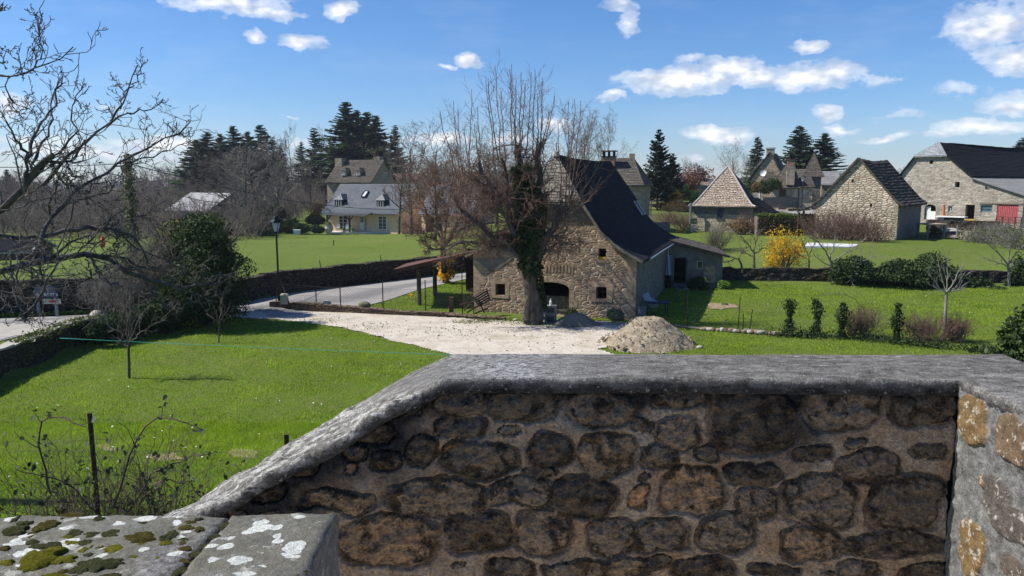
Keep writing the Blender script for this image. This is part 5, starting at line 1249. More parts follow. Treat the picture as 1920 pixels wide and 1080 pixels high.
M_CEDAR = m_leaf('cedar needles', [(.03, .045, .032), (.048, .065, .045), (.07, .088, .06)], .1, .7, .15)
M_FORS = m_leaf('forsythia flowers', [(.62, .33, .01), (.80, .47, .02), (.50, .26, .01)], .35, .6, .2)
M_DRYL = m_leaf('dry brown leaves', [(.13, .07, .04), (.21, .12, .07), (.28, .19, .12)], .25, .8, .1)
M_PURP = m_leaf('reddish buds', [(.13, .055, .055), (.19, .085, .08), (.24, .12, .10)], .2, .8, .1)
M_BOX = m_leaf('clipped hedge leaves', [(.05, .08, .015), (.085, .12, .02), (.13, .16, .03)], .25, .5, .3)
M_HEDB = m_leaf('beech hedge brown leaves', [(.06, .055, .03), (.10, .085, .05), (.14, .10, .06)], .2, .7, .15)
M_BUSHG = m_leaf('fresh green leaves', [(.07, .14, .02), (.12, .20, .03), (.16, .25, .05)], .3, .5, .3)
def proto_bare(seed, h=10.0, spread=.5, mat=None, nl=9, upb=.12, r0=.17, fine=5, crown0=.25, twr=.012, weep=0.0):
 rng = np.random.default_rng(seed); root = empty('bare_tree', (0, 0, 0)); b = MB()
 P, R = grow(np.zeros((1, 3)), np.array([[0, 0, 1.0]]), h * .82, r0, 9, .05, .1, rng, .2); b.tubes(P, R, 6); bt = b
 b.build('trunk', M_BARKG, root, uv=False); b = MB()
 ramify(b, P, R, np.array([h * .82]), [dict(n=nl * 2, t0=crown0, t1=1, ang=.85 * spread / .5, lf=.62, rf=.5, S=6, wig=.12, up=upb, sides=4),
  dict(n=7, lf=.45, ang=.65, rf=.55, S=4, wig=.18, up=upb - weep * .3, rmin=twr), dict(n=fine, lf=.5, ang=.6, rf=.6, S=3, wig=.2, up=.05 - weep, rmin=twr), dict(n=4, lf=.55, ang=.55, rf=.7, S=2, wig=.2, up=-weep, rmin=twr * .8)], rng)
 b.build('crown', mat or M_TWIG, root, uv=False); return root
def proto_conifer(seed, h=20.0, r=4.2, mat=None, layers=44, droop=.25, dens=1.0, flat=False, low=.06):
 rng = np.random.default_rng(seed); root = empty('conifer', (0, 0, 0)); b = MB(); b.tubes(np.array([[[0, 0, -.5], [0, 0, h * .5], [0, 0, h * .99]]]), np.array([[.28, .16, .03]]), 6); b.build('trunk', M_BARKG, root, uv=False)
 b = MB(); z = (np.arange(layers) + rng.random(layers) * .6) / layers; z = low + (1 - low) * z ** .92; nb = 8
 Z = np.clip(np.repeat(z, nb) + rng.normal(0, .9 / layers, layers * nb), low, .995); az = rng.random(len(Z)) * 2 * pi; prof = (1 - Z) ** .78 * (1 - .25 * np.exp(-Z * 8)); Lb = r * prof * (.62 + .5 * rng.random(len(Z))) + .25
 S = 5; s = np.linspace(0, 1, S + 1); dr = droop * (1 - .6 * Z)
 dirx, diry = np.cos(az), np.sin(az)
 P = np.zeros((len(Z), S + 1, 3)); P[..., 0] = dirx[:, None] * Lb[:, None] * s; P[..., 1] = diry[:, None] * Lb[:, None] * s
 P[..., 2] = (Z * h)[:, None] + Lb[:, None] * ((.25 - dr)[:, None] * s - dr[:, None] * .5 * s ** 2 + .18 * s ** 3)
 b.tubes(P, np.linspace(.05, .012, S + 1)[None] * np.ones((len(Z), 1)), 3, 1)
 m = int(30 * dens); t = rng.random((len(Z), m)) ** .75; f = t * S; i = np.minimum(f.astype(int), S - 1); w = (f - i)[..., None]; I = np.arange(len(Z))[:, None]
 C = P[I, i] * (1 - w) + P[I, i + 1] * w; side = np.stack([-diry, dirx, 0 * dirx], 1)[:, None] * rng.choice([-1, 1], (len(Z), m))[..., None]; fw = np.stack([dirx, diry, 0 * dirx], 1)[:, None]
 wl = (.22 + .32 * (1 - t)) * np.minimum(Lb[:, None], 3.2) * (.5 + .6 * rng.random((len(Z), m))) * .75
 d = nrm(side * (.8) + fw * .75 + np.array([0, 0, -.15 if flat else -.35]) + rng.normal(0, .22, C.shape)); A = d * wl[..., None] * .6
 Bv = nrm(np.cross(d, rng.normal(0, .35, C.shape) + np.array([0, 0, 1.0]))) * (.17 + .12 * rng.random((len(Z), m)))[..., None] * (h / 20) ** .3
 quads(b, (C + A).reshape(-1, 3), A.reshape(-1, 3) * 1.1, Bv.reshape(-1, 3))
 b.build('crown', [mat or M_CONI, M_BARKG], root, uv=False); return root
def place(proto, used, name, label, cat, group, loc, scale, rz):
 o = proto if not used else copy_tree(proto)
 o.name = name; o.location = loc; o.scale = (scale[0], scale[0], scale[1]) if hasattr(scale, '__len__') else (scale,) * 3; o.rotation_euler = (0, 0, rz); tag(o, label, cat, group); return o
class Protos:
 def __init__(s, mk): s.p = mk; s.used = [False] * len(mk); s.i = 0
 def put(s, k, name, label, cat, group, x, y, top_z, base_z, hproto, wf=1.0, rz=None):
  h = top_z - base_z; sc = h / hproto; o = place(s.p[k], s.used[k], name, label, cat, group, (x, y, base_z), (sc * wf, sc), RNG.random() * 6.28 if rz is None else rz); s.used[k] = True; return o
CON = Protos([proto_conifer(1, 20, 4.2), proto_conifer(2, 20, 3.8, droop=.35), proto_conifer(3, 20, 3.0, dens=.8, layers=36, droop=.15)])
def tpx(px, top, y): return at(px, top, y)
def put_con(k, px, top, y, width_px, label, group=None, name='fir_tree', base=None):
 p = tpx(px, top, y); g = gz(p[0], y) - .3 if base is None else base; h = p[2] - g; rr = [4.2, 3.8, 3.0][k] * h / 20; want = width_px / 2 / ppm(y)
 return CON.put(k, name, label, 'tree', group, p[0], y, p[2], g, 20, max(want / rr * 1.8, .9))
LG = 'firs behind the fields on the left'
for i, (k, px, top, y, w) in enumerate([(0, 366, 262, 165, 74), (1, 387, 247, 172, 66), (0, 413, 251, 178, 60), (1, 437, 236, 175, 62), (0, 463, 247, 180, 62), (1, 488, 234, 176, 60), (2, 511, 257, 182, 34), (2, 525, 273, 170, 34)]):
 lab = ['leftmost dark fir of the row above the metal-roofed barn', 'second dark fir from the left, tall, above the metal-roofed barn', 'dark fir third from the left, slightly shorter than its neighbours', 'tall pointed fir standing fourth in the left row', 'broad fir behind the tip of the big grey bare tree', 'tall pointed fir right of the big grey bare tree tip', 'thin fir at the right end of the left fir row', 'short thin fir last in the left fir row'][i]
 put_con(k, px, top, y, w, lab, LG)
HG = 'tall firs behind the old stone house'
for i, (k, px, top, y, w) in enumerate([(0, 648, 192, 176, 92), (1, 668, 207, 182, 70), (0, 688, 210, 178, 74), (1, 704, 217, 174, 70), (2, 740, 235, 170, 42), (1, 622, 268, 184, 40)]):
 lab = ['tallest dark fir rising behind the chimney of the old stone house', 'dark fir just right of the tallest fir behind the old house', 'third tall fir behind the old stone house roof ridge', 'rightmost of the clustered tall firs behind the old stone house', 'isolated fir right of the old stone house', 'short fir at the left foot of the tallest fir'][i]
 put_con(k, px, top, y, w, lab, HG)
put_con(2, 589, 240, 178, 48, 'slim grey-green fir between the two dark fir clusters'); put_con(2, 564, 266, 182, 34, 'small slender fir left of the slim grey-green fir');
put_con(0, 1500, 236, 150, 68, 'tall dark fir behind the pointed tower of the hamlet'); put_con(1, 1546, 250, 146, 74, 'wide dark fir right of the pointed tower, with drooping boughs'); put_con(1, 1421, 257, 158, 36, 'narrow fir left of the tall gable house chimney')
put_con(2, 1478, 300, 160, 30, 'small dark fir tip between the hamlet roofs')
put_con(0, 12, 318, 210, 34, 'small dark conifer on the horizon at the left edge')
put_con(1, 1921, 258, 130, 60, 'dark conifer tip above the long barn roof at the right edge')
c = proto_conifer(9, 16, 4.6, M_CEDAR, 26, .05, 1.5, True, .12); p = tpx(1236, 243, 92); g = gz(p[0], 92); c.name = 'cedar_tree'; c.location = (p[0], 92, g); c.scale = ((p[2] - g) / 16 * 1.0,) * 3
tag(c, 'blue-green cedar with layered boughs between the near barn roof and the pyramid roof', 'tree')
c2 = copy_tree(c); c2.name = 'cedar_tree'; p = tpx(1262, 288, 97); g = gz(p[0], 97); c2.location = (p[0], 97, g); c2.scale = ((p[2] - g) / 16 * 1.15,) * 2 + ((p[2] - g) / 16,); c2.rotation_euler = (0, 0, 2)
tag(c2, 'lower dark cedar just right of the taller layered cedar', 'tree')
BAR = Protos([proto_bare(21, 10, .5), proto_bare(22, 10, .6, M_TWIGR), proto_bare(23, 10, .42, M_TWIGP, weep=.12), proto_bare(24, 10, .65, M_TWIG, nl=11, twr=.014)])
def put_bare(k, px, top, y, wf, label, group=None, base_py=None, name='bare_tree'):
 p = tpx(px, top, y); g = gz(p[0], y) if base_py is None else at(px, base_py, y)[2]
 return BAR.put(k, name, label, 'tree', group, p[0], y, p[2], g - .2, 9.0, wf)
rg = np.random.default_rng(77); WG = 'bare trees of the wood on the left'
for i in range(46):
 y = [232, 205, 182, 160, 143, 128][i % 6] + rg.uniform(-8, 8); px = -40 + (i * 61.8) % 400 + rg.uniform(-12, 12)
 if y < 150 and px > 290: px -= 150
 top = {0: 322, 1: 330, 2: 338, 3: 345, 4: 355, 5: 368}[i % 6] + rg.uniform(-9, 9)
 put_bare([0, 3, 1, 0, 3, 0][(i * 7) % 6], px, top, y, 1.25, 'bare brown woodland tree among many beyond the left meadows', WG)
for i in range(24):
 y = rg.uniform(190, 260); px = rg.uniform(500, 1010); put_bare([0, 3, 1][i % 3], px, rg.uniform(298, 318), y, 1.2, 'bare tree on the skyline behind the houses and the pollarded tree', 'bare trees on the central skyline')
put_bare(3, 480, 282, 122, 1.75, 'large rounded grey bare tree left of the cream house', None, 438); put_bare(2, 455, 305, 118, 1.5, 'smaller pale bare tree on the left flank of the large grey one', None, 440); put_bare(2, 512, 300, 119, 1.5, 'pale bare tree on the right flank of the large grey one', None, 438)
put_bare(0, 580, 318, 128, 1.2, 'bare tree just left of the cream house'); put_bare(3, 545, 252, 180, .5, 'bare larch-like tree between two slim firs'); put_bare(0, 607, 258, 184, .5, 'thin bare tree left of the tallest fir'); put_bare(1, 535, 330, 150, 1.3, 'reddish bare tree above the upper lawn left of the cream house')
put_bare(0, 768, 262, 100, 1.3, 'tall grey bare tree right of the cream house roof'); put_bare(3, 745, 292, 96, 1.1, 'low spreading bare tree before the cream house wing', None, 436); put_bare(1, 812, 268, 84, 1.2, 'reddish bare tree behind the tangled tree'); put_bare(0, 870, 290, 90, 1.3, 'bare tree seen through the left crown of the pollarded tree'); put_bare(3, 930, 285, 96, 1.3, 'bare tree seen just left of the ivy-clad stem')
for i, (px, top, w) in enumerate([(1062, 238, .8), (1100, 243, .8), (1143, 245, .75)]): put_bare(2, px, top, 140, w, 'pale birch with drooping twigs, %s above the barn ridge' % ['leftmost of the three', 'middle one of the three', 'rightmost of the three'][i], 'birches above the barn ridge', name='birch_tree')
put_bare(2, 1380, 286, 150, 1.0, 'bluish grey bare tree left of the tall gable house'); put_bare(0, 1400, 300, 146, .9, 'thin bare tree touching the narrow fir of the hamlet'); put_bare(0, 1283, 308, 140, 1.2, 'grey bare tree between the cedars and the pyramid roof', None)
for i in range(16): put_bare([0, 3, 2][i % 3], rg.uniform(1180, 1900), rg.uniform(316, 330), rg.uniform(190, 250), 1.3, 'bare tree on the skyline behind the hamlet', 'bare trees on the right skyline')
put_bare(1, 375, 372, 118, 1.3, 'pinkish bare tree before the metal-roofed barn', None, 425)
def pb(px, py, y, rx, ry, k=1.0):       # blob from pixels
 p = at(px, py, y); m = ppm(y); return (p[0], p[1], p[2], rx / m, rx / m * k, ry / m)
bush('purple_tree', 'round reddish purple tree left of the pyramid roof', [pb(1305, 335, 118, 32, 26), pb(1290, 350, 118, 22, 22)], 4200, .30, M_PURP, 'tree', shell=.2)
EG = 'dark evergreen shrubs below the large grey bare tree'
for i, (px, py, y, rx, ry) in enumerate([(478, 418, 112, 24, 26), (515, 412, 114, 26, 30), (545, 425, 112, 20, 14), (590, 412, 118, 18, 10), (566, 428, 110, 15, 9), (595, 430, 110, 12, 7), (500, 440, 108, 20, 10)]):
 bush('evergreen_shrub', ['dark evergreen shrub under the left side of the large grey bare tree', 'tall dark evergreen shrub under the right side of the large grey bare tree', 'dark low hedge shrub left of the round green bush', 'dark shrub against the porch end of the cream house', 'round green bush on the lawn edge left of the terrace', 'small round bush beside the terrace of the cream house', 'low dark shrub at the left end of the far lawn edge'][i], [pb(px, py, y, rx, ry, .6)], 2600, .35, M_EVER if i not in (4, 5) else M_LAUR, group=EG, stems=False)
bush('copper_shrub', 'copper-leaved shrub left of the cream house', [pb(594, 392, 124, 11, 15)], 1200, .28, M_DRYL)
bush('evergreen_tree', 'large dark evergreen tree beside the road at the far corner of the near lawn', [pb(372, 450, 34, 48, 46), pb(400, 500, 33.6, 52, 55), pb(365, 545, 33.2, 60, 55), pb(405, 565, 33.4, 42, 38), pb(345, 480, 34.5, 38, 40)], 46000, .12, M_EVER, 'tree', shell=.3, rough=.42)
bush('olive_shrub', 'olive green leafy shrub rising behind the large dark evergreen', [pb(345, 430, 36.5, 36, 24), pb(320, 470, 36, 34, 40), pb(385, 420, 36.5, 30, 18)], 9000, .15, M_EVERL, shell=.4, flowers=(M_FORS, 90, .12))
bush('ivy_thicket', 'dark ivy thicket spilling over the low roadside wall left', [pb(185, 620, 29.5, 22, 25), pb(215, 612, 30.5, 35, 26), pb(262, 600, 31.5, 40, 30), pb(312, 592, 32.5, 40, 34)], 16000, .12, M_IVY, shell=.4, rough=.3)
for i, (px, w, h, n, lab) in enumerate([(205, 2.4, 2.6, 46, 'tangle of grey-green twigs on the roadside wall, leftmost clump'), (262, 2.8, 3.4, 60, 'tall bare shrub left of the large dark evergreen'), (318, 2.6, 3.8, 60, 'bare shrub leaning against the large dark evergreen')]):
 p = atz(px, 625 - i * 10, 0); twig_bush('bare_shrub', lab, (p[0], p[1] + .8), w, h, n, [M_TWIGP, M_TWIG, M_TWIGP][i], levels=[dict(n=9, lf=.42, ang=.6, rf=.65, up=.1), dict(n=6, lf=.5, ang=.6, rf=.7, up=.05), dict(n=3, lf=.5, ang=.6, rf=.7)], lean=.9)
bush('greenish_hedge', 'thin olive-leaved scrub behind the roadside wall', [pb(250, 520, 38, 60, 42), pb(190, 545, 37, 36, 30)], 7000, .07, M_EVERL, shell=.1, rough=.4)
RG_ = 'laurels along the garden wall'
for i, (px, py, y, rx, ry, lab) in enumerate([(1604, 494, 47.5, 40, 34, 'dark laurel right of the leaning bare trees by the garden wall'), (1684, 500, 47.2, 44, 34, 'broad dark laurel in the middle of the garden wall'), (1742, 496, 47, 48, 40, 'tallest glossy laurel behind the small vase-shaped tree'), (1836, 532, 46.5, 34, 26, 'low laurel left of the clipped dome'), (1912, 512, 46.5, 24, 50, 'dark ivy-covered shrub at the right frame edge'), (1790, 530, 46.8, 30, 24, 'laurel between the tallest laurel and the low one')]):
 bush('laurel_bush', lab, [pb(px, py + 8, y, rx * .82, ry * .75, .8), pb(px + rx * .4, py + ry * .6, y - .2, rx * .8, ry * .6, .8), pb(px - rx * .5, py + ry * .55, y - .2, rx * .7, ry * .6, .8)], 8000, .15, M_LAUR, group=RG_, shell=.4, stems=False, rough=.38)
bush('clipped_dome', 'smooth clipped dark dome bush beside the garden wall, right', [pb(1868, 556, 45.8, 36, 20, 1), ], 6500, .08, M_EVER, shell=.85, rough=.05, stems=False)
bush('round_green_bush', 'small bright green round bush right of the lean-to shed', [pb(1357, 537, 45.5, 13, 11)], 1500, .12, M_BUSHG, stems=False)
bush('grey_lavender_bush', 'grey-green bush at the foot of the barn quoins', [pb(1153, 590, 34.2, 17, 13)], 2200, .07, m_leaf('grey green leaves', [(.09, .13, .08), (.14, .18, .11), (.11, .16, .09)], .2), stems=False)
bush('dark_doorstep_bush', 'small dark bush beside the barn door', [pb(1072, 590, 35.0, 13, 12)], 1200, .08, M_EVER, stems=False)
def forsythia(name, label, blobs, n, size):
 root = bush(name, label, blobs, n, size, M_FORS, shell=.15, rough=.4, aspect=.7); return root
forsythia('forsythia', 'large golden forsythia in flower in the middle of the garden', [pb(1468, 462, 50, 36, 36), pb(1450, 490, 50, 24, 30), pb(1490, 478, 50, 26, 30)], 3800, .10)
forsythia('forsythia', 'bright yellow forsythia seen under the timber shelter roof', [pb(836, 512, 46, 18, 16), pb(833, 488, 46, 17, 9)], 2600, .10)
forsythia('yellow_shrub', 'small yellow shrub below the pyramid-roofed house corner', [pb(1277, 440, 73, 9, 9), pb(1290, 449, 72, 7, 5)], 600, .14)
forsythia('yellow_shrub', 'yellow-green shrub by the firewood pile', [pb(1266, 366, 93, 14, 10)], 900, .16)
bush('green_shrub', 'green shrub behind the firewood pile', [pb(1300, 368, 98, 22, 10), pb(1283, 355, 98, 10, 10)], 1800, .22, M_BUSHG, stems=False)
DB = 'dry shrubs around the pyramid-roofed house'
for i, (px, py, y, w, h, lab) in enumerate([(1285, 430, 73, 3.0, 1.9, 'dry brown shrub on the bank left of the pyramid-roofed house'), (1255, 418, 76, 3.4, 1.6, 'dry brown shrub on the bank below the firewood'), (1342, 470, 62, 2.2, 2.2, 'olive-brown shrub in front of the pyramid-roofed house'), (1395, 440, 71, 4.2, 2.6, 'rust-tinted bare shrub before the right corner of the pyramid-roofed house')]):
 p = gpt(px, py, 30, 120); twig_bush('dry_shrub', lab, (p[0], p[1]), w, h, 60, M_TWIGR if i != 2 else M_TWIG, group=DB, r=.02, lean=1.0)
bush('dry_shrub', 'leafy rust-brown shrub against the right corner of the pyramid-roofed house', [pb(1388, 422, 75, 26, 13)], 1500, .16, M_DRYL, group=DB, shell=.2, rough=.4)
def build_hedge():
 p0, p1 = gpt(1421, 440, 60, 90), gpt(1527, 442, 60, 90); p0 = at(1421, 430, 73); p1 = at(1528, 430, 71); zt = at(1470, 404, 72)[2]; z0 = zt - 2.1
 root = empty('clipped_hedge', ((p0[0] + p1[0]) / 2, 72, z0), 'long clipped hedge with sunlit green top between the pyramid house and the gabled barn', 'hedge')
 rng = np.random.default_rng(5); n = 16000; u = rng.random(n); k = rng.random(n); f = rng.integers(0, 3, n)
 C = np.zeros((n, 3)); th = 1.3
 C[:, 0] = p0[0] + (p1[0] - p0[0]) * u; C[:, 1] = p0[1] + (p1[1] - p0[1]) * u
 top = f == 0; C[:, 1] += np.where(top, k * th, np.where(f == 1, 0, .2 * k)); C[:, 2] = np.where(top, zt, z0 + k * (zt - z0)) + fbm(u * 20, k * 3, 0, 4, 3) * .1
 C += rng.normal(0, .05, C.shape); b = MB();
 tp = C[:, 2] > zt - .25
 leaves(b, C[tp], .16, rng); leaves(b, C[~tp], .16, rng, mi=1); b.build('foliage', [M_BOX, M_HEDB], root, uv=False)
 b = MB(); b.hexa([p0 * [1, 1, 0] + [0, .1, z0], p1 * [1, 1, 0] + [0, .1, z0], p1 * [1, 1, 0] + [0, th - .1, z0], p0 * [1, 1, 0] + [0, th - .1, z0]], [p0 * [1, 1, 0] + [0, .1, zt - .12], p1 * [1, 1, 0] + [0, .1, zt - .12], p1 * [1, 1, 0] + [0, th - .1, zt - .12], p0 * [1, 1, 0] + [0, th - .1, zt - .12]]); b.build('inner_branches', M_TWIG, root)
build_hedge()
bush('dark_garden_shrub', 'dark evergreen behind the white gate near the hamlet lane', [pb(1432, 352, 104, 18, 12), pb(1410, 350, 104, 14, 12), pb(1450, 345, 108, 16, 10)], 3600, .25, M_EVER, stems=False)
bush('brown_hedge_tree', 'small copper-brown shrub between the dark evergreens by the lane', [pb(1418, 350, 102, 10, 9)], 800, .2, M_DRYL, stems=False)
p = at(1590, 450, 62.0)
for i, (px, w, h, n, yy) in enumerate([(1545, 4.0, 2.7, 90, 65.6), (1588, 4.2, 2.9, 100, 63.9), (1636, 3.4, 2.2, 70, 62.4)]):
 q = at(px, 450, yy); twig_bush('climbing_vine', ['dry vine over the left foot of the gabled barn wall', 'dry vine beside the ochre door of the gabled barn', 'dry vine over the right foot of the gabled barn wall'][i], (q[0], yy), w, h, n, M_TWIGR, 'climber', 'dry vines on the gabled barn', r=.022, lean=1.0, base=gz(q[0], yy))
def traced(limbs, S=10, jit=.0, rng=RNG, rs=1.0):
 """limbs: list of (pixel polyline, depth or (d0,d1), r0px, r1px) -> P,R,L"""
 Ps, Rs = [], []
 for pts, dep, r0, r1 in limbs:
  pts = np.array(pts, float); d = np.concatenate([[0], np.cumsum(np.linalg.norm(np.diff(pts, axis=0), axis=1))]); q = np.linspace(0, d[-1], S + 1)
  x = np.interp(q, d, pts[:, 0]); y = np.interp(q, d, pts[:, 1]); dd = np.linspace(dep[0], dep[1], S + 1) if hasattr(dep, '__len__') else np.full(S + 1, float(dep))
  P = np.array([at(a, b_, c_) for a, b_, c_ in zip(x, y, dd)]); P[1:-1] += rng.normal(0, jit, (S - 1, 3)); Ps.append(P); Rs.append(np.linspace(r0, r1, S + 1) / F * dd * rs)
 P = np.array(Ps); L = np.linalg.norm(np.diff(P, axis=1), axis=2).sum(1); return P, np.array(Rs), L
def traced_tree(name, label, trunk, limbs, levels, mat, barkm, cat='tree', loc=None, group=None, seed=1, S=10, sides=6, jit=.02, tlevels=None, rs=.62):
 rng = np.random.default_rng(seed); TP, TR_, TL = traced(trunk, S, 0, rng, rs * 1.15); l0 = TP[0, 0] if loc is None else np.array(loc)
 root = empty(name, l0, label, cat, group); b = MB(); b.tubes(TP, TR_, 10); b.build('trunk', barkm, root, uv=False, smooth=True)
 b = MB(); P, R, L = traced(limbs, S, jit, rng, rs); b.tubes(P, R, sides); ramify(b, P, R, L, levels, rng)
 if tlevels: ramify(b, TP, TR_, TL, tlevels, rng)
 b.build('crown', mat, root, uv=False, smooth=True); return root
GL = [dict(n=8, t0=.25, lf=.40, ang=.7, rf=.55, S=5, wig=.22, up=.06, rmin=.012), dict(n=5, lf=.45, ang=.65, rf=.6, S=4, wig=.22, up=.05, rmin=.010), dict(n=3, lf=.5, ang=.6, rf=.6, S=3, rmin=.009)]
traced_tree('garden_tree', 'leaning bare fruit tree left of the laurels at the garden wall', [([(1563, 532), (1560, 505), (1556, 486)], 47.8, 4, 3)],
 [([(1556, 488), (1545, 465), (1530, 450), (1515, 444)], 47.8, 2.5, 1), ([(1556, 486), (1562, 462), (1566, 448)], (47.8, 48.5), 2.5, 1), ([(1558, 492), (1580, 478), (1605, 462), (1625, 446)], (47.8, 47), 2.2, 1), ([(1566, 530), (1590, 505), (1620, 488), (1640, 480)], (47.6, 46.5), 2.5, .9), ([(1560, 500), (1540, 490), (1525, 476)], 47.8, 1.8, .8)], GL, M_TWIGP, M_TWIGP, seed=3)
traced_tree('garden_tree', 'bare fruit tree between the shed and the forsythia', [([(1414, 512), (1414, 488), (1413, 470)], 50, 3.5, 2.5)],
 [([(1413, 472), (1400, 455), (1388, 440)], 50, 2, .8), ([(1413, 470), (1418, 450), (1425, 430)], 50, 2, .8), ([(1413, 478), (1430, 466), (1446, 458)], 50, 1.8, .8), ([(1413, 482), (1395, 472), (1376, 468)], 50, 1.8, .8)], GL, M_TWIG, M_TWIG, seed=4)
traced_tree('garden_tree', 'crooked low bare tree immediately right of the shed roof', [([(1392, 512), (1390, 495), (1384, 484)], 48.5, 3, 2.2)],
 [([(1384, 486), (1368, 480), (1352, 478)], 48.5, 2, .9), ([(1385, 486), (1392, 470), (1400, 462)], 48.5, 1.8, .8), ([(1380, 483), (1365, 492), (1354, 490)], 48.5, 1.6, .8)], GL, M_TWIG, M_TWIG, seed=5)
traced_tree('garden_tree', 'bare young tree just right of the golden forsythia', [([(1516, 520), (1517, 495), (1516, 478)], 49, 2.4, 1.8)],
 [([(1516, 480), (1508, 462), (1502, 448)], 49, 1.6, .7), ([(1516, 480), (1524, 462), (1532, 450)], 49, 1.6, .7), ([(1516, 486), (1500, 478), (1490, 470)], 49, 1.4, .7)], GL, M_TWIG, M_TWIG, seed=6)
traced_tree('vase_tree', 'small vase-shaped bare tree with pale trunk on the garden lawn', [([(1771, 640), (1772, 600), (1774, 565), (1775, 547)], 30.6, 4.5, 3.4)],
 [([(1775, 549), (1762, 538), (1748, 520), (1740, 508)], 30.6, 2.2, .8), ([(1775, 548), (1768, 528), (1762, 505), (1760, 490)], 30.8, 2.2, .8), ([(1775, 548), (1777, 520), (1778, 495), (1778, 482)], 30.6, 2.4, .8), ([(1775, 548), (1788, 530), (1798, 510), (1806, 495)], 30.4, 2.2, .8), ([(1775, 549), (1792, 538), (1808, 522), (1818, 510)], 30.6, 2.2, .8), ([(1775, 549), (1755, 541), (1738, 530)], 30.3, 1.8, .8), ([(1775, 549), (1796, 544), (1812, 532)], 31, 1.8, .8)],
 [dict(n=7, t0=.2, lf=.45, ang=.45, rf=.6, S=4, wig=.1, up=.12, rmin=.009), dict(n=3, lf=.5, ang=.5, rf=.7, S=3, wig=.1, up=.1, rmin=.008)], M_TWIGP, M_TWIGP, seed=7)
traced_tree('lawn_tree', 'young bare tree standing alone on the near lawn, left', [([(242, 711), (242, 685), (241, 660), (242, 640)], 24.6, 5, 4)],
 [([(242, 642), (236, 610), (226, 585), (215, 560)], 24.6, 3.2, 1), ([(242, 640), (244, 595), (243, 550), (246, 508)], 24.6, 3.4, 1), ([(242, 641), (238, 600), (230, 555), (228, 520)], 24.6, 3, 1), ([(242, 641), (250, 600), (262, 560), (264, 530)], 24.6, 3, 1), ([(242, 642), (252, 615), (268, 592), (280, 565)], 24.5, 3.2, 1), ([(242, 644), (222, 622), (200, 608), (180, 596)], 24.4, 2.8, 1), ([(242, 644), (262, 625), (285, 612), (305, 600)], 24.8, 2.8, 1), ([(241, 650), (228, 640), (218, 634)], 24.2, 2, .8)],
 [dict(n=8, t0=.2, lf=.42, ang=.6, rf=.55, S=5, wig=.2, up=.08, rmin=.009), dict(n=5, lf=.48, ang=.6, rf=.6, S=4, wig=.2, up=.06, rmin=.006), dict(n=2, lf=.5, ang=.6, rf=.7, S=3, rmin=.005)], M_TWIG, M_BARKG, seed=8, rs=.5)
traced_tree('lawn_tree', 'small bare sapling at the far edge of the near lawn', [([(410, 645), (411, 620), (412, 602)], 30.2, 2.4, 1.8)],
 [([(412, 604), (405, 588), (400, 572)], 30.2, 1.5, .6), ([(412, 603), (414, 580), (413, 560)], 30.2, 1.5, .6), ([(412, 604), (422, 588), (430, 574)], 30.2, 1.5, .6), ([(412, 606), (398, 596), (388, 590)], 30.2, 1.2, .6), ([(412, 606), (426, 597), (438, 592)], 30.2, 1.2, .6)],
 [dict(n=6, lf=.42, ang=.5, rf=.6, S=4, up=.1, rmin=.007), dict(n=3, lf=.5, ang=.5, rf=.7, S=3, rmin=.005)], M_TWIG, M_BARKG, seed=9, rs=.5)
traced_tree('edge_tree', 'straggly olive-grey bare tree at the right frame edge above the wall', [([(1893, 560), (1892, 520), (1890, 495)], 46, 4, 3)],
 [([(1890, 497), (1872, 475), (1850, 455), (1838, 446)], 46, 2.5, .8), ([(1890, 495), (1893, 465), (1890, 440)], 46, 2.5, .8), ([(1891, 495), (1910, 470), (1930, 450)], 46, 2.5, .8), ([(1891, 500), (1870, 492), (1848, 484)], 46, 2, .8), ([(1891, 505), (1915, 492), (1935, 488)], 46, 2, .8)],
 GL, M_TWIGP, M_TWIGP, seed=10)
for i, (px, y0, y1, y) in enumerate([(1479, 562, 626, 31.9), (1524, 562, 628, 31.6), (1577, 568, 634, 31.1), (1680, 570, 638, 30.5)]):
 rng = np.random.default_rng(50 + i); t, q = at(px, y0, y), at(px, y1, y); root = empty('ivy_post', (q[0], y, 0), ['leftmost ivy-wrapped garden post', 'curved ivy-wrapped post, second from the left', 'ivy-wrapped post left of the first brown shrub', 'ivy-wrapped post between the two brown shrubs'][i], 'post', 'ivy-wrapped posts across the garden')
 b = MB(); bend = .18 if i == 1 else 0; pts = [np.array([q[0] + bend * sin(k * 3.0), y, -.1 + k * t[2]]) for k in np.linspace(0, 1, 7)]; b.tube(pts, .035, 6); b.build('post', M_WOODG, root)
 k = rng.random(1700); C = np.stack([q[0] + bend * np.sin(k * 3), y + 0 * k, k * t[2]], 1) + rng.normal(0, 1, (1700, 3)) * (np.array([.09, .09, .03]) * (1 + .5 * np.sin(k * 9 + i))[:, None]); b = MB(); leaves(b, C, .075, rng, .8); b.build('ivy', M_IVY, root, uv=False)
for i, (px, w, h, lab) in enumerate([(1612, 1.5, 1.35, 'brown twiggy shrub between two ivy-wrapped posts'), (1722, 2.0, 1.3, 'wide brown twiggy shrub left of the vase-shaped tree'), (1788, .9, 1.1, 'small brown shrub at the foot of the vase-shaped tree')]):
 p = atz(px, [632, 640, 641][i], 0); twig_bush('brown_shrub', lab, p, w, h, 90, M_TWIGR, group='brown shrubs along the garden fence', r=.012, lean=.9, levels=[dict(n=8, lf=.4, ang=.5, rf=.7, up=.1), dict(n=4, lf=.5, ang=.5, rf=.7)])
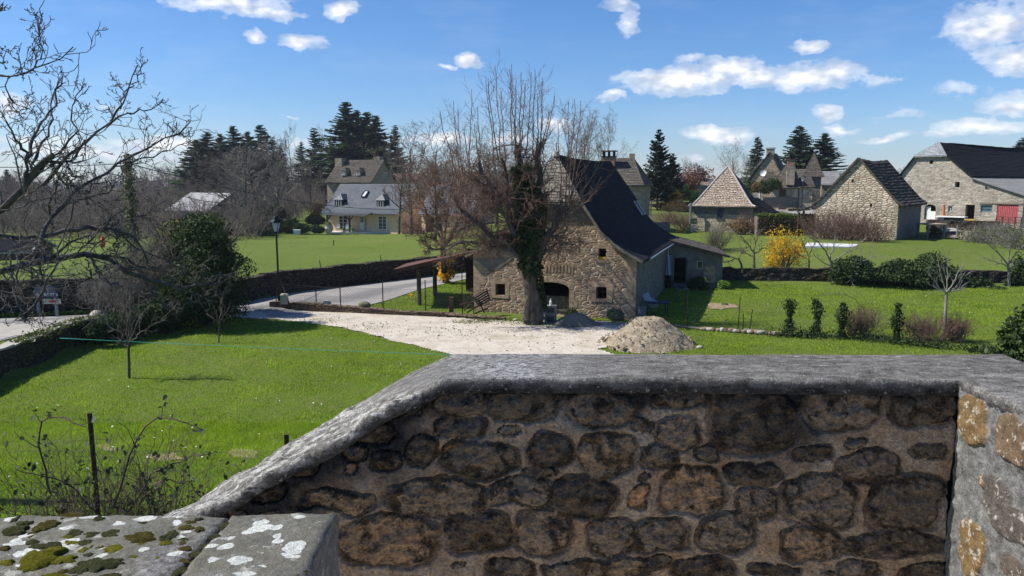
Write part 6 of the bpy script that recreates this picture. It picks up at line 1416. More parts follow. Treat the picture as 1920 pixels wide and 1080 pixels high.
def veg_strip():
 rng = np.random.default_rng(60); b = MB(); n = 3300; u = rng.random(n); px = 1440 + u * 430; py = np.interp(px, [1440, 1600, 1870], [630, 636, 664]); C = np.array([atz(a, c, 0) for a, c in zip(px[::30], py[::30])]); C = C[np.minimum(np.arange(n) // 30, len(C) - 1)] + rng.normal(0, 1, (n, 3)) * [.25, .22, .0]; C[:, 2] = np.abs(rng.normal(0, .09, n)) * (1 + (px > 1600)) + .02
 leaves(b, C, .09, rng, .7); tag(b.build('ground_ivy', M_IVY, uv=False), 'dark ivy ground cover along the garden fence line', 'ground cover', kind='stuff')
veg_strip()
CAM_B = bush('camellia_bush', 'glossy camellia bush with pale buds at the right edge, just beyond the parapet', [pb(1925, 635, 9.2, 40, 62), pb(1900, 640, 9.2, 30, 45), pb(1945, 700, 9.0, 60, 70), (6.1, 9.2, 3.6, .5, .45, .75), (6.15, 9.2, 2.9, .4, .38, .6)], 6200, .075, M_LAUR, shell=.5, flowers=(m_leaf('pale buds', [(.75, .72, .65), (.6, .6, .4)], .2), 60, .03), base=2.3, stems=False)
b = MB(); b.tube([(6.35, 9.2, 2.0), (6.38, 9.2, 3.2), (6.4, 9.2, 4.3)], [.06, .05, .03], 7); b.build('stem', M_TWIG, CAM_B)
def build_pollard():
 rng = np.random.default_rng(31); D = 34.3
 root = empty('pollarded_tree', (atz(1000, 600, 0)[0], D, 0), 'big pollarded bare tree with ivy-clad trunk and long upright shoots, right before the barn', 'tree')
 trunk = [([(1001, 606), (1001, 570), (996, 530), (993, 495), (990, 470)], D, 16, 13), ([(990, 600), (992, 575), (995, 545)], D - .15, 10, 7), ([(1012, 600), (1009, 575), (1004, 545)], D - .15, 10, 7)]
 P, R, L = traced(trunk, 10, .01, rng); R[:, 0] *= 1.15; R[:, 1] *= 1.05; b = MB(); b.tubes(P, R, 18)
 V = b.v[0]; k = fbm(V[:, 0] * 3, V[:, 1] * 3, V[:, 2] * .9, 5, 4) * .12; V[:, 0] += k; V[:, 1] -= k * .6
 b.build('trunk', M_BARKG, root, uv=False, smooth=True)
 limbs = [([(991, 478), (987, 440), (986, 400), (982, 350), (975, 300), (971, 272)], D, 15, 9), ([(1002, 478), (1008, 430), (1012, 390), (1010, 345), (1009, 290), (1012, 272)], (D, D + .6), 11, 7),
    ([(1005, 490), (1020, 450), (1045, 415), (1062, 392), (1066, 368)], (D, D - .5), 11, 7), ([(984, 480), (965, 445), (945, 400), (925, 355), (905, 318), (898, 305)], (D, D - .6), 9, 4.5),
    ([(982, 490), (955, 462), (925, 445), (895, 418), (868, 400), (852, 372)], (D, D - 1.0), 9, 3.5), ([(985, 485), (950, 470), (905, 458), (870, 452), (835, 470)], (D, D - 1.4), 7, 2), ([(986, 470), (960, 430), (950, 380), (948, 330), (940, 296)], (D, D + .8), 7, 4),
    ([(1010, 480), (1035, 462), (1062, 455), (1082, 462)], (D, D - 1), 5, 1.5), ([(990, 420), (960, 385), (930, 375), (905, 345), (880, 335)], (D, D - .4), 5, 2.5)]
 P, R, L = traced(limbs, 10, .05, rng, .72); b = MB(); b.tubes(P, R, 9)
 b.build('limbs', M_TWIGD, root, uv=False, smooth=True)
 b = MB(); ramify(b, P, R, L, [dict(n=28, t0=.2, lf=.36, ang=.95, rf=.26, S=5, wig=.28, up=.02, rmin=.011), dict(n=10, lf=.5, ang=.8, rf=.5, S=4, wig=.3, up=-.02, rmin=.008), dict(n=5, lf=.55, ang=.7, rf=.6, S=3, wig=.3, up=.0, rmin=.008)], rng)
 sh = [(884, 168, 880, 330), (850, 189, 862, 350), (860, 205, 868, 340), (928, 124, 938, 300), (959, 120, 960, 285), (956, 130, 965, 285), (977, 135, 975, 280), (996, 135, 985, 290), (1003, 130, 1000, 300), (1017, 146, 1012, 285), (1077, 185, 1068, 375), (1066, 190, 1060, 372), (1089, 189, 1072, 372), (911, 143, 925, 305), (916, 152, 935, 300), (825, 208, 858, 345), (1030, 205, 1016, 290), (1046, 225, 1050, 380), (1112, 215, 1070, 375), (1126, 300, 1072, 385), (1128, 330, 1075, 395), (1120, 355, 1070, 400), (870, 240, 885, 330), (895, 200, 900, 320), (940, 170, 948, 300), (1040, 180, 1010, 300), (890, 230, 905, 330), (845, 262, 862, 370), (985, 155, 978, 285), (1008, 175, 1005, 290), (968, 150, 968, 280)]
 lb = [([(x1, y1), (x1 * .6 + x0 * .4 + (3 if i % 2 else -2), y1 * .62 + y0 * .38), (x1 * .2 + x0 * .8, y1 * .3 + y0 * .7), (x0, y0)], (D + rng.uniform(-.8, .8), D + rng.uniform(-1.3, 1.3)), 1.15, .5) for i, (x0, y0, x1, y1) in enumerate(sh)]
 P2, R2, L2 = traced(lb, 8, .02, rng); b.tubes(P2, R2, 4)
 ramify(b, P2, R2, L2, [dict(n=13, t0=.05, t1=.9, lf=.34, ang=.95, rf=.36, S=5, wig=.12, up=.10, rmin=.0075), dict(n=4, lf=.42, ang=.7, rf=.7, S=3, wig=.12, up=.08, rmin=.0065)], rng)
 tops = P[[0, 1, 2, 3, 6, 8, 4]][:, 6:].reshape(-1, 3); n = 70; i = rng.integers(0, len(tops), n); D0 = np.array([0, 0, .8]) + rng.normal(0, .55, (n, 3)); Ls = rng.uniform(.6, 1.7, n)
 P3, R3 = grow(tops[i], D0, Ls, .014, 6, .05, .06, rng, .35); b.tubes(P3, R3, 3); ramify(b, P3, R3, Ls, [dict(n=6, lf=.3, ang=.7, rf=.6, S=3, wig=.1, up=.1, rmin=.0085)], rng)
 b.build('crown', M_TWIGR, root, uv=False)
 b = MB()
 for pts, n, r in [(np.array([(995, 520), (990, 480), (986, 440), (985, 400), (983, 350), (978, 315)]), 5200, .42), (np.array([(1004, 500), (1010, 440), (1012, 400), (1014, 365)]), 1500, .28), (np.array([(985, 480), (965, 450), (940, 440)]), 700, .25), (np.array([(1008, 480), (1012, 540), (1018, 575)]), 500, .18)]:
  d = np.arange(len(pts)); t = rng.random(n) ** .85 * (len(pts) - 1); x = np.interp(t, d, pts[:, 0]); y = np.interp(t, d, pts[:, 1]); C = np.array([at(a, c, D - .1) for a, c in zip(x, y)]); a = rng.random(n) * 6.28; rr = r * (.55 + .55 * rng.random(n)) * (1 + .4 * fbm(t * 2, 0 * t, 0, 3, 3))
  C += np.stack([np.cos(a) * rr, np.sin(a) * rr, rng.normal(0, .08, n)], 1); leaves(b, C, .15, rng, .85, droop=.6)
 b.build('ivy', M_IVY, root, uv=False)
build_pollard()
def build_tangle():
 D = 42.5
 root = traced_tree('tangled_tree', 'dense reddish tangled bare tree behind the timber shelter', [([(833, 512), (832, 485), (830, 458)], D, 8, 6.5)],
  [([(830, 462), (818, 468), (804, 465), (796, 452)], (D, D - .8), 3.5, 1.2), ([(830, 460), (812, 430), (795, 385), (778, 345), (766, 318)], (D, D + 1), 4.5, 1.4), ([(831, 460), (835, 415), (842, 370), (850, 330), (848, 300)], D, 4.5, 1.2), ([(832, 462), (855, 440), (885, 415), (915, 390), (935, 360)], (D, D - 1), 4.5, 1.2),
   ([(830, 462), (808, 445), (785, 430), (762, 425)], (D, D - .5), 3, 1), ([(833, 462), (860, 458), (892, 462), (918, 452)], (D, D - 1.2), 3.5, 1), ([(831, 460), (822, 420), (815, 370), (818, 325)], (D, D - 1), 3.5, 1), ([(832, 460), (860, 420), (880, 370), (890, 330)], (D, D + 1), 4, 1), ([(832, 460), (856, 430), (868, 395), (865, 350)], (D, D - 1), 3.5, 1)],
  [dict(n=20, t0=.15, lf=.42, ang=.85, rf=.36, S=5, wig=.28, up=.02, rmin=.013), dict(n=9, lf=.48, ang=.75, rf=.5, S=4, wig=.28, up=.0, rmin=.011), dict(n=6, lf=.55, ang=.7, rf=.6, S=3, wig=.28, up=-.03, rmin=.009)], M_TWIGR, M_BARKG, seed=12, jit=.06)
build_tangle()
def undergrowth():
 rng = np.random.default_rng(88); b = MB(); n = 5200; y = rng.uniform(100, 215, n); x = -34 - (y - 100) * .08 - rng.random(n) ** 1.1 * (y * .72 - 28); k = ~((x > -60) & (x < -40) & (y > 112) & (y < 140)); x, y = x[k], y[k]; n = len(x); P0 = np.stack([x, y, hgt(x, y) - .1], 1)
 L = rng.uniform(2.0, 5.5, n); P, R = grow(P0, np.array([0, 0, 1.0]) + rng.normal(0, .3, (n, 3)), L, .045, 4, .15, .05, rng, .4); b.tubes(P, R, 3); ramify(b, P, R, L, [dict(n=7, lf=.5, ang=.6, rf=.6, S=3, rmin=.022), dict(n=3, lf=.5, ang=.6, rf=.7, S=2, rmin=.018)], rng)
 tag(b.build('woodland_undergrowth', M_TWIG, uv=False), 'grey-brown leafless undergrowth of the wood beyond the left meadows', 'undergrowth', kind='stuff')
undergrowth()
# near walnut at the left
def build_walnut():
 rng = np.random.default_rng(71)
 root = empty('walnut_tree', (-9.6, 10.5, gz(-9.6, 10.5)), 'gnarled bare walnut reaching in from the left, knobbly dark limbs against the sky', 'tree')
 b = MB(); tp = np.array([[-9.6, 10.5, gz(-9.6, 10.5) - .2], [-9.4, 10.5, 3.2], [-9.1, 10.4, 4.4], [-8.9, 10.3, 5.6]]); b.tube(tp, [.36, .3, .26, .2], 14); b.build('trunk', M_BARKG, root, uv=False, smooth=True)
 E = lambda py: (-160, py)
 big = [([E(470), (-40, 425), (0, 392), (42, 358), (62, 330), (80, 305), (100, 290)], 10, 12, 7), ([(60, 335), (78, 310), (100, 300), (118, 306), (135, 300), (160, 262)], (10, 10.3), 6, 3),
   ([(48, 352), (52, 318), (48, 290), (30, 262), (18, 235), (4, 215)], (10, 9.6), 5.5, 1.6), ([(48, 300), (62, 268), (70, 235), (95, 210), (108, 165), (118, 140)], (10, 10.6), 5, 1.5), ([(62, 305), (88, 262), (98, 235), (95, 195), (112, 150), (118, 142)], (10.1, 11), 4, 1.4),
   ([(100, 292), (132, 268), (140, 240), (135, 200), (158, 155)], (10, 10.5), 3.5, 1.3), ([(80, 348), (115, 305), (165, 265), (200, 236), (225, 200), (245, 155), (258, 122)], (10.2, 10.8), 5, 1.6), ([(225, 205), (240, 165), (265, 140), (268, 122)], 10.8, 2.2, 1.2),
   ([(200, 238), (235, 212), (268, 210), (300, 196), (306, 186)], (10.6, 11), 2.6, 1.2), ([(75, 460), (80, 425), (120, 385), (150, 350), (200, 325), (235, 300), (280, 275), (320, 255), (350, 245), (357, 228)], (9.6, 11.2), 6, 1.5), ([(320, 256), (335, 250), (362, 262)], 11.2, 1.8, 1), ([(205, 322), (250, 300), (300, 290), (345, 270)], (10.5, 11.3), 2.5, 1.1),
   ([E(560), (-30, 520), (0, 512), (30, 496), (79, 487), (126, 482), (157, 475), (189, 478), (220, 496), (252, 515), (274, 525), (299, 525), (318, 534)], (9.6, 10.4), 12, 6), ([(318, 534), (340, 544), (371, 534), (400, 537), (414, 524), (420, 516)], (10.4, 10.8), 4, 1.6), ([(340, 544), (362, 552), (392, 556), (430, 545)], (10.5, 10.8), 2.5, 1.0),
   ([(170, 482), (189, 515), (205, 532), (230, 537)], (10, 9.8), 4, 2), ([(274, 525), (280, 545), (300, 566), (332, 588)], (10.2, 10.6), 3.5, 1.6), ([(63, 460), (80, 448), (110, 432), (157, 428), (189, 431), (228, 438), (258, 452), (272, 475), (280, 500)], (9.9, 10.6), 7, 2.4), ([E(420), (-20, 440), (30, 450), (70, 442)], 10, 6, 5),
   ([(137, 372), (127, 425), (110, 480), (88, 530), (66, 566), (48, 588)], (9.2, 9.0), 2.2, 3.4), ([(48, 588), (44, 594), (42, 601)], 9.0, 4.2, 2), ([(48, 588), (34, 575), (30, 540), (38, 480), (40, 440)], (9.0, 9.3), 2.8, 1.6), ([(84, 452), (72, 470), (79, 512), (86, 530), (104, 540), (120, 548)], 9.8, 4.5, 2.5),
   ([E(130), (-30, 138), (0, 142), (35, 147), (65, 130), (100, 112), (125, 98), (137, 88)], 8.6, 4, 1.3), ([(60, 133), (76, 100), (76, 62), (71, 30), (79, 9)], 8.6, 2.2, 1.0), ([(18, 147), (40, 128), (56, 116), (58, 96)], 8.6, 1.8, .9), ([(-20, 120), (4, 118), (10, 96), (26, 98)], 8.5, 1.8, .9), ([(-20, 30), (0, 22), (4, 14)], 8.5, 1.3, .8),
   ([(14, 147), (16, 175), (25, 200), (44, 222)], (8.7, 9.6), 1.6, 1.4), ([(95, 300), (110, 330), (128, 350), (160, 352), (195, 345)], 10.3, 3, 1.4), ([(100, 428), (90, 400), (92, 372), (108, 350), (112, 328)], (9.9, 9.7), 3.5, 2), ([(120, 385), (160, 372), (200, 360), (235, 330)], (10, 10.8), 2.6, 1.2),
   ([(157, 475), (165, 500), (176, 520), (150, 528)], 10, 2.5, 1.4), ([(220, 496), (215, 460), (232, 440)], 10.1, 2.5, 1.5), ([(30, 496), (60, 515), (85, 528)], 9.7, 3.5, 2), ([E(520), (-10, 545), (40, 560), (75, 575)], 9.4, 2.2, 1.0), ([(190, 432), (240, 415), (280, 395), (310, 375)], (10.2, 11), 2, 1.0), ([(0, 395), (40, 385), (90, 370), (135, 345)], 9.5, 2.2, 1.5),
   ([(228, 438), (262, 470), (300, 480), (340, 500), (372, 512)], (10.4, 11.2), 2.6, 1.0), ([(189, 478), (230, 480), (262, 500), (300, 505)], (10.1, 10.6), 3.5, 1.6), ([(125, 306), (138, 330), (128, 352)], 10.2, 3, 2)]
 P, R, L = traced(big, 12, .018, rng, .66);
 R = R * (1 + .14 * rng.normal(0, 1, R.shape)).clip(.75, 1.5); b = MB(); b.tubes(P, R, 8); b.build('limbs', M_TWIGD, root, uv=False, smooth=True)
 b = MB(); kn = dict(wig=.33, up=.13, sides=4)
 ramify(b, P, R, np.minimum(L, 2.4), [dict(n=8, t0=.15, lf=.36, ang=.85, rf=.38, S=6, rmin=.0052, **kn), dict(n=4, lf=.42, ang=.8, rf=.62, S=4, rmin=.0048, tip=.7, **kn), dict(n=3, lf=.36, ang=.8, rf=.85, S=3, rmin=.0045, tip=.8, **kn)], rng)
 low = np.array([q for q in P if q[:, 2].mean() < 6.9]); lr = np.array([r for q, r in zip(P, R) if q[:, 2].mean() < 6.9]); ll = np.array([min(l, 2.4) for q, l in zip(P, L) if q[:, 2].mean() < 6.9])
 ramify(b, low, lr, ll, [dict(n=6, t0=.3, lf=.42, ang=.9, rf=.3, S=5, wig=.25, up=.04, rmin=.006), dict(n=5, lf=.5, ang=.8, rf=.7, S=4, wig=.28, up=.0, rmin=.005), dict(n=3, lf=.5, ang=.7, rf=.8, S=3, wig=.28, rmin=.004)], rng)
 b.build('crown', m_bark('pale knobbly twigs', (.045, .04, .036), (.21, .19, .165), 9, .004), root, uv=False)
build_walnut()
# walls along road and gardens
M_DRYW = m_stone('dark dry stone walling', [(.055, .047, .036), (.10, .085, .066), (.075, .063, .05), (.13, .112, .09)], (.022, .019, .015), 3.2, 6.5, .10, .06, .95, .4, .04)
M_DRYL2 = m_stone('reddish low wall', [(.18, .12, .085), (.27, .20, .14), (.14, .10, .075)], (.08, .06, .045), 3.0, 7, .10, .05, .95, .4, .04)
def long_wall(name, label, pts, z0f, z1f, thick, mat, capm=None, side=1, rough=.05, step=.22, cat='wall', cap_h=.1, seed=1):
 """wall following a 2D polyline, visible face on the given side; bumpy grid faces"""
 pts = np.array(pts, float); d = np.concatenate([[0], np.cumsum(np.linalg.norm(np.diff(pts, axis=0), axis=1))]); n = max(4, int(d[-1] / step)); q = np.linspace(0, d[-1], n)
 C = np.stack([np.interp(q, d, pts[:, 0]), np.interp(q, d, pts[:, 1])], 1); T = nrm(np.gradient(C, axis=0)); N_ = np.stack([T[:, 1], -T[:, 0]], 1) * side
 zt = np.array([z1f(a, b_) for a, b_ in C]) + fbm(q * 1.4, 0, 0, seed, 3) * rough * 1.2; zb = np.array([z0f(a, b_) for a, b_ in C]) - .3; b = MB()
 rows = []
 for k in np.linspace(0, 1, 9): z = zb + (zt - zb) * k; o = fbm(q * 3, z * 4, 0, seed, 4) * rough; rows.append(np.stack([C[:, 0] + N_[:, 0] * o, C[:, 1] + N_[:, 1] * o, z], 1))
 for k in (.02, .25, .5, .75, 1): o = -thick * k; z = zt + .03 * sin(pi * k) + fbm(q * 3, k * 3, 0, seed + 2, 4) * rough * .8; rows.append(np.stack([C[:, 0] + N_[:, 0] * o, C[:, 1] + N_[:, 1] * o, z], 1))
 rows.append(np.stack([C[:, 0] - N_[:, 0] * thick, C[:, 1] - N_[:, 1] * thick, zb], 1)); G = np.array(rows); b.grid(G, flip=side < 0)
 for e in (0, -1): b.poly([G[0, e], G[8, e], G[13, e], G[14, e]])
 root = empty(name, (C[n // 2, 0], C[n // 2, 1], zb[n // 2]), label, cat); b.build('masonry', mat, root)
 if capm:
  b = MB(); rg = np.random.default_rng(seed); i = 0
  while i < n - 2:
   j = min(i + rg.integers(2, 5), n - 1); h = cap_h * rg.uniform(.7, 1.2)
   a0, a1 = C[i] + N_[i] * .05, C[j] + N_[j] * .05; c0, c1 = C[i] - N_[i] * (thick + .03), C[j] - N_[j] * (thick + .03)
   ga = (a1 - a0) * .02
   lo = [(*(a0 + ga), zt[i] + .01), (*(a1 - ga), zt[j] + .01), (*(c1 - ga), zt[j] + .01), (*(c0 + ga), zt[i] + .01)]; up = [(p[0] + rg.normal(0, .012), p[1] + rg.normal(0, .012), p[2] + h + rg.normal(0, .012)) for p in lo]
   b.hexa(lo if side > 0 else lo[::-1], up if side > 0 else up[::-1]); i = j
  b.build('coping', capm, root)
 return root
long_wall('roadside_wall', 'dark dry-stone wall in shade running along the far side of the road', W2[1:11] + np.array([0, -.05]), lambda x, y: gz(x + .9, y - 1.2), lambda x, y: at(530, 515, 42.4)[2] * 0 + gz(x + .8, y - 1.2) + 1.12 + .25 * smooth((-16 - x) / 3.), .45, M_DRYW, M_DRYW, 1, .07, cat='wall', seed=3)
long_wall('retaining_wall', 'low shaded retaining wall with ivy between the near lawn and the road, left edge', W1[:5], lambda x, y: -.1 if y < 36 else 0, lambda x, y: float(np.interp(y, [14, 24, 30, 33.5, 36.3], [.98, .98, .92, .62, .35])), .42, M_DRYW, M_CONC, 1, .04, seed=5, cap_h=.07)
W3 = [tuple(atz(px, py, .0)[:2]) for px, py in [(506, 583.5), (560, 584.5), (640, 587), (760, 592.5), (850, 596), (945, 602)]]
long_wall('low_garden_wall', 'low crumbling reddish stone wall with timber edging between gravel drive and grass', W3, lambda x, y: 0, lambda x, y: float(np.interp(x, [W3[0][0], -8.5, -5, -1], [.42, .34, .16, .10])), .3, M_DRYL2, M_DRYL2, 1, .06, seed=7, cap_h=.05, step=.16)
W4 = [(13.2, 48.9), (16, 48.7), (20, 48.3), (24, 47.8), (28, 47.2), (33, 46.6), (40, 46)]
long_wall('garden_wall', 'dark stone garden wall in shade behind the row of laurels', W4, lambda x, y: 0, lambda x, y: .95, .4, M_DRYW, None, 1, .08, seed=9)
rng = np.random.default_rng(90); b = MB(); n = 5200; t = rng.random(n); y = 25.5 + t * 9; x = poly_x(W1, y) + rng.normal(-.15, .17, n); z = np.interp(y, [24, 30, 33.5, 36.3], [.98, .92, .62, .35]) + np.abs(rng.normal(.03, .07, n)) - np.where(rng.random(n) < .25, rng.random(n) * .8, 0)
x = np.where(z < .6, poly_x(W1, y) + .08, x); leaves(b, np.stack([x, y, z], 1), .085, rng, .8); tag(b.build('wall_ivy', M_EVERL, uv=False), 'ivy creeping over the coping of the shaded retaining wall', 'ivy', kind='stuff')
def stone_lump(name, label, c, s, mat, seed=1, cat='stone', group=None, parent=None):
 A, Bq = np.meshgrid(np.linspace(0, 2 * pi, 17), np.linspace(0, pi, 10)); X = np.sin(Bq) * np.cos(A); Y = np.sin(Bq) * np.sin(A); Z = np.cos(Bq); k = 1 + .28 * fbm(X * 1.3 + seed, Y * 1.3, Z * 1.3, seed, 4)
 k[:, -1] = k[:, 0]; V = np.stack([X * k * s[0], Y * k * s[1], Z * k * s[2]], -1) + np.array(c); b = MB(); b.grid(V, flip=True); o = b.build(name, mat, parent, smooth=True, off=None if parent else c)
 if parent is None: tag(o, label, cat, group)
 return o
M_MOSSR = m_plain('mossy rock', (.17, .17, .09), .95, nscale=9, var=.5, bump=.01)
stone_lump('mossy_stone', 'rounded mossy stone on top of the low garden wall', at(683, 571, 37.4), (.3, .24, .16), M_MOSSR, 3)
stone_lump('rubble_stone', 'pale block of stone on the low garden wall near its left end', at(613, 568, 38.0), (.2, .16, .15), M_MORT, 5)
stone_lump('boulder', 'pale boulder on the road verge behind the shrubs, left', at(181, 597, 33), (.35, .3, .4), M_MORT, 8)
# street lamp & co
def street_lamp(name, label, px, base_py, y, top_py, big=True, z=None):
 p = at(px, base_py, y); g = gz(p[0], y) if z is None else z; h = at(px, top_py, y)[2] - g; x = p[0]
 root = empty(name, (x, y, g), label, 'street lamp'); m = m_plain('dark green cast metal', (.012, .018, .016), .45, .4, nscale=6, var=.3); s = h / 4.45
 b = MB(); b.lathe((x, y, g), [(.12, -.1), (.12, .1), (.085, .16), (.075, .9), (.06, .95), (.05, 1.0), (.045, h - 1.0 * s), (.065, h - .98 * s), (.03, h - .9 * s), (.05, h - .8 * s)], 12); b.build('post', m, root, smooth=False)
 zb = h - .80 * s; zt = h - .34 * s; r0, r1 = .13 * s, .245 * s
 b = MB()
 for k in range(4):
  a = pi / 4 + k * pi / 2; b.beam((x + r0 * cos(a), y + r0 * sin(a), g + zb), (x + r1 * cos(a), y + r1 * sin(a), g + zt), .03)
 b.box((x, y, g + zb), (r0 * 1.6, r0 * 1.6, .04)); b.box((x, y, g + zt), (r1 * 1.7, r1 * 1.7, .04)); L = b.build('lantern_frame', m, root)
 b = MB(); q0 = [(x + r0 * .92 * cos(a), y + r0 * .92 * sin(a), g + zb + .02) for a in [pi / 4 + k * pi / 2 for k in range(4)]]; q1 = [(x + r1 * .92 * cos(a), y + r1 * .92 * sin(a), g + zt - .02) for a in [pi / 4 + k * pi / 2 for k in range(4)]]
 b.hexa(q0, q1); b.build('lantern_glass', m_plain('frosted glass', (.62, .66, .68), .25, spec=.6, nscale=3, var=.1), L)
 b = MB(); b.lathe((x, y, g + zt), [(r1 * 1.35, 0), (r1 * 1.25, .04), (r1 * .62, .16 * s), (r1 * .5, .17 * s), (r1 * .5, .24 * s), (r1 * .25, .29 * s), (.02, .31 * s), (.03, .34 * s), (.0, .36 * s)], 4 if big else 8); b.build('lantern_cap', m, root); return root
LX = at(524, 565, 38.6)
street_lamp('street_lamp', 'tall dark street lamp with four-sided lantern at the corner of the road', 524, 575, 38.2, 404)
street_lamp('street_lamp', 'small old-style street lamp before the big-chimney house in the hamlet', 1504, 372, 105, 328, z=None)
b = MB(); p = at(519, 575, 38.0); b.beam((p[0] - .02, 38.0, .1), (p[0] - .02, 38.0, 1.75), .05); tag(b.build('iron_post', M_IRON), 'rusty iron fence post touching the foot of the street lamp', 'post')
b = MB(); b.beam(at(525, 521, 37.9), at(545, 577, 37.6), .045); tag(b.build('fence_brace', M_IRON), 'rusty slanting brace leaning against the street lamp post', 'brace')
p = at(534, 573, 37.7); root = empty('utility_box', (p[0], 37.7, .35), 'cream plastic utility box beside the foot of the street lamp', 'utility box'); M_CB = m_plain('cream plastic', (.55, .53, .36), .5, nscale=3, var=.08)
b = MB(); b.box((p[0], 37.7, .62), (.34, .24, .46)); b.build('box', M_CB, root); b = MB(); b.box((p[0], 37.7, .88), (.38, .28, .06), taper=.8); b.build('lid', M_CB, root)
def post(name, label, px, y, top_py, w=.045, mat=M_IRON, base=None, group=None, cat='post', lean=0, rnd=False):
 p = at(px, top_py, y); g = gz(p[0], y) - .05 if base is None else base; b = MB()
 if rnd: b.tube([(p[0] + lean, y, g), (p[0] + lean * .5, y, (g + p[2]) / 2), (p[0], y, p[2])], [w, w * .92, w * .85], 8)
 else: b.beam((p[0] + lean, y, g), (p[0], y, p[2]), w)
 o = b.build(name, mat, off=(p[0] + lean, y, g)); return tag(o, label, cat, group)
FPS = [(592, 37.9, 542, 'first thin iron fence post right of the lamp'), (637, 37.7, 526, 'second thin iron fence post right of the lamp'), (717, 37.2, 524, 'tall iron fence post in the middle of the low wall fence'), (797, 36.8, 525, 'iron fence post below the shelter posts'), (866, 36.5, 496, 'tall thin iron post just left of the barn corner'), (888, 36.3, 563, 'short iron stake before the leaning rack')]
for px, y, t, l in FPS: post('fence_post', l, px, y, t, group='iron posts of the low wall fence', base=.0)
post('timber_post', 'stout reddish-brown timber post at the end of the fence near the barn', 846, 36.6, 557, .21, m_plain('red brown timber', (.13, .065, .05), .8, nscale=12, var=.4), base=-.1)
def wire_fence(name, label, P, h0, h1, cell, r, mat, close=False):
 """chain-link panel between ground points"""
 b = MB(); P = np.array(P, float)
 for a, c in zip(P[:-1], P[1:]):
  L = np.linalg.norm(c[:2] - a[:2]); n = int(L / cell); H_ = h1 - h0; seg = []
  for i in range(-int(H_ / cell), n + 1):
   for s in (0, 1):
    u0, v0, u1, v1 = (i * cell, 0, i * cell + H_, H_) if s == 0 else (i * cell, H_, i * cell + H_, 0)
    if u0 < 0: v0 += (-u0) * (1 if s == 0 else -1); u0 = 0
    if u1 > L: v1 -= (u1 - L) * (1 if s == 0 else -1); u1 = L
    if u1 <= u0: continue
    seg.append([a + (c - a) * u0 / L + [0, 0, h0 + v0], a + (c - a) * u1 / L + [0, 0, h0 + v1]])
  if seg: b.tubes(np.array(seg), np.full((len(seg), 2), r), 3)
  for hh in (h0, (h0 + h1) / 2, h1): b.tube([a + [0, 0, hh], (a + c) / 2 + [0, 0, hh - .02], c + [0, 0, hh]], r * 1.4, 3, caps=False)
 return tag(b.build(name, mat, uv=False), label, 'fence')
M_WIRE = m_plain('dull galvanised wire', (.13, .12, .11), .6, .5, nscale=20, var=.2)
wp = [np.array([at(px, 560, y)[0], y, .0]) for px, y, t, l in FPS[:5]]; wp = [np.array([at(521, 560, 38.0)[0], 38.0, .15])] + wp + [np.array([BF.P(.2, -.1, 0)[0], BF.P(.2, -.1, 0)[1], 0])]
wire_fence('wire_fence', 'sagging chain-link fence strung on thin iron posts above the low garden wall', wp, .25, 1.25, .16, .0035, M_WIRE)
for i, (px, y, t, bpy_) in enumerate([(599, 44.6, 488, 512), (713, 47.2, 478, 498), (803, 50.0, 470, 488)]): post('white_stake', ['leftmost leaning white stake on the field edge above the roadside wall', 'middle white stake on the field edge above the roadside wall', 'rightmost white stake on the field edge near the tangled tree'][i], px, y, t, .045, M_WOODG, group='white stakes along the field edge', lean=.12)
def build_rack():
 q = at(890, 585, 36.2); root = empty('old_farm_rack', (q[0], 36.3, 0), 'old rusty slatted farm rack tipped against the left end of the barn front', 'farm rack'); m = m_plain('rusty old timber', (.10, .055, .04), .9, nscale=12, var=.5)
 A, B_, C_, D_ = at(887, 556, 36.1), at(912, 541, 36.6), at(918, 562, 36.6), at(898, 574, 36.1)
 for k in np.linspace(0, 1, 6): b = MB(); b.beam(A + (D_ - A) * k, B_ + (C_ - B_) * k, .12, .03); b.build('slat', m, root)
 for a, c in ((A, D_), (B_, C_)): b = MB(); b.beam(a, c, .07); b.build('rail', m, root)
 for a, c in [((870, 583, 36.1), (892, 560, 36.2)), ((862, 572, 36.0), (888, 566, 36.1)), ((876, 586, 36.0), (905, 568, 36.3)), ((908, 586, 36.3), (897, 562, 36.2)), ((890, 588, 36.0), (915, 578, 36.3))]: b = MB(); b.beam(at(*a), at(*c), .06); b.build('strut', m, root)
build_rack()
def cinder(c, rz, label):
 root = empty('cinder_block', c, label, 'cinder block', 'stacked cinder blocks'); f = Fr(c[0], c[1], rz); W, Hh, D = .50, .40, .34; o, i_ = rect(-W / 2, 0, W / 2, Hh), rect(-W / 2 + .08, .08, W / 2 - .08, Hh - .08); b = MB()
 f2 = Fr(c[0], c[1], rz); out = [(u, z + c[2]) for u, z in o]; inn = [(u, z + c[2]) for u, z in i_]; panel(b, f2, out, [inn], 0, D); b.add([f2.P(u, D, z) for u, z in out], [[0, 1, 2, 3]])
 for k in range(4): a, d = out[k], out[(k + 1) % 4]; b.poly([f2.P(a[0], 0, a[1]), f2.P(a[0], D, a[1]), f2.P(d[0], D, d[1]), f2.P(d[0], 0, d[1])])
 b.build('block', m_plain('concrete block', (.26, .25, .235), .95, nscale=14, var=.25, bump=.006), root)
q = atz(1031, 606, 0); cinder((q[0], q[1], 0.0), 14, 'lower hollow cinder block of the pair standing by the barn doorway'); cinder((q[0] + .03, q[1] + .02, .405), 10, 'upper hollow cinder block of the pair, set on the lower one')
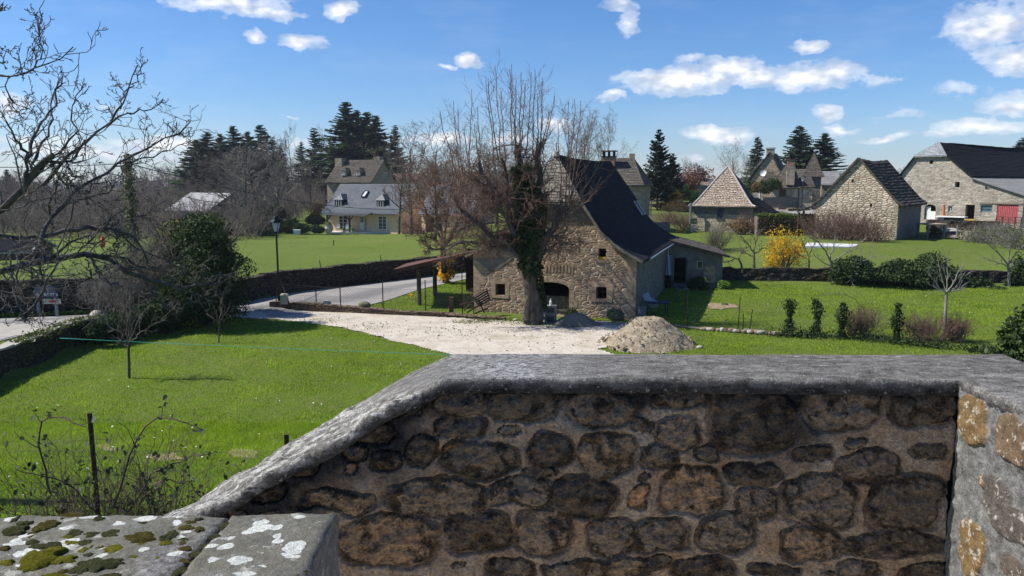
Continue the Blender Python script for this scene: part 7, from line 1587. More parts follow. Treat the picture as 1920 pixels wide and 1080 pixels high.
b = MB(); b.tube([(q[0] + .04, q[1] + .15, .81), (q[0] + .04, q[1] + .15, 1.0), (q[0] + .04, q[1] + .15, 1.04), (q[0] + .04, q[1] + .15, 1.12)], [.06, .06, .03, .025], 10); tag(b.build('plastic_bottle', M_WHITE), 'small white bottle standing on the upper cinder block', 'bottle')
for i, (px, py, s) in enumerate([(1048, 604, (.12, .09, .05)), (1056, 606, (.10, .08, .04)), (990, 604, (.16, .12, .09)), (1020, 588, (.2, .15, .1)), (966, 600, (.12, .1, .08))]): stone_lump('loose_stone', ['whitish stone on the dark patch right of the cinder blocks', 'flat pale scrap beside the whitish stone', 'stone at the very foot of the pollarded trunk', 'grey lump left of the cinder blocks', 'small stone left of the pollarded trunk'][i], atz(px, py, .03), s, M_MORT, 20 + i, group='loose stones around the trunk')
# gravel heaps
def heap(name, label, cx, cy, rx, ry, h, mat, seed, sharp=1.0, n=110):
 xs = np.linspace(-1.35, 1.35, n); X, Y = np.meshgrid(xs, xs); R = np.sqrt(X ** 2 + Y ** 2) * (1 + .18 * fbm(X * 1.6, Y * 1.6, 0, seed, 4)); prof = np.clip(1 - R, 0, 1) ** sharp
 Z = h * (np.minimum(prof * 1.35, .93 + .12 * prof)) + (fbm(X * 5, Y * 5, 0, seed + 1, 5) * .07 + fbm(X * 16, Y * 16, 0, seed + 2, 4) * .035) * h * smooth(prof * 6)
 Z = np.where(prof <= 0, -.05, Z); b = MB(); b.grid(np.stack([cx + X * rx, cy + Y * ry, Z + gz(cx, cy) + .03], -1)); root = empty(name, (cx, cy, 0), label, 'heap'); b.build('mound', mat, root, smooth=True); return root
def m_sand():
 t = NT('pale rubble sand'); p = t.pos(); f = t.voro(p, 11, out='Color'); s = t.n('ShaderNodeSeparateColor'); t.l(f, s.inputs[0]); n = t.noise(p, 3.2, 7, .7); k = t.noise(p, 22, 6, .72)
 c = t.ramp(n, [(.3, (.36, .28, .19)), (.5, (.50, .41, .295)), (.7, (.60, .51, .385))]); c = t.mix(1.0, c, t.ramp(s.outputs[0], [(0, .72), (1, 1.15)]), 'MULTIPLY'); c = t.mix(t.ramp(t.noise(p, 2.2, 6, .7), [(.62, 0), (.70, .65)]), c, (.10, .12, .03))
 return t.pbr(c, 1, t.bump(t.math('ADD', t.math('MULTIPLY', k, 1.5), s.outputs[1]), .09), spec=.08)
M_SAND = m_sand()
HP = atz(1226, 661, 0); hp = heap('rubble_heap', 'big pale heap of sandy rubble at the edge of the gravel drive', HP[0] + .05, 29.9, 1.80, 1.6, 1.02, M_SAND, 5, .95)
rng = np.random.default_rng(6); b = MB()
for i in range(260):
 a = rng.random() * 6.28; r = rng.random() ** .6 * 1.02; x, y = HP[0] + cos(a) * r * 1.95, 29.9 + sin(a) * r * 1.75; pr = max(0, 1 - r) ** .85; z = 1.02 * min(pr * 1.35, .93 + .12 * pr) + .03; s = rng.uniform(.015, .04) * (1 + (r > .9)); v = rng.normal(0, 1, (8, 3)) * s * .4 + np.array([[i_, j_, k_] for i_ in (-s, s) for j_ in (-s, s) for k_ in (-s, s)]) * .6; b.add(v + [x, y, z], [[0, 1, 3, 2], [4, 6, 7, 5], [0, 4, 5, 1], [2, 3, 7, 6], [0, 2, 6, 4], [1, 5, 7, 3]])
tag(b.build('loose_rubble', M_SAND, hp), kind='stuff')
q = atz(1085, 618, 0); heap('gravel_heap', 'small low grey gravel heap in front of the barn door', q[0], 34.2, 1.15, .8, .48, m_plain('grey gravel', (.27, .235, .19), 1, nscale=22, var=.5, bump=.03), 9, 1.1, 70)
for i, (px, py, s) in enumerate([(1022, 633, .09), (1314, 650, .08), (1318, 655, .06)]): pass
stone_lump('loose_stone', 'white stone at the left foot of the big rubble heap', atz(1139, 634, .06), (.16, .13, .11), M_MORT, 41); stone_lump('loose_stone', 'white stone at the right foot of the big rubble heap', atz(1312, 651, .05), (.13, .1, .08), M_MORT, 42)
# things in the shade right of the barn
M_PLW = m_plain('bluish white plastic', (.50, .54, .66), .5, nscale=3, var=.08)
def lounger(px, py, y):
 root = empty('garden_lounger', at(px, py, y), 'folded white plastic lounger leaning in the shade against the barn side wall', 'lounger')
 A, B_ = at(1210, 550, y), at(1219, 571, y - .2); C_ = at(1234, 570, y - .3)
 for a, c, w, nm in ((A, B_, .34, 'backrest'), (B_ + [0, 0, .02], C_, .34, 'seat'), (at(1222, 560, y), C_, .10, 'frame')): b = MB(); b.beam(a, c, w, .035, up=(0, 1, .3)); b.build(nm, M_PLW, root)
lounger(1215, 565, 37.2)
def table(name, label, x, y, w, d, h, mat, cat='table'):
 g = gz(x, y); root = empty(name, (x, y, g), label, cat); b = MB(); b.box((x, y, g + h), (w, d, .05)); b.build('table_top', mat, root)
 for sx in (-1, 1):
  for sy in (-1, 1): b = MB(); b.beam((x + sx * (w / 2 - .05), y + sy * (d / 2 - .05), g - .02), (x + sx * (w / 2 - .05), y + sy * (d / 2 - .05), g + h - .026), .04); b.build('leg', mat, root)
M_DKP = m_plain('dark grey plastic', (.03, .035, .05), .6, nscale=4, var=.2)
q = at(1232, 580, 36.6); table('garden_table', 'dark low garden table in the shade below the white lounger', q[0], 36.8, 1.1, .7, .62, M_DKP)
q = at(1275, 560, 41); table('barbecue_table', 'thin-legged barbecue table standing in the barn shadow', q[0], 40.6, .66, .5, .75, m_plain('grey steel', (.12, .13, .14), .5, .5)); g_ = gz(q[0], 40.6)
b = MB(); b.lathe((q[0], 40.6, g_ + .78), [(.05, 0), (.2, .05), (.24, .14), (.22, .15), (.0, .12)], 14); tag(b.build('barbecue_bowl', M_DKP), 'dark round barbecue bowl on the thin-legged table', 'barbecue')
q = at(1200, 590, 35.3); root = empty('water_butt', (q[0] + .05, 35.2, 0), 'grey plastic barrel at the corner quoins of the barn, right side', 'barrel'); b = MB(); b.lathe((q[0] + .08, 35.2, 0), [(.16, -.05), (.19, .3), (.18, .62), (.2, .63), (.2, .67), (.16, .66), (.0, .60)], 16); b.build('barrel', m_plain('grey blue plastic', (.13, .14, .17), .5, nscale=4, var=.2), root)
q = BF.P(BW + .12, 10.4, 0); X, Z = np.meshgrid(np.linspace(0, .36, 12), np.linspace(0, 1.2, 14)); Y = .05 * np.sin(X * 26 + Z * 2); b = MB(); b.grid(np.stack([q[0] + X * .9 + Y * .3, q[1] + Y - X * .2, .95 + Z], -1)); Gc = np.stack([q[0] + X * .9 + Y * .3, q[1] + Y - X * .2 + .012, .95 + Z], -1); b.grid(Gc, flip=True); tag(b.build('hanging_cloth', m_plain('pale blue cloth', (.35, .42, .58), .8, nscale=3, var=.15), smooth=True), 'pale blue cloth hanging beside the barn downpipe near the shed', 'cloth')
bush('dark_shed_shrub', 'dark bush in shade below the shed window', [pb(1310, 535, 45.2, 22, 17)], 1500, .12, M_EVER, stems=False); bush('dark_shed_shrub', 'dark bush in shade at the barn side wall below the hanging cloth', [pb(1250, 528, 45.6, 12, 14)], 900, .12, M_EVER, stems=False)
for i, (px, y, t, ln) in enumerate([(1290, 33.3, 551, 0), (1388, 32.9, 557, -.05), (1394, 32.8, 588, .0), (1290 + 121, 32.7, 580, -.1)]): post('iron_stake', ['tall iron stake in the barn shadow left of the stone row', 'tall iron stake beside the log row in the garden', 'short stick right of the tall garden stake', 'leaning short stick beyond the tall garden stake'][i], px, y, t, .032, M_IRON, group='iron stakes of the garden fence', lean=ln)
b = MB(); b.beam(at(1364, 598, 33), at(1350, 617, 32.6), .03); tag(b.build('leaning_stick', M_IRON), 'thin slanting stick left of the tall garden stake', 'stick')
wire_fence('wire_netting', 'thin wire netting between the garden stakes and the ivy-wrapped posts', [np.array([at(1290, 600, 33.3)[0], 33.3, 0]), np.array([at(1388, 600, 32.9)[0], 32.9, 0]), np.array([at(1479, 600, 31.9)[0], 31.9, 0]), np.array([at(1577, 600, 31.1)[0], 31.1, 0]), np.array([at(1680, 600, 30.5)[0], 30.5, 0])], .1, .95, .22, .0028, M_WIRE)
for a, c, t in [((1540, 556), (1628, 600), (1590, 548))]:
 pts = [at(px, py, 31.3) for px, py in [(1535, 556), (1555, 551), (1580, 551), (1602, 560), (1618, 578), (1625, 600)]]; b = MB(); b.tube(pts, .014, 5); tag(b.build('garden_hoop', M_WOODG), 'thin bent hoop arching over the brown shrub beside the second ivy post', 'hoop')
rng = np.random.default_rng(8); M_LOGB = m_plain('cut log wood', (.30, .22, .15), .9, nscale=10, var=.5)
LL = ['leftmost', 'second', 'third', 'fourth', 'fifth', 'sixth', 'seventh', 'eighth', 'ninth', 'tenth', 'eleventh', 'twelfth', 'thirteenth', 'fourteenth', 'fifteenth', 'sixteenth', 'seventeenth', 'rightmost']
for i in range(18):
 px = 1322 + i * 8.2 + rng.uniform(-2, 2); q = atz(px, np.interp(px, [1320, 1470], [620, 630]), 0); stone_lump('edging_stone', LL[i] + ' stone or log end in the edging row near the garden stake', (q[0], q[1], .08), (rng.uniform(.09, .22), .1, rng.uniform(.07, .13)), [M_LOGB, M_MORT, M_DRYL2][i % 3], 60 + i, group='edging stones of the garden fence line')
for i, (x0, y0, x1, y1, lab) in enumerate([(1262, 613, 1325, 620, 'dark sleeper beam right of the rubble heap'), (1395, 621, 1440, 626, 'thin pole lying in the edging row'), (1438, 627, 1486, 631, 'bleached timber at the right end of the edging row')]): b = MB(); a, c = atz(x0, y0, 0) + [0, 0, .06], atz(x1, y1, 0) + [0, 0, .06]; b.tube([a, (a + c) / 2, c], [.07, .06, .05], 8); tag(b.build('edging_timber', M_WOODG, uv=True), lab, 'timber', 'timbers along the garden fence line')
tag(sheet('flower_bed', [tuple(atz(px, py, 0)[:2]) for px, py in [(1318, 572), (1330, 568), (1378, 570), (1384, 577), (1360, 583), (1325, 581)]], m_plain('bare bed soil', (.30, .22, .15), 1, nscale=6, var=.4, bump=.02), .15, .25, 1.1, .04), kind='structure')
bush('small_bed_plant', 'small green plant in the bare flower bed', [pb(1359, 572, 39.6, 7, 5)], 260, .08, M_BUSHG, stems=False)
p = [gpt(px, py, 40, 80) for px, py in [(1509, 467), (1598, 465), (1612, 458), (1514, 456)]]; root = empty('cold_frame', p[0], 'flat white cold frame lying on the lawn right of the forsythia', 'cold frame'); z_ = np.mean([q[2] for q in p])
b = MB(); b.hexa([(q[0], q[1], z_ - .1) for q in p], [(q[0], q[1], z_ + .10) for q in p]); b.build('frame', m_plain('white sheet', (.58, .58, .57), .7, nscale=3, var=.2), root)
b = MB();
for k in (.33, .66): a, c = np.array(p[0]) * (1 - k) + np.array(p[1]) * k, np.array(p[3]) * (1 - k) + np.array(p[2]) * k; b.beam((a[0], a[1], z_ + .115), (c[0], c[1], z_ + .115), .05, .03)
b.build('batten', M_WHITE, root)
q = at(1293.5, 440, 80.4); root = empty('downpipe_column', (q[0], 80.4, q[2]), 'tall pale grey pipe column at the left corner of the pyramid-roofed house', 'pipe'); b = MB(); b.lathe((q[0], 80.4, q[2] - .5), [(.14, 0), (.14, .9), (.11, 1.0), (.11, 3.6), (.15, 3.65), (.15, 3.8), (.0, 3.85)], 10); b.build('pipe', M_ZINC, root)
q = at(1301, 415, 79.6); root = empty('notice_board', (q[0], 79.6, gz(q[0], 79.6)), 'small dark board with a round yellow-green emblem on a post, before the pyramid house', 'notice board'); b = MB(); b.box((q[0], 79.6, q[2]), (.62, .06, .5)); b.build('board', m_plain('dark board', (.06, .07, .06), .6), root); b = MB(); b.beam((q[0] - .12, 79.68, gz(q[0], 79.7) - .1), (q[0] - .12, 79.68, q[2] - .26), .1); b.build('post', M_WHITE, root)
b = MB(); b.add([(q[0] + .13 + .15 * cos(t), 79.56, q[2] + .15 * sin(t)) for t in np.linspace(0, 2 * pi, 17)[:-1]], [list(range(16))]); b.build('emblem', m_plain('yellow green disc', (.50, .62, .08), .6), root); b = MB(); b.poly([(q[0] - .24, 79.56, q[2] - .12), (q[0] - .08, 79.56, q[2] - .12), (q[0] - .08, 79.56, q[2] + .14), (q[0] - .24, 79.56, q[2] + .14)]); b.build('notice', m_plain('pale notice', (.3, .33, .33), .6), root)
rng = np.random.default_rng(14); M_LOG = [m_plain('orange cut wood', (.58, .28, .09), .9, nscale=5, var=.25), m_plain('amber cut wood', (.66, .38, .15), .9, nscale=5, var=.25)]; c0 = at(1268, 392, 94)
def log_mesh(m):
 b = MB(); b.tube([(0, 0, 0), (0, 1.0, 0)], [.17, .16], 9); o = b.build('firewood_log', m, uv=False); return o
protoL = [log_mesh(m) for m in M_LOG]; usedL = [False, False]; cnt = 0
for r in range(9):
 for k in range(16 - abs(r - 3)):
  px = 1243 + k * 3.3 + (r % 2) * 1.6 + rng.uniform(-.6, .6); py = 396.5 - r * 2.9 + rng.uniform(-.5, .5) - (.0 if px > 1256 else -3)
  lim = np.interp(px, [1243, 1256, 1268, 1280, 1296], [388, 379, 374, 378, 392])
  if py < lim: continue
  j = rng.integers(0, 2); o = protoL[j] if not usedL[j] else protoL[j].copy()
  if usedL[j]: COL.objects.link(o)
  usedL[j] = True; q = at(px, py, 92 + rng.uniform(-.1, .1)); o.location = q; o.rotation_euler = (rng.normal(0, .05), 0, rng.normal(.0, .12)); o.scale = (rng.uniform(.7, 1.15),) * 3; tag(o, 'orange cut log end in the firewood stack left of the pyramid roof', 'log', 'firewood logs')
b = MB(); q = at(1238, 386, 94.5);
for k in range(26): a = rng.uniform(-1.2, 1.2); b.beam((q[0] - 1.5 + rng.uniform(-.3, 3.5), 94 + a, q[2] - .8 + k * .05), (q[0] + 1.5 + rng.uniform(0, 4), 94.3 + a, q[2] - .8 + k * .05), .14)
tag(b.build('brushwood', M_WOODD, uv=False), 'dark stack of brushwood behind the orange firewood', 'brushwood', kind='stuff')
for i, px in enumerate([1214, 1221]): post('fence_stake', ['left weathered stake at the roof edge by the firewood', 'right weathered stake near the firewood'][i], px, 88, 376, .12, M_WOODG, group='stakes by the firewood', base=at(px, 404, 88)[2] - .3)
long_wall('terrace_wall', 'low grey stone wall on the bank left of the pyramid-roofed house', [tuple(at(px, 430, 74.5)[:2]) for px in (1226, 1256)] , lambda x, y: at(1240, 432, 74.5)[2] - .3, lambda x, y: at(1240, 417, 74.5)[2], .35, M_BARNS, None, 1, .04, seed=15)
q0, q1 = at(1407, 378, 108), at(1424, 378, 108); root = empty('white_gate', (q0 + q1) / 2, 'white picket gate beside the hamlet lane behind the pyramid-roofed house', 'gate')
for dz in (.15, .95): b = MB(); b.beam(q0 + [0, 0, dz], q1 + [0, 0, dz], .06, .1); b.build('rail', M_WHITE, root)
b = MB()
for k in np.linspace(0, 1, 9): p = q0 + (q1 - q0) * k; b.beam(p, p + [0, 0, 1.1], .07, .03)
b.build('pickets', M_WHITE, root)
for k, p in ((0, q0), (1, q1)): b = MB(); b.beam(p + [0, -.1, -.2], p + [0, -.1, 1.35], .22); b.build('gate_post', M_WHITE, root)
q0, q1, q2, q3 = at(1494, 396, 69), at(1527, 385, 68), at(1529, 383, 73), at(1500, 393, 74); root = empty('dark_lean_to', (q1[0], 70, 1.5), 'dark low lean-to roof attached left of the gabled barn', 'shelter'); b = MB(); b.hexa([q0 - [0, 0, .12], q1 - [0, 0, .12], q2 - [0, 0, .12], q3 - [0, 0, .12]], [q0, q1, q2, q3]); b.build('roof', M_SLATED, root)
for q in (q0 + [.3, .2, 0], q3 + [.3, -.2, 0]): b = MB(); b.beam((q[0], q[1], gz(q[0], q[1]) - .2), (q[0], q[1], q[2] - .1), .16); b.build('post', M_WOODD, root)
b = MB()
for k in range(9): a = at(1476 + k * 1.2, 392 + (k % 3) * 1.3, 84 + k * .2); b.beam(a, a + [2.2, .6, .05], .22, .1)
tag(b.build('plank_stack', M_LOGB), 'stack of pale planks beside the dark lean-to roof', 'planks')
q = at(1491, 375, 109); b = MB(); b.lathe((q[0], 109, q[2] - .3), [(.14, 0), (.16, .6), (.0, .75)], 8); tag(b.build('bollard', M_WHITE, off=None), 'small white marker post on the hamlet lane verge', 'bollard')
long_wall('hamlet_wall', 'low dark stone wall below the big-chimney house', [tuple(at(px, 376, 108.5)[:2]) for px in (1430, 1450, 1472, 1496)], lambda x, y: at(1460, 380, 108.5)[2] - .4, lambda x, y: at(1460, 369.5, 108.5)[2], .4, M_BARNS, None, 1, .05, seed=16)
twig_bush('reddish_shrub', 'reddish twiggy shrub before the cottage in the hamlet', gpt(1510, 392, 80, 120)[:2], 4.5, 3.2, 70, M_TWIGR, lean=1.0, r=.025)
# vegetable garden by the long barn
gp = lambda px, py, a=55, c=95: gpt(px, py, a, c)
tag(sheet('vegetable_plot', [tuple(gp(px, py)[:2]) for px, py in [(1778, 446), (1790, 431), (1880, 430), (1895, 438), (1870, 448), (1800, 450)]], m_plain('dug soil', (.27, .22, .17), 1, nscale=4, var=.35, bump=.03), .3, .3, .8, .08), kind='structure')
tag(sheet('barn_yard', [tuple(gp(px, py)[:2]) for px, py in [(1738, 419), (1860, 421), (1930, 423), (1935, 433), (1880, 430)]] , m_plain('yard earth', (.29, .25, .20), 1, nscale=2, var=.3, bump=.02), .35, .3, .8, .08), kind='structure')
wz = at(1800, 425, 72.5); long_wall('yard_wall', 'dark stone retaining wall of the long barn yard behind the vegetable plot', [tuple(at(px, 425, y)[:2]) for px, y in ((1736, 74.5), (1780, 73), (1825, 72), (1878, 71))], lambda x, y: wz[2] - 1.0, lambda x, y: at(1800, 414.5, 72.5)[2], .5, M_DRYW, None, 1, .09, seed=18)
for i, (px, t, bpy_) in enumerate([(1796, 422, 446), (1828, 423, 446), (1864, 424, 440), (1871, 415, 428), (1878, 417, 436), (1886, 418, 442), (1893, 422, 432), (1906, 430, 448)]):
 q = gp(px, bpy_); post('fence_post', LL[i] + ' weathered picket of the fence round the vegetable plot', px, q[1], t, .09, M_WOODG, group='pickets round the vegetable plot', rnd=True)
q0, q1 = gp(1740, 448), gp(1771, 448); y_ = q0[1]; zt_ = at(1750, 421, y_)[2]; root = empty('pergola', q0, 'wooden post frame with plank top standing at the left end of the vegetable plot', 'frame'); x0, x1 = at(1739, 440, y_)[0], at(1772, 440, y_)[0]
for x, y in ((x0, y_), (x1 - .1, y_), (x0, y_ + 1.6), (x1 - .1, y_ + 1.6), ((x0 + x1) / 2 + .5, y_ + 1.6)): b = MB(); b.beam((x, y, gz(x, y) - .2), (x, y, zt_ - .05), .14); b.build('post', M_WOODG, root)
b = MB(); b.box(((x0 + x1) / 2, y_ + .8, zt_), (x1 - x0 + .3, 1.9, .09)); b.build('plank_top', m_plain('tan plank', (.36, .29, .21), .9, nscale=6, var=.3), root)
bush('frame_plant', 'green-grey plant growing inside the wooden post frame', [pb(1752, 437, y_ + .8, 13, 11)], 900, .14, M_LAUR, stems=False)
q = gp(1786, 442); root = empty('dark_tray', q, 'long dark trough with pale lid at the left of the vegetable plot', 'trough'); b = MB(); b.box((q[0], q[1] + .3, q[2] + .18), (1.7, .7, .36), 0); b.build('trough', M_DKP, root); b = MB(); b.hexa([(q[0] - .85, q[1] - .05, q[2] + .37), (q[0] + .85, q[1] - .05, q[2] + .37), (q[0] + 1.0, q[1] + 1.6, q[2] + .55), (q[0] - .3, q[1] + 1.6, q[2] + .55)], [(q[0] - .85, q[1] - .05, q[2] + .42), (q[0] + .85, q[1] - .05, q[2] + .42), (q[0] + 1.0, q[1] + 1.6, q[2] + .6), (q[0] - .3, q[1] + 1.6, q[2] + .6)]); b.build('lid', M_CONC, root)
def on_bb(px, py, t): u, z = BBF.pix(px, py, t); return BBF.P(u, t, z)
q = on_bb(1784, 409, -1.6); root = empty('sheeted_table', q, 'table of junk under a white sheet in the yard of the long barn', 'table'); g_ = q[2] - .75; b = MB(); b.box((q[0], q[1], q[2] + .14), (2.7, 1.0, .09), -BBF.a); b.build('sheet', M_WHITE, root); b = MB(); b.box((q[0] + .3, q[1] - .1, q[2] - .3), (1.6, .8, .75), -BBF.a, taper=.9); b.build('tarp', m_plain('dark green tarp', (.05, .06, .045), .8, nscale=5, var=.3), root); b = MB(); b.box((q[0] - .9, q[1] + .1, q[2] - .3), (.6, .7, .75), -BBF.a); b.build('crate', M_SHUT, root)
q = on_bb(1768, 409, -1.0); root = empty('garden_stove', q, 'terracotta-coloured garden stove with tall pipe against the long barn wall', 'stove'); M_TER = m_plain('terracotta', (.42, .17, .09), .9, nscale=6, var=.3); b = MB(); b.lathe((q[0], q[1], q[2] - .7), [(.3, 0), (.42, .3), (.36, .7), (.15, 1.0), (.12, 2.0), (.16, 2.05), (.0, 2.1)], 10); b.build('stove', M_TER, root)
root = empty('yard_gate', on_bb(1895, 425, -3), 'dark red tubular gate before the red plank door of the long barn', 'gate'); M_GT = m_plain('dark red tube', (.12, .03, .03), .6, nscale=5, var=.3); A, B_ = on_bb(1867, 424, -3), on_bb(1914, 424, -3);
zb_, ztp = on_bb(1890, 423, -3)[2], on_bb(1890, 407, -3)[2]
for k in np.linspace(0, 1, 4): z = zb_ + (ztp - zb_) * k; b = MB(); b.beam((A[0], A[1], z), (B_[0], B_[1], z), .06); b.build('rail', M_GT, root)
for k in np.linspace(0, 1, 5): p = A + (B_ - A) * k; b = MB(); b.beam((p[0], p[1], zb_ - .4), (p[0], p[1], ztp), .07); b.build('bar', M_GT, root)
GS = 'rambling bushes before the vegetable plot'
for i, (px, py, w, h) in enumerate([(1832, 452, 3.4, 1.5), (1866, 450, 3.6, 1.8), (1900, 462, 4.0, 2.6)]): q = gp(px, py + 2, 40, 80); twig_bush('rambling_shrub', ['low green-tinged bramble left of the vegetable plot pickets', 'bramble with arching stems before the vegetable plot', 'dense grey-green bramble at the right edge before the yard'][i], (q[0], q[1]), w, h, 70, M_TWIGP, group=GS, lean=1.1, r=.02); bush('rambling_leaves', ['fresh leaves over the low bramble left of the plot pickets', 'fresh leaves over the arching bramble before the plot', 'fresh leaves over the dense bramble at the right edge'][i], [(q[0], q[1], q[2] + h * .4, w * .5, w * .35, h * .45)], 420, .16, M_BOX, group='leafy sprays on the brambles', stems=False, shell=.1)
# cream house garden
def pot(name, label, px, py, y, r, h, mat, plant=None):
 q = at(px, py, y); root = empty(name, q, label, 'planter'); b = MB(); b.lathe(q, [(r * .7, 0), (r, h * .5), (r * .85, h * .9), (r * 1.05, h), (r * .8, h), (r * .7, h * .85), (.0, h * .85)], 14); b.build('pot', mat, root)
 if plant is not None: rng = np.random.default_rng(3); C = q + np.array([0, 0, h]) + rng.normal(0, 1, (160, 3)) * r * .5 * [1, 1, .6] + [0, 0, r * .3]; b = MB(); leaves(b, C, .16, rng); b.lathe(q + np.array([0, 0, h * .8]), [(r * .5, 0), (r * .8, .2), (r * .5, .45), (0, .5)], 8); tag(b.build('plant', plant, root, uv=False), kind='stuff')
pot('stone_planter', 'large pale planter with yellow-green plant before the left porch of the cream house', 617, 435, 110.2, .62, 1.05, M_MORT, M_BOX); pot('small_planter', 'small potted shrub right of the large pale planter', 645, 436, 110.2, .3, .4, M_MORT, M_BUSHG); pot('small_planter', 'tiny potted plant near the middle of the white terrace', 661, 436, 110.4, .22, .35, M_MORT, M_BUSHG)
q = at(557, 440, 105); root = empty('white_crate', q, 'small white crate on the far lawn below the round green bush', 'crate'); b = MB(); b.box(q + [0, 0, .3], (.75, .6, .62), taper=1.15); b.build('crate', m_plain('bluish white crate', (.50, .56, .62), .6), root); b = MB(); b.box(q + [0, 0, .64], (.92, .75, .06)); b.build('lid', M_WHITE, root)
for i, (px, py) in enumerate([(634, 433), (651, 434)]):
 q = at(px, py, 111.2); root = empty('patio_chair', q, ['white patio chair left of the porch post', 'white patio chair right of the French window'][i], 'chair', 'patio chairs on the white terrace'); b = MB(); b.box(q + [0, 0, .45], (.5, .5, .05)); b.build('seat', M_WHITE, root); b = MB(); b.box(q + [0, .24, .75], (.5, .05, .55)); b.build('backrest', M_WHITE, root)
 for sx in (-.2, .2):
  for sy in (-.2, .2): b = MB(); b.beam(q + [sx, sy, 0], q + [sx, sy, .43], .04); b.build('leg', M_WHITE, root)
b = MB(); q = at(511, 452, 90);
tag(sheet('gravel_track', [tuple(at(px, py, y)[:2]) for px, py, y in [(745, 437, 110), (880, 437, 108), (880, 433, 116), (745, 433, 118)]], M_GRAVEL, .6, .3, .3, .10), kind='structure')
post('garden_post', 'thin brown stake alone in the far field below the cream house', 625.5, 84, 450, .08, M_WOODD); long_wall('field_wall', 'dark wall and hedge line at the left end of the far lawn', [tuple(at(px, 440, 108)[:2]) for px in (402, 430, 455)], lambda x, y: -1.3, lambda x, y: at(430, 427, 108)[2], .6, M_DRYW, None, 1, .1, seed=21)
# village sign
def build_sign():
 y = 32.2; x0, x1 = at(62, 560, y)[0], at(109, 560, y)[0]; g = gz((x0 + x1) / 2, y); root = empty('village_sign', ((x0 + x1) / 2, y, g), 'grey-blue hamlet name panel over a small red and green plate, left roadside', 'sign')
 z0, z1 = at(85, 557, y)[2], at(85, 536, y)[2]; xm = at(66, 536, y)[0]
 b = MB(); V = [(x0 - .05, z0), (x1, z0), (x1 - .15, z1), (xm, z1)]; n = len(V); b.add([(a, y, c) for a, c in V] + [(a, y + .05, c) for a, c in V], [[0, 1, 2, 3], [7, 6, 5, 4], [0, 4, 5, 1], [1, 5, 6, 2], [2, 6, 7, 3], [3, 7, 4, 0]]); pn = b.build('panel', m_plain('slate blue enamel', (.075, .09, .13), .5, nscale=3, var=.15), root)
 cu = bpy.data.curves.new('lettering', 'FONT'); cu.body = 'le Peintre'; cu.size = .25; cu.extrude = .004; cu.align_x = 'CENTER'; cu.align_y = 'CENTER'; tmp = bpy.data.objects.new('tmp', cu); COL.objects.link(tmp); dg = bpy.context.evaluated_depsgraph_get(); me = bpy.data.meshes.new_from_object(tmp.evaluated_get(dg)); bpy.data.objects.remove(tmp); me.name = 'lettering'; me.materials.clear(); me.materials.append(M_WHITE); o = bpy.data.objects.new('lettering', me); COL.objects.link(o); o.parent = pn
 o.location = (.06, -.008, z0 + .13 - g); o.rotation_euler = (radians(90), 0, 0)
 zc = at(98, 565, y)[2]; xc0, xc1 = at(82, 565, y)[0], at(114, 565, y)[0]; b = MB(); b.box(((xc0 + xc1) / 2, y, zc), (xc1 - xc0, .04, .22)); pl = b.build('lower_plate', m_plain('pale green plate', (.35, .45, .33), .5), root)
 b = MB(); c = (xc0 + xc1) / 2; b.poly([(c - .2, y - .023, zc), (c, y - .023, zc - .08), (c + .2, y - .023, zc), (c, y - .023, zc + .08)]); b.build('red_diamond', m_plain('red enamel', (.5, .05, .05), .5), pl); b = MB(); b.poly([(c + .28, y - .023, zc - .07), (c + .37, y - .023, zc - .07), (c + .37, y - .023, zc + .07), (c + .28, y - .023, zc + .07)]); b.build('white_mark', M_WHITE, pl)
 for px in (69, 103): x = at(px, 570, y)[0]; b = MB(); b.beam((x, y + .09, gz(x, y) - .2), (x, y + .09, z0 + .05), .1); b.build('post', m_plain('grey sign post', (.22, .24, .27), .6), root)
build_sign()
for i, (px, t, y) in enumerate([(58, 500, 36), (18, 470, 33.5)]): post('field_post', ['slim pale field post behind the village sign', 'slim pale field post left of the village sign'][i], px, y, t, .06, M_WOODG, group='field posts behind the village sign')
rng = np.random.default_rng(91); b = MB(); n = 2600; t = rng.random(n); x = -24 + t * 9; y = poly_y(W2, x) - .35 - rng.random(n) * .5; leaves(b, np.stack([x, y, hgt(x, y) + .05 + rng.random(n) * .15], 1), .12, rng); tag(b.build('verge_weeds', M_BUSHG, uv=False), 'fresh green weeds along the foot of the far roadside wall', 'weeds', kind='stuff')
# utility pole and wires, string
y = 36.5; q = at(238, 288, y); g = gz(q[0], y); root = empty('utility_pole', (q[0], y, g), 'wooden utility pole wrapped in ivy, behind the walnut branches', 'utility pole'); b = MB(); b.tube([(q[0] + .05, y, g - .3), (q[0], y, (g + q[2]) / 2), (q[0], y, q[2])], [.15, .13, .11], 10); b.build('pole', M_WOODG, root, smooth=True)
rng = np.random.default_rng(33); n = 3600; t = rng.random(n) ** .8; C = np.stack([q[0] + rng.normal(0, .17, n) * (1.1 - t * .4), y + rng.normal(0, .17, n), g + t * (q[2] - g - .1)], 1); b = MB(); leaves(b, C, .10, rng, .7); b.build('ivy', M_EVERL, root, uv=False)
def cable(name, label, a, c, sag, r): n = 24; k = np.linspace(0, 1, n)[:, None]; P = a + (c - a) * k - np.array([0, 0, 1]) * (4 * sag * k * (1 - k)); b = MB(); b.tube(P, r, 4); tag(b.build(name, M_DKP, uv=False), label, 'cable', 'overhead cables')
top = np.array([q[0], y, q[2] - .45]); cable('overhead_cable', 'thin overhead cable running left from the ivy-wrapped pole', top, at(-200, 309, 36), .15, .018); cable('overhead_cable', 'thin overhead cable sagging right from the pole across the cream house roof', top, at(830, 385, 75), 1.1, .022)
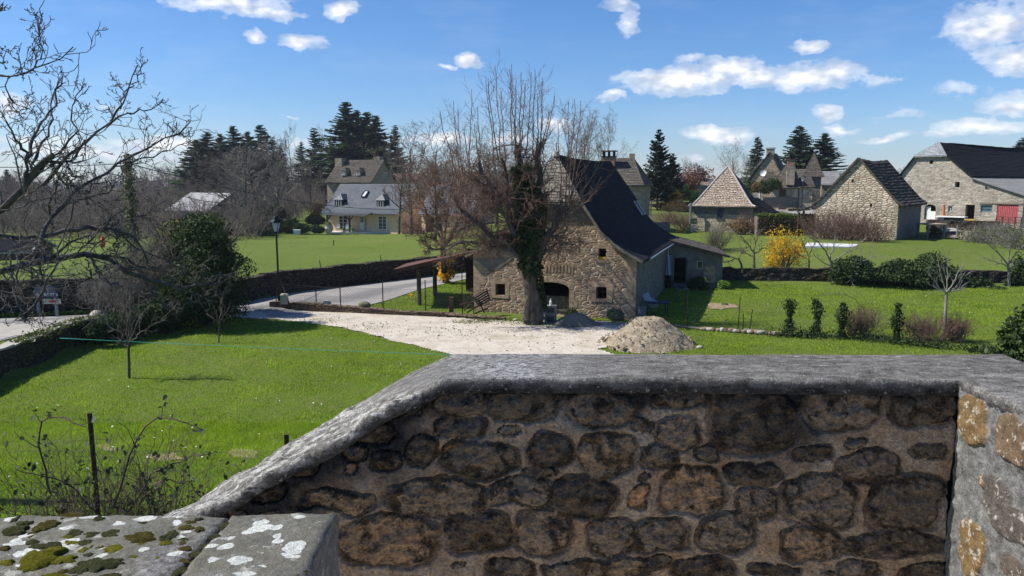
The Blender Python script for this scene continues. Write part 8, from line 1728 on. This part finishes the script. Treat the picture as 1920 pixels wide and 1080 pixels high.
a, c = atz(112, 634, .95), atz(905, 667, .30); P = np.array([a + (c - a) * k - [0, 0, .12 * 4 * k * (1 - k) * .3] for k in np.linspace(0, 1, 16)]); b = MB(); b.tube(P, .008, 5); tag(b.build('teal_string', m_plain('teal string', (.02, .42, .36), .6, nscale=1, var=.05), uv=False), 'taut teal string crossing the near lawn above the grass', 'string')
q = at(193, 456, 10.6); b = MB(); b.tube([q + [0, 0, .10], q + [0, 0, .05], q, q - [0, 0, .06]], [.008, .03, .035, .02], 8); tag(b.build('red_feeder', m_plain('orange red plastic', (.7, .12, .06), .5)), 'small orange-red object hanging in the walnut branches', 'feeder')
for px, py in ((771, 562), (766, 470)):
 pass
rng = np.random.default_rng(92);
for i, (px, py) in enumerate([(770, 557), (773, 559)]): q = atz(px, py, .2); b = MB(); b.tube([q - [0, 0, .2], q + [0, 0, .1]], .012, 4); b.lathe(q + [0, 0, .1], [(.03, 0), (.09, .05), (.05, .1), (.0, .1)], 8); tag(b.build('daffodil', M_FORS, uv=False), ['lone yellow daffodil in the grass left of the first shelter post', 'second yellow daffodil close beside the lone one'][i], 'flower', 'daffodils by the shelter')
# near bramble, fence and iron post
zb = gz(at(168, 900, 7)[0], 7.0)
q = at(168, 775, 7.0); root = empty('rusty_stake', (q[0], 7.0, zb), 'upright rusty flat iron stake in the bramble, lower left', 'stake'); b = MB(); b.beam((q[0] + .01, 7.0, zb - .2), (q[0], 7.0, q[2]), .042, .012, up=(0, 1, 0)); b.beam((q[0] + .01, 7.015, zb - .2), (q[0], 7.015, q[2]), .008, .03, up=(0, 1, 0)); b.build('stake', m_plain('deep rust', (.075, .04, .03), .85, nscale=60, var=.6, bump=.004), root)
q = at(537, 815, 6.6); b = MB(); b.beam((q[0], 6.6, gz(q[0], 6.6) - .1), (q[0], 6.6, q[2]), .04, .012, up=(0, 1, 0)); tag(b.build('rusty_stake', M_IRON), 'short rusty stake tip just above the sloping parapet', 'stake')
pts = [np.array([x, 7.05, gz(x, 7.05)]) for x in (-6.5, q[0] * 0 + at(168, 900, 7)[0], -1.6)]; z_ = min(p[2] for p in pts)
wire_fence('chain_link_fence', 'thin chain-link fence behind the rusty stake, lower left', pts, .02, 1.05, .062, .0011, M_WIRE)
def build_bramble():
 rng = np.random.default_rng(44); c = at(225, 1000, 7.0); root = empty('bramble', (c[0], 7.0, zb), 'thorny bramble with sparse dark leaves around the rusty stake, lower left', 'bramble'); b = MB()
 n = 230; x0 = rng.normal(c[0], .5, n); P0 = np.stack([x0, 7.0 + rng.normal(0, .25, n), np.full(n, zb - .05)], 1); D0 = np.stack([rng.normal(0, .45, n) + (x0 - c[0]) * .4, rng.normal(0, .3, n), np.ones(n)], 1); L = rng.uniform(.5, 1.35, n)
 P, R = grow(P0, D0, L, .0048, 8, .17, -.06, rng, .45); b.tubes(P, R, 5); o = ramify(b, P, R, L, [dict(n=5, lf=.45, ang=.8, rf=.6, S=5, wig=.2, up=-.02, rmin=.0022, sides=4), dict(n=3, lf=.5, ang=.8, rf=.7, S=3, wig=.2, rmin=.0016)], rng)
 arcs = [([(95, 925), (76, 850), (72, 800), (80, 784), (120, 786), (160, 800)], (6.9, 6.7), 1.6, .9), ([(210, 960), (235, 880), (262, 810), (300, 782), (340, 790), (378, 805)], (7, 6.8), 1.8, .9), ([(180, 960), (120, 900), (60, 890), (30, 880)], (6.9, 6.7), 1.5, .8), ([(240, 960), (290, 880), (350, 860), (400, 850)], 6.9, 1.6, .8), ([(260, 950), (300, 900), (355, 905), (390, 940)], 6.8, 1.5, .8)]
 P2, R2, L2 = traced(arcs, 10, .01, rng, 1.3); b.tubes(P2, R2, 5); o2 = ramify(b, P2, R2, L2, [dict(n=6, lf=.25, ang=.8, rf=.6, S=4, wig=.2, rmin=.002, sides=4)], rng)
 b.build('stems', m_bark('purple brown bramble stems', (.045, .03, .028), (.16, .12, .10), 30, .002), root, uv=False)
 tips = np.concatenate([P2[:, 3:].reshape(-1, 3), o2[0][0][:, 2:].reshape(-1, 3), o[0][0][::3, 3:].reshape(-1, 3)]); C = tips[rng.integers(0, len(tips), 760)] + rng.normal(0, .02, (760, 3)); b = MB()
 for p in C:
  s = rng.uniform(.016, .034); a = nrm(rng.normal(0, 1, 3) + [0, 0, -.5]); nn = nrm(np.cross(a, rng.normal(0, 1, 3))); c_ = np.cross(nn, a); V = np.array([p - a * s, p - a * .4 * s + c_ * .62 * s + nn * .15 * s, p + a * .5 * s + c_ * .5 * s + nn * .12 * s, p + a * 1.15 * s, p + a * .5 * s - c_ * .5 * s + nn * .12 * s, p - a * .4 * s - c_ * .62 * s + nn * .15 * s]); b.add(V, [[0, 1, 2, 3], [0, 3, 4, 5]])
 b.build('leaves', m_leaf('dusky bramble leaves', [(.025, .035, .02), (.05, .065, .04), (.10, .115, .08)], .2, .6, .2), root, uv=False)
build_bramble()
for i, poly in enumerate([[(425, 850), (445, 842), (488, 848), (480, 862), (440, 860)], [(175, 838), (200, 832), (225, 842), (205, 850)], [(270, 855), (330, 850), (345, 862), (300, 868)]]): tag(sheet('bare_earth', [tuple(gpt(px, py, 5, 30)[:2]) for px, py in poly], m_plain('bare sandy earth', (.36, .27, .19), 1, nscale=14, var=.4, bump=.02), .035, .10, 2.5, .02), kind='structure')
# grass
def build_grass():
 rng = np.random.default_rng(17); b = MB(); DR = np.array(DRIVE)
 def field(n, x0, x1, y0, y1, hmin, hmax, w, pw, mask=None, nearb=True):
  t = rng.random(n); y = y0 + (y1 - y0) * t ** pw; x = x0 + (x1 - x0) * rng.random(n);
  k = (np.abs(x) < y * .74 + .6) & (x > poly_x(W1, y) + .12) & ~pip(x + .15 * fbm(x * 3, y * 3, 0, 5, 2), y, DR)
  if mask is not None: k &= mask(x, y)
  x, y = x[k], y[k]; n = len(x); z = hgt(x, y); cl = fbm(x * .9, y * .9, 0, 12, 4); cl2 = fbm(x * 4, y * 4, 0, 13, 3)
  h = (hmin + (hmax - hmin) * rng.random(n)) * (1 + .55 * cl + .5 * cl2).clip(.35, 1.9); a = rng.random(n) * 6.28; ww = w * (.7 + .6 * rng.random(n)) * (1 + y / 22.); dx, dy = np.cos(a) * ww / 2, np.sin(a) * ww / 2; lx = rng.normal(.0, .42, n) * h; ly = rng.normal(0, .42, n) * h
  V = np.stack([np.stack([x - dx, y - dy, z - .01], 1), np.stack([x + dx, y + dy, z - .01], 1), np.stack([x + lx, y + ly, z + h], 1)], 1).reshape(-1, 3); b.add(V, [np.arange(n * 3).reshape(n, 3)], 0, tone=np.repeat((cl + rng.normal(0, .25, n)) * .5 + .5, 3))
 field(240000, -16, 0, 8.5, 19, .04, .10, .006, 1.15); field(150000, -18, 1.0, 18, 36, .03, .075, .010, 1.0)
 field(60000, -5.5, -.3, 4.3, 9.5, .06, .16, .005, 1.0)
 rgt = lambda x, y: (x > 2.2) & ~((x < 13) & (y > 35) & (x < 2 + (y - 30) * .9) & False)
 field(110000, 2.5, 30, 26.5, 36, .03, .07, .012, 1.0, rgt);
 inb = lambda x, y: ((x - BF.O[0]) * BF.d[0] + (y - BF.O[1]) * BF.d[1] < -.2) | ((x - BF.O[0]) * BF.e[0] + (y - BF.O[1]) * BF.e[1] > BW + .1)
 field(90000, 6, 38, 36, 47.5, .035, .07, .013, 1.0, lambda x, y: inb(x, y) & ~((x > 8.8) & (x < 13.3) & (y > 45.6)))
 W3a = np.array(W3); field(30000, -12, -1.5, 36, 48, .04, .10, .012, 1.0, lambda x, y: (y > np.interp(x, W3a[:, 0], W3a[:, 1]) + .4) & (y < np.interp(x, [p[0] for p in RN[6:]], [p[1] for p in RN[6:]]) - .15) & (((x - BF.O[0]) * BF.e[0] + (y - BF.O[1]) * BF.e[1]) < -.1))
 t = NT('grass blades'); p = t.pos(); tone = t.attr('tone'); isl = t.island()
 c = t.ramp(tone, [(.15, (.14, .22, .012)), (.5, (.24, .345, .022)), (.85, (.37, .44, .06))]); c = t.mix(1.0, c, t.ramp(isl, [(0, .7), (1, 1.25)]), 'MULTIPLY'); c = t.mix(t.ramp(t.noise(p, .35, 4), [(.4, 0), (.7, .5)]), c, (.27, .34, .035)); c = t.mix(t.ramp(t.noise(p, .9, 6, .7), [(.52, 0), (.68, .6)]), c, (.25, .24, .07)); c = t.mix(t.ramp(t.noise(t.vmath('ADD', p, (5, 5, 5)), 1.6, 5, .7), [(.54, 0), (.68, .55)]), c, (.075, .13, .012))
 m = t.leafy(c, .42, t.mix(1.0, c, (1.15, 1.35, .5), 'MULTIPLY'), .5, .25)
 tag(b.build('grass', m, uv=False), 'short spring grass of the lawns', 'grass', kind='stuff')
 b = MB(); n = 900; y = 10 + rng.random(n) * 34; x = rng.uniform(-14, 30, n); k = ~pip(x, y, DR) & (x > poly_x(W1, y) + .5) & inb(x, y) & (fbm(x * .25, y * .25, 0, 3, 3) > .0); x, y = x[k], y[k]; C = np.stack([x, y, hgt(x, y) + .08], 1)
 leaves(b, C, .045, rng, 1, np.array([0, 0, 3.0])); tag(b.build('daisies', m_plain('daisy white', (.7, .7, .66), .8), uv=False), 'white daisies dotted over the lawns', 'daisies', kind='stuff')
build_grass()
rng = np.random.default_rng(93); b = MB()
for px, py, r, n in [(930, 601, 1.2, 500), (1005, 607, .9, 350), (1062, 612, .8, 200), (1150, 640, .45, 420), (1165, 652, .4, 300), (700, 612, 1.5, 120), (860, 622, 2.2, 160), (600, 600, 1.2, 120), (880, 604, .8, 250)]:
 q = atz(px, py, .04); C = np.stack([q[0] + rng.normal(0, r * .6, n), q[1] + rng.normal(0, r * .35, n), .05 + np.abs(rng.normal(0, .04, n))], 1); leaves(b, C, .07, rng, .5)
tag(b.build('gravel_weeds', M_BOX, uv=False), 'low weeds and grass tufts invading the gravel drive', 'weeds', kind='stuff')
b = MB()
for i in range(170):
 px, py = rng.uniform(560, 1180), rng.uniform(604, 660); q = atz(px, py, .05)
 if not pip(np.array([q[0]]), np.array([q[1]]), DRIVE)[0]: continue
 s = rng.uniform(.012, .032); v = rng.normal(0, 1, (8, 3)) * s * .3 + np.array([[i_, j_, k_] for i_ in (-s, s) for j_ in (-s, s) for k_ in (-s * .6, s * .6)]) * .8; b.add(v + [q[0], q[1], .05], [[0, 1, 3, 2], [4, 6, 7, 5], [0, 4, 5, 1], [2, 3, 7, 6], [0, 2, 6, 4], [1, 5, 7, 3]])
tag(b.build('scattered_gravel', M_SAND), 'loose stones scattered over the gravel drive', 'stones', kind='stuff')
# haze
def build_haze():
 b = MB(); b.box((0, 625, 24), (3100, 1950, 86)); t = NT('thin haze'); v = t.n('ShaderNodeVolumePrincipled'); v.inputs['Color'].default_value = (.80, .88, 1, 1); v.inputs['Density'].default_value = .00018; v.inputs['Anisotropy'].default_value = .2
 t.l(v.outputs[0], t.out.inputs['Volume']); tag(b.build('haze', t.m, uv=False), kind='stuff')
build_haze()
# light, sky, camera
SUN_EL = radians(47); SUN_V = np.array([-cos(radians(2)) * cos(SUN_EL), sin(radians(2)) * cos(SUN_EL), sin(SUN_EL)])
sl = bpy.data.lights.new('sun', 'SUN'); sl.energy = 5.0; sl.angle = radians(.53); sl.color = (1, .95, .87)
so = bpy.data.objects.new('sun', sl); COL.objects.link(so)
so.rotation_euler = Vector(SUN_V).to_track_quat('Z', 'Y').to_euler(); so.location = (-30, 0, 60)
CLOUDS = [  # px, py, rx, ry, strength
 (430, 6, 105, 22, 1.0), (490, 24, 75, 12, .9), (645, 16, 32, 14, 1.0), (477, 72, 20, 11, .9), (566, 76, 50, 15, 1.0), (885, 118, 30, 14, 1.1), (843, 130, 22, 6, .7),
 (1162, 12, 40, 12, .7), (1182, 45, 22, 26, .65), (1370, 133, 62, 26, 1.15), (1270, 152, 120, 24, 1.05), (1515, 142, 95, 22, 1.1), (1420, 145, 80, 18, .9), (1300, 112, 36, 10, .5), (1148, 182, 28, 9, .8),
 (1512, 88, 36, 12, 1.0), (1350, 252, 66, 17, 1.25), (1296, 298, 22, 9, .9), (1035, 230, 42, 18, 1.1), (1865, 48, 80, 34, 1.0), (1850, 100, 30, 16, .6), (1898, 112, 42, 22, 1.0), (1550, 213, 28, 18, 1.0),
 (1572, 242, 34, 8, .9), (1835, 240, 82, 14, 1.0), (1900, 190, 50, 22, .8), (1662, 260, 46, 7, .8), (1635, 152, 40, 14, .35), (1760, 255, 40, 8, .6), (8, 195, 38, 19, 1.0), (60, 262, 90, 10, .75), (300, 272, 95, 14, 1.05), (160, 285, 120, 12, .9),
 (340, 300, 60, 8, .8), (820, 265, 80, 13, 1.0), (560, 268, 40, 8, .5), (960, 262, 60, 10, .8), (200, 205, 30, 7, .35), (550, 225, 22, 4, .5), (1700, 215, 60, 10, .35), (1800, 170, 50, 9, .3),
 (1800, 320, 200, 8, .3), (-150, 120, 90, 40, .9), (2080, 60, 120, 40, 1.), (2150, 200, 130, 30, .9), (-260, 250, 150, 25, .9), (900, -160, 160, 50, .9), (300, -260, 180, 50, .8)]
def build_world():
 w = bpy.data.worlds.new('World'); SC.world = w; w.use_nodes = True
 t = NT.__new__(NT); t.t = w.node_tree; t.t.nodes.clear()
 out = t.n('ShaderNodeOutputWorld'); bg = t.n('ShaderNodeBackground'); bg.inputs['Strength'].default_value = .085
 sky = t.n('ShaderNodeTexSky', sky_type='NISHITA'); sky.sun_disc = False; sky.sun_elevation = SUN_EL; sky.sun_rotation = math.atan2(SUN_V[0], SUN_V[1])
 sky.air_density = 1.0; sky.dust_density = .35; sky.ozone_density = 2.5; sky.altitude = 300
 tc = t.n('ShaderNodeTexCoord'); g = tc.outputs['Generated']
 sx = t.n('ShaderNodeSeparateXYZ'); t.l(g, sx.inputs[0])
 az = t.math('ARCTAN2', sx.outputs[0], sx.outputs[1]); el = t.math('ARCSINE', sx.outputs[2])
 cb = t.n('ShaderNodeCombineXYZ'); t.l(az, cb.inputs[0]); t.l(el, cb.inputs[1]); AE = cb.outputs[0]
 wn = t.noise(t.vmath('MULTIPLY', AE, (1, 1.6, 1)), 14, 3, .62, out='Color', dim='2D')
 AEW = t.vmath('ADD', AE, t.vmath('SCALE', t.vmath('SUBTRACT', wn, (.5, .5, .5)), s=.028))
 acc = None
 for (px, py, rx, ry, s) in CLOUDS:
  d = ray(px, py); d = d / np.linalg.norm(d); a0 = math.atan2(d[0], d[1]); e0 = math.asin(d[2])
  ra = rx / F * 1.08; re = ry / F * 1.2
  v = t.vmath('MULTIPLY', t.vmath('SUBTRACT', AEW, (a0, e0, 0)), (1 / ra, 1 / re, 0))
  ln = t.n('ShaderNodeVectorMath', operation='LENGTH'); t.l(v, ln.inputs[0])
  r = t.math('MULTIPLY_ADD', ln.outputs['Value'], -s, s)
  acc = r if acc is None else t.math('MAXIMUM', acc, r)
 fine = t.noise(t.vmath('MULTIPLY', AE, (1, 1.7, 1)), 42, 5, .62, dim='2D')
 den = t.math('ADD', acc, t.math('MULTIPLY', t.math('SUBTRACT', fine, .5), .9))
 a = t.ramp(den, [(.04, 0), (.30, .42), (.85, 1)], 'EASE')
 shade = t.noise(t.vmath('ADD', t.vmath('MULTIPLY', AE, (1, 1.7, 1)), (0.004, .012, 0)), 30, 2, .6, dim='2D')
 cc = t.ramp(shade, [(.34, (5.4, 6.0, 7.1)), (.60, (9.6, 9.6, 9.6))])
 wisp = t.ramp(t.noise(t.vmath('MULTIPLY', AE, (1, 4, 1)), 6, 4, .62, dim='2D'), [(.5, 0), (.8, .08)])
 skyc = t.mix(1.0, sky.outputs[0], t.ramp(sx.outputs[2], [(0, (.80, .90, 1.12)), (.10, (.60, .84, 1.16)), (.30, (.43, .79, 1.18)), (.6, (.35, .70, 1.12))]), 'MULTIPLY')
 c = t.mix(wisp, skyc, (7.5, 7.9, 8.6)); c = t.mix(a, c, cc)
 t.l(c, bg.inputs['Color']); t.l(bg.outputs[0], out.inputs['Surface'])
build_world()
try:
 SC.world.cycles.sampling_method = 'MANUAL'; SC.world.cycles.sample_map_resolution = 256
except Exception: pass
cam = bpy.data.cameras.new('camera'); co = bpy.data.objects.new('camera', cam); COL.objects.link(co)
co.location = (0, 0, H); co.rotation_euler = (radians(90) - PITCH, 0, 0)
cam.sensor_width = 36; cam.lens = 36 * F / 1920; cam.clip_end = 8000; cam.clip_start = .05
SC.camera = co
SC.view_settings.view_transform = 'Standard'; SC.view_settings.look = 'None'; SC.view_settings.exposure = .5; SC.view_settings.gamma = 1
SC.render.film_transparent = False
try:
 SC.cycles.max_bounces = 6; SC.cycles.diffuse_bounces = 3; SC.cycles.transparent_max_bounces = 6; SC.cycles.glossy_bounces = 2
 SC.cycles.use_denoising = True; SC.cycles.denoising_prefilter = 'NONE'
except Exception: pass
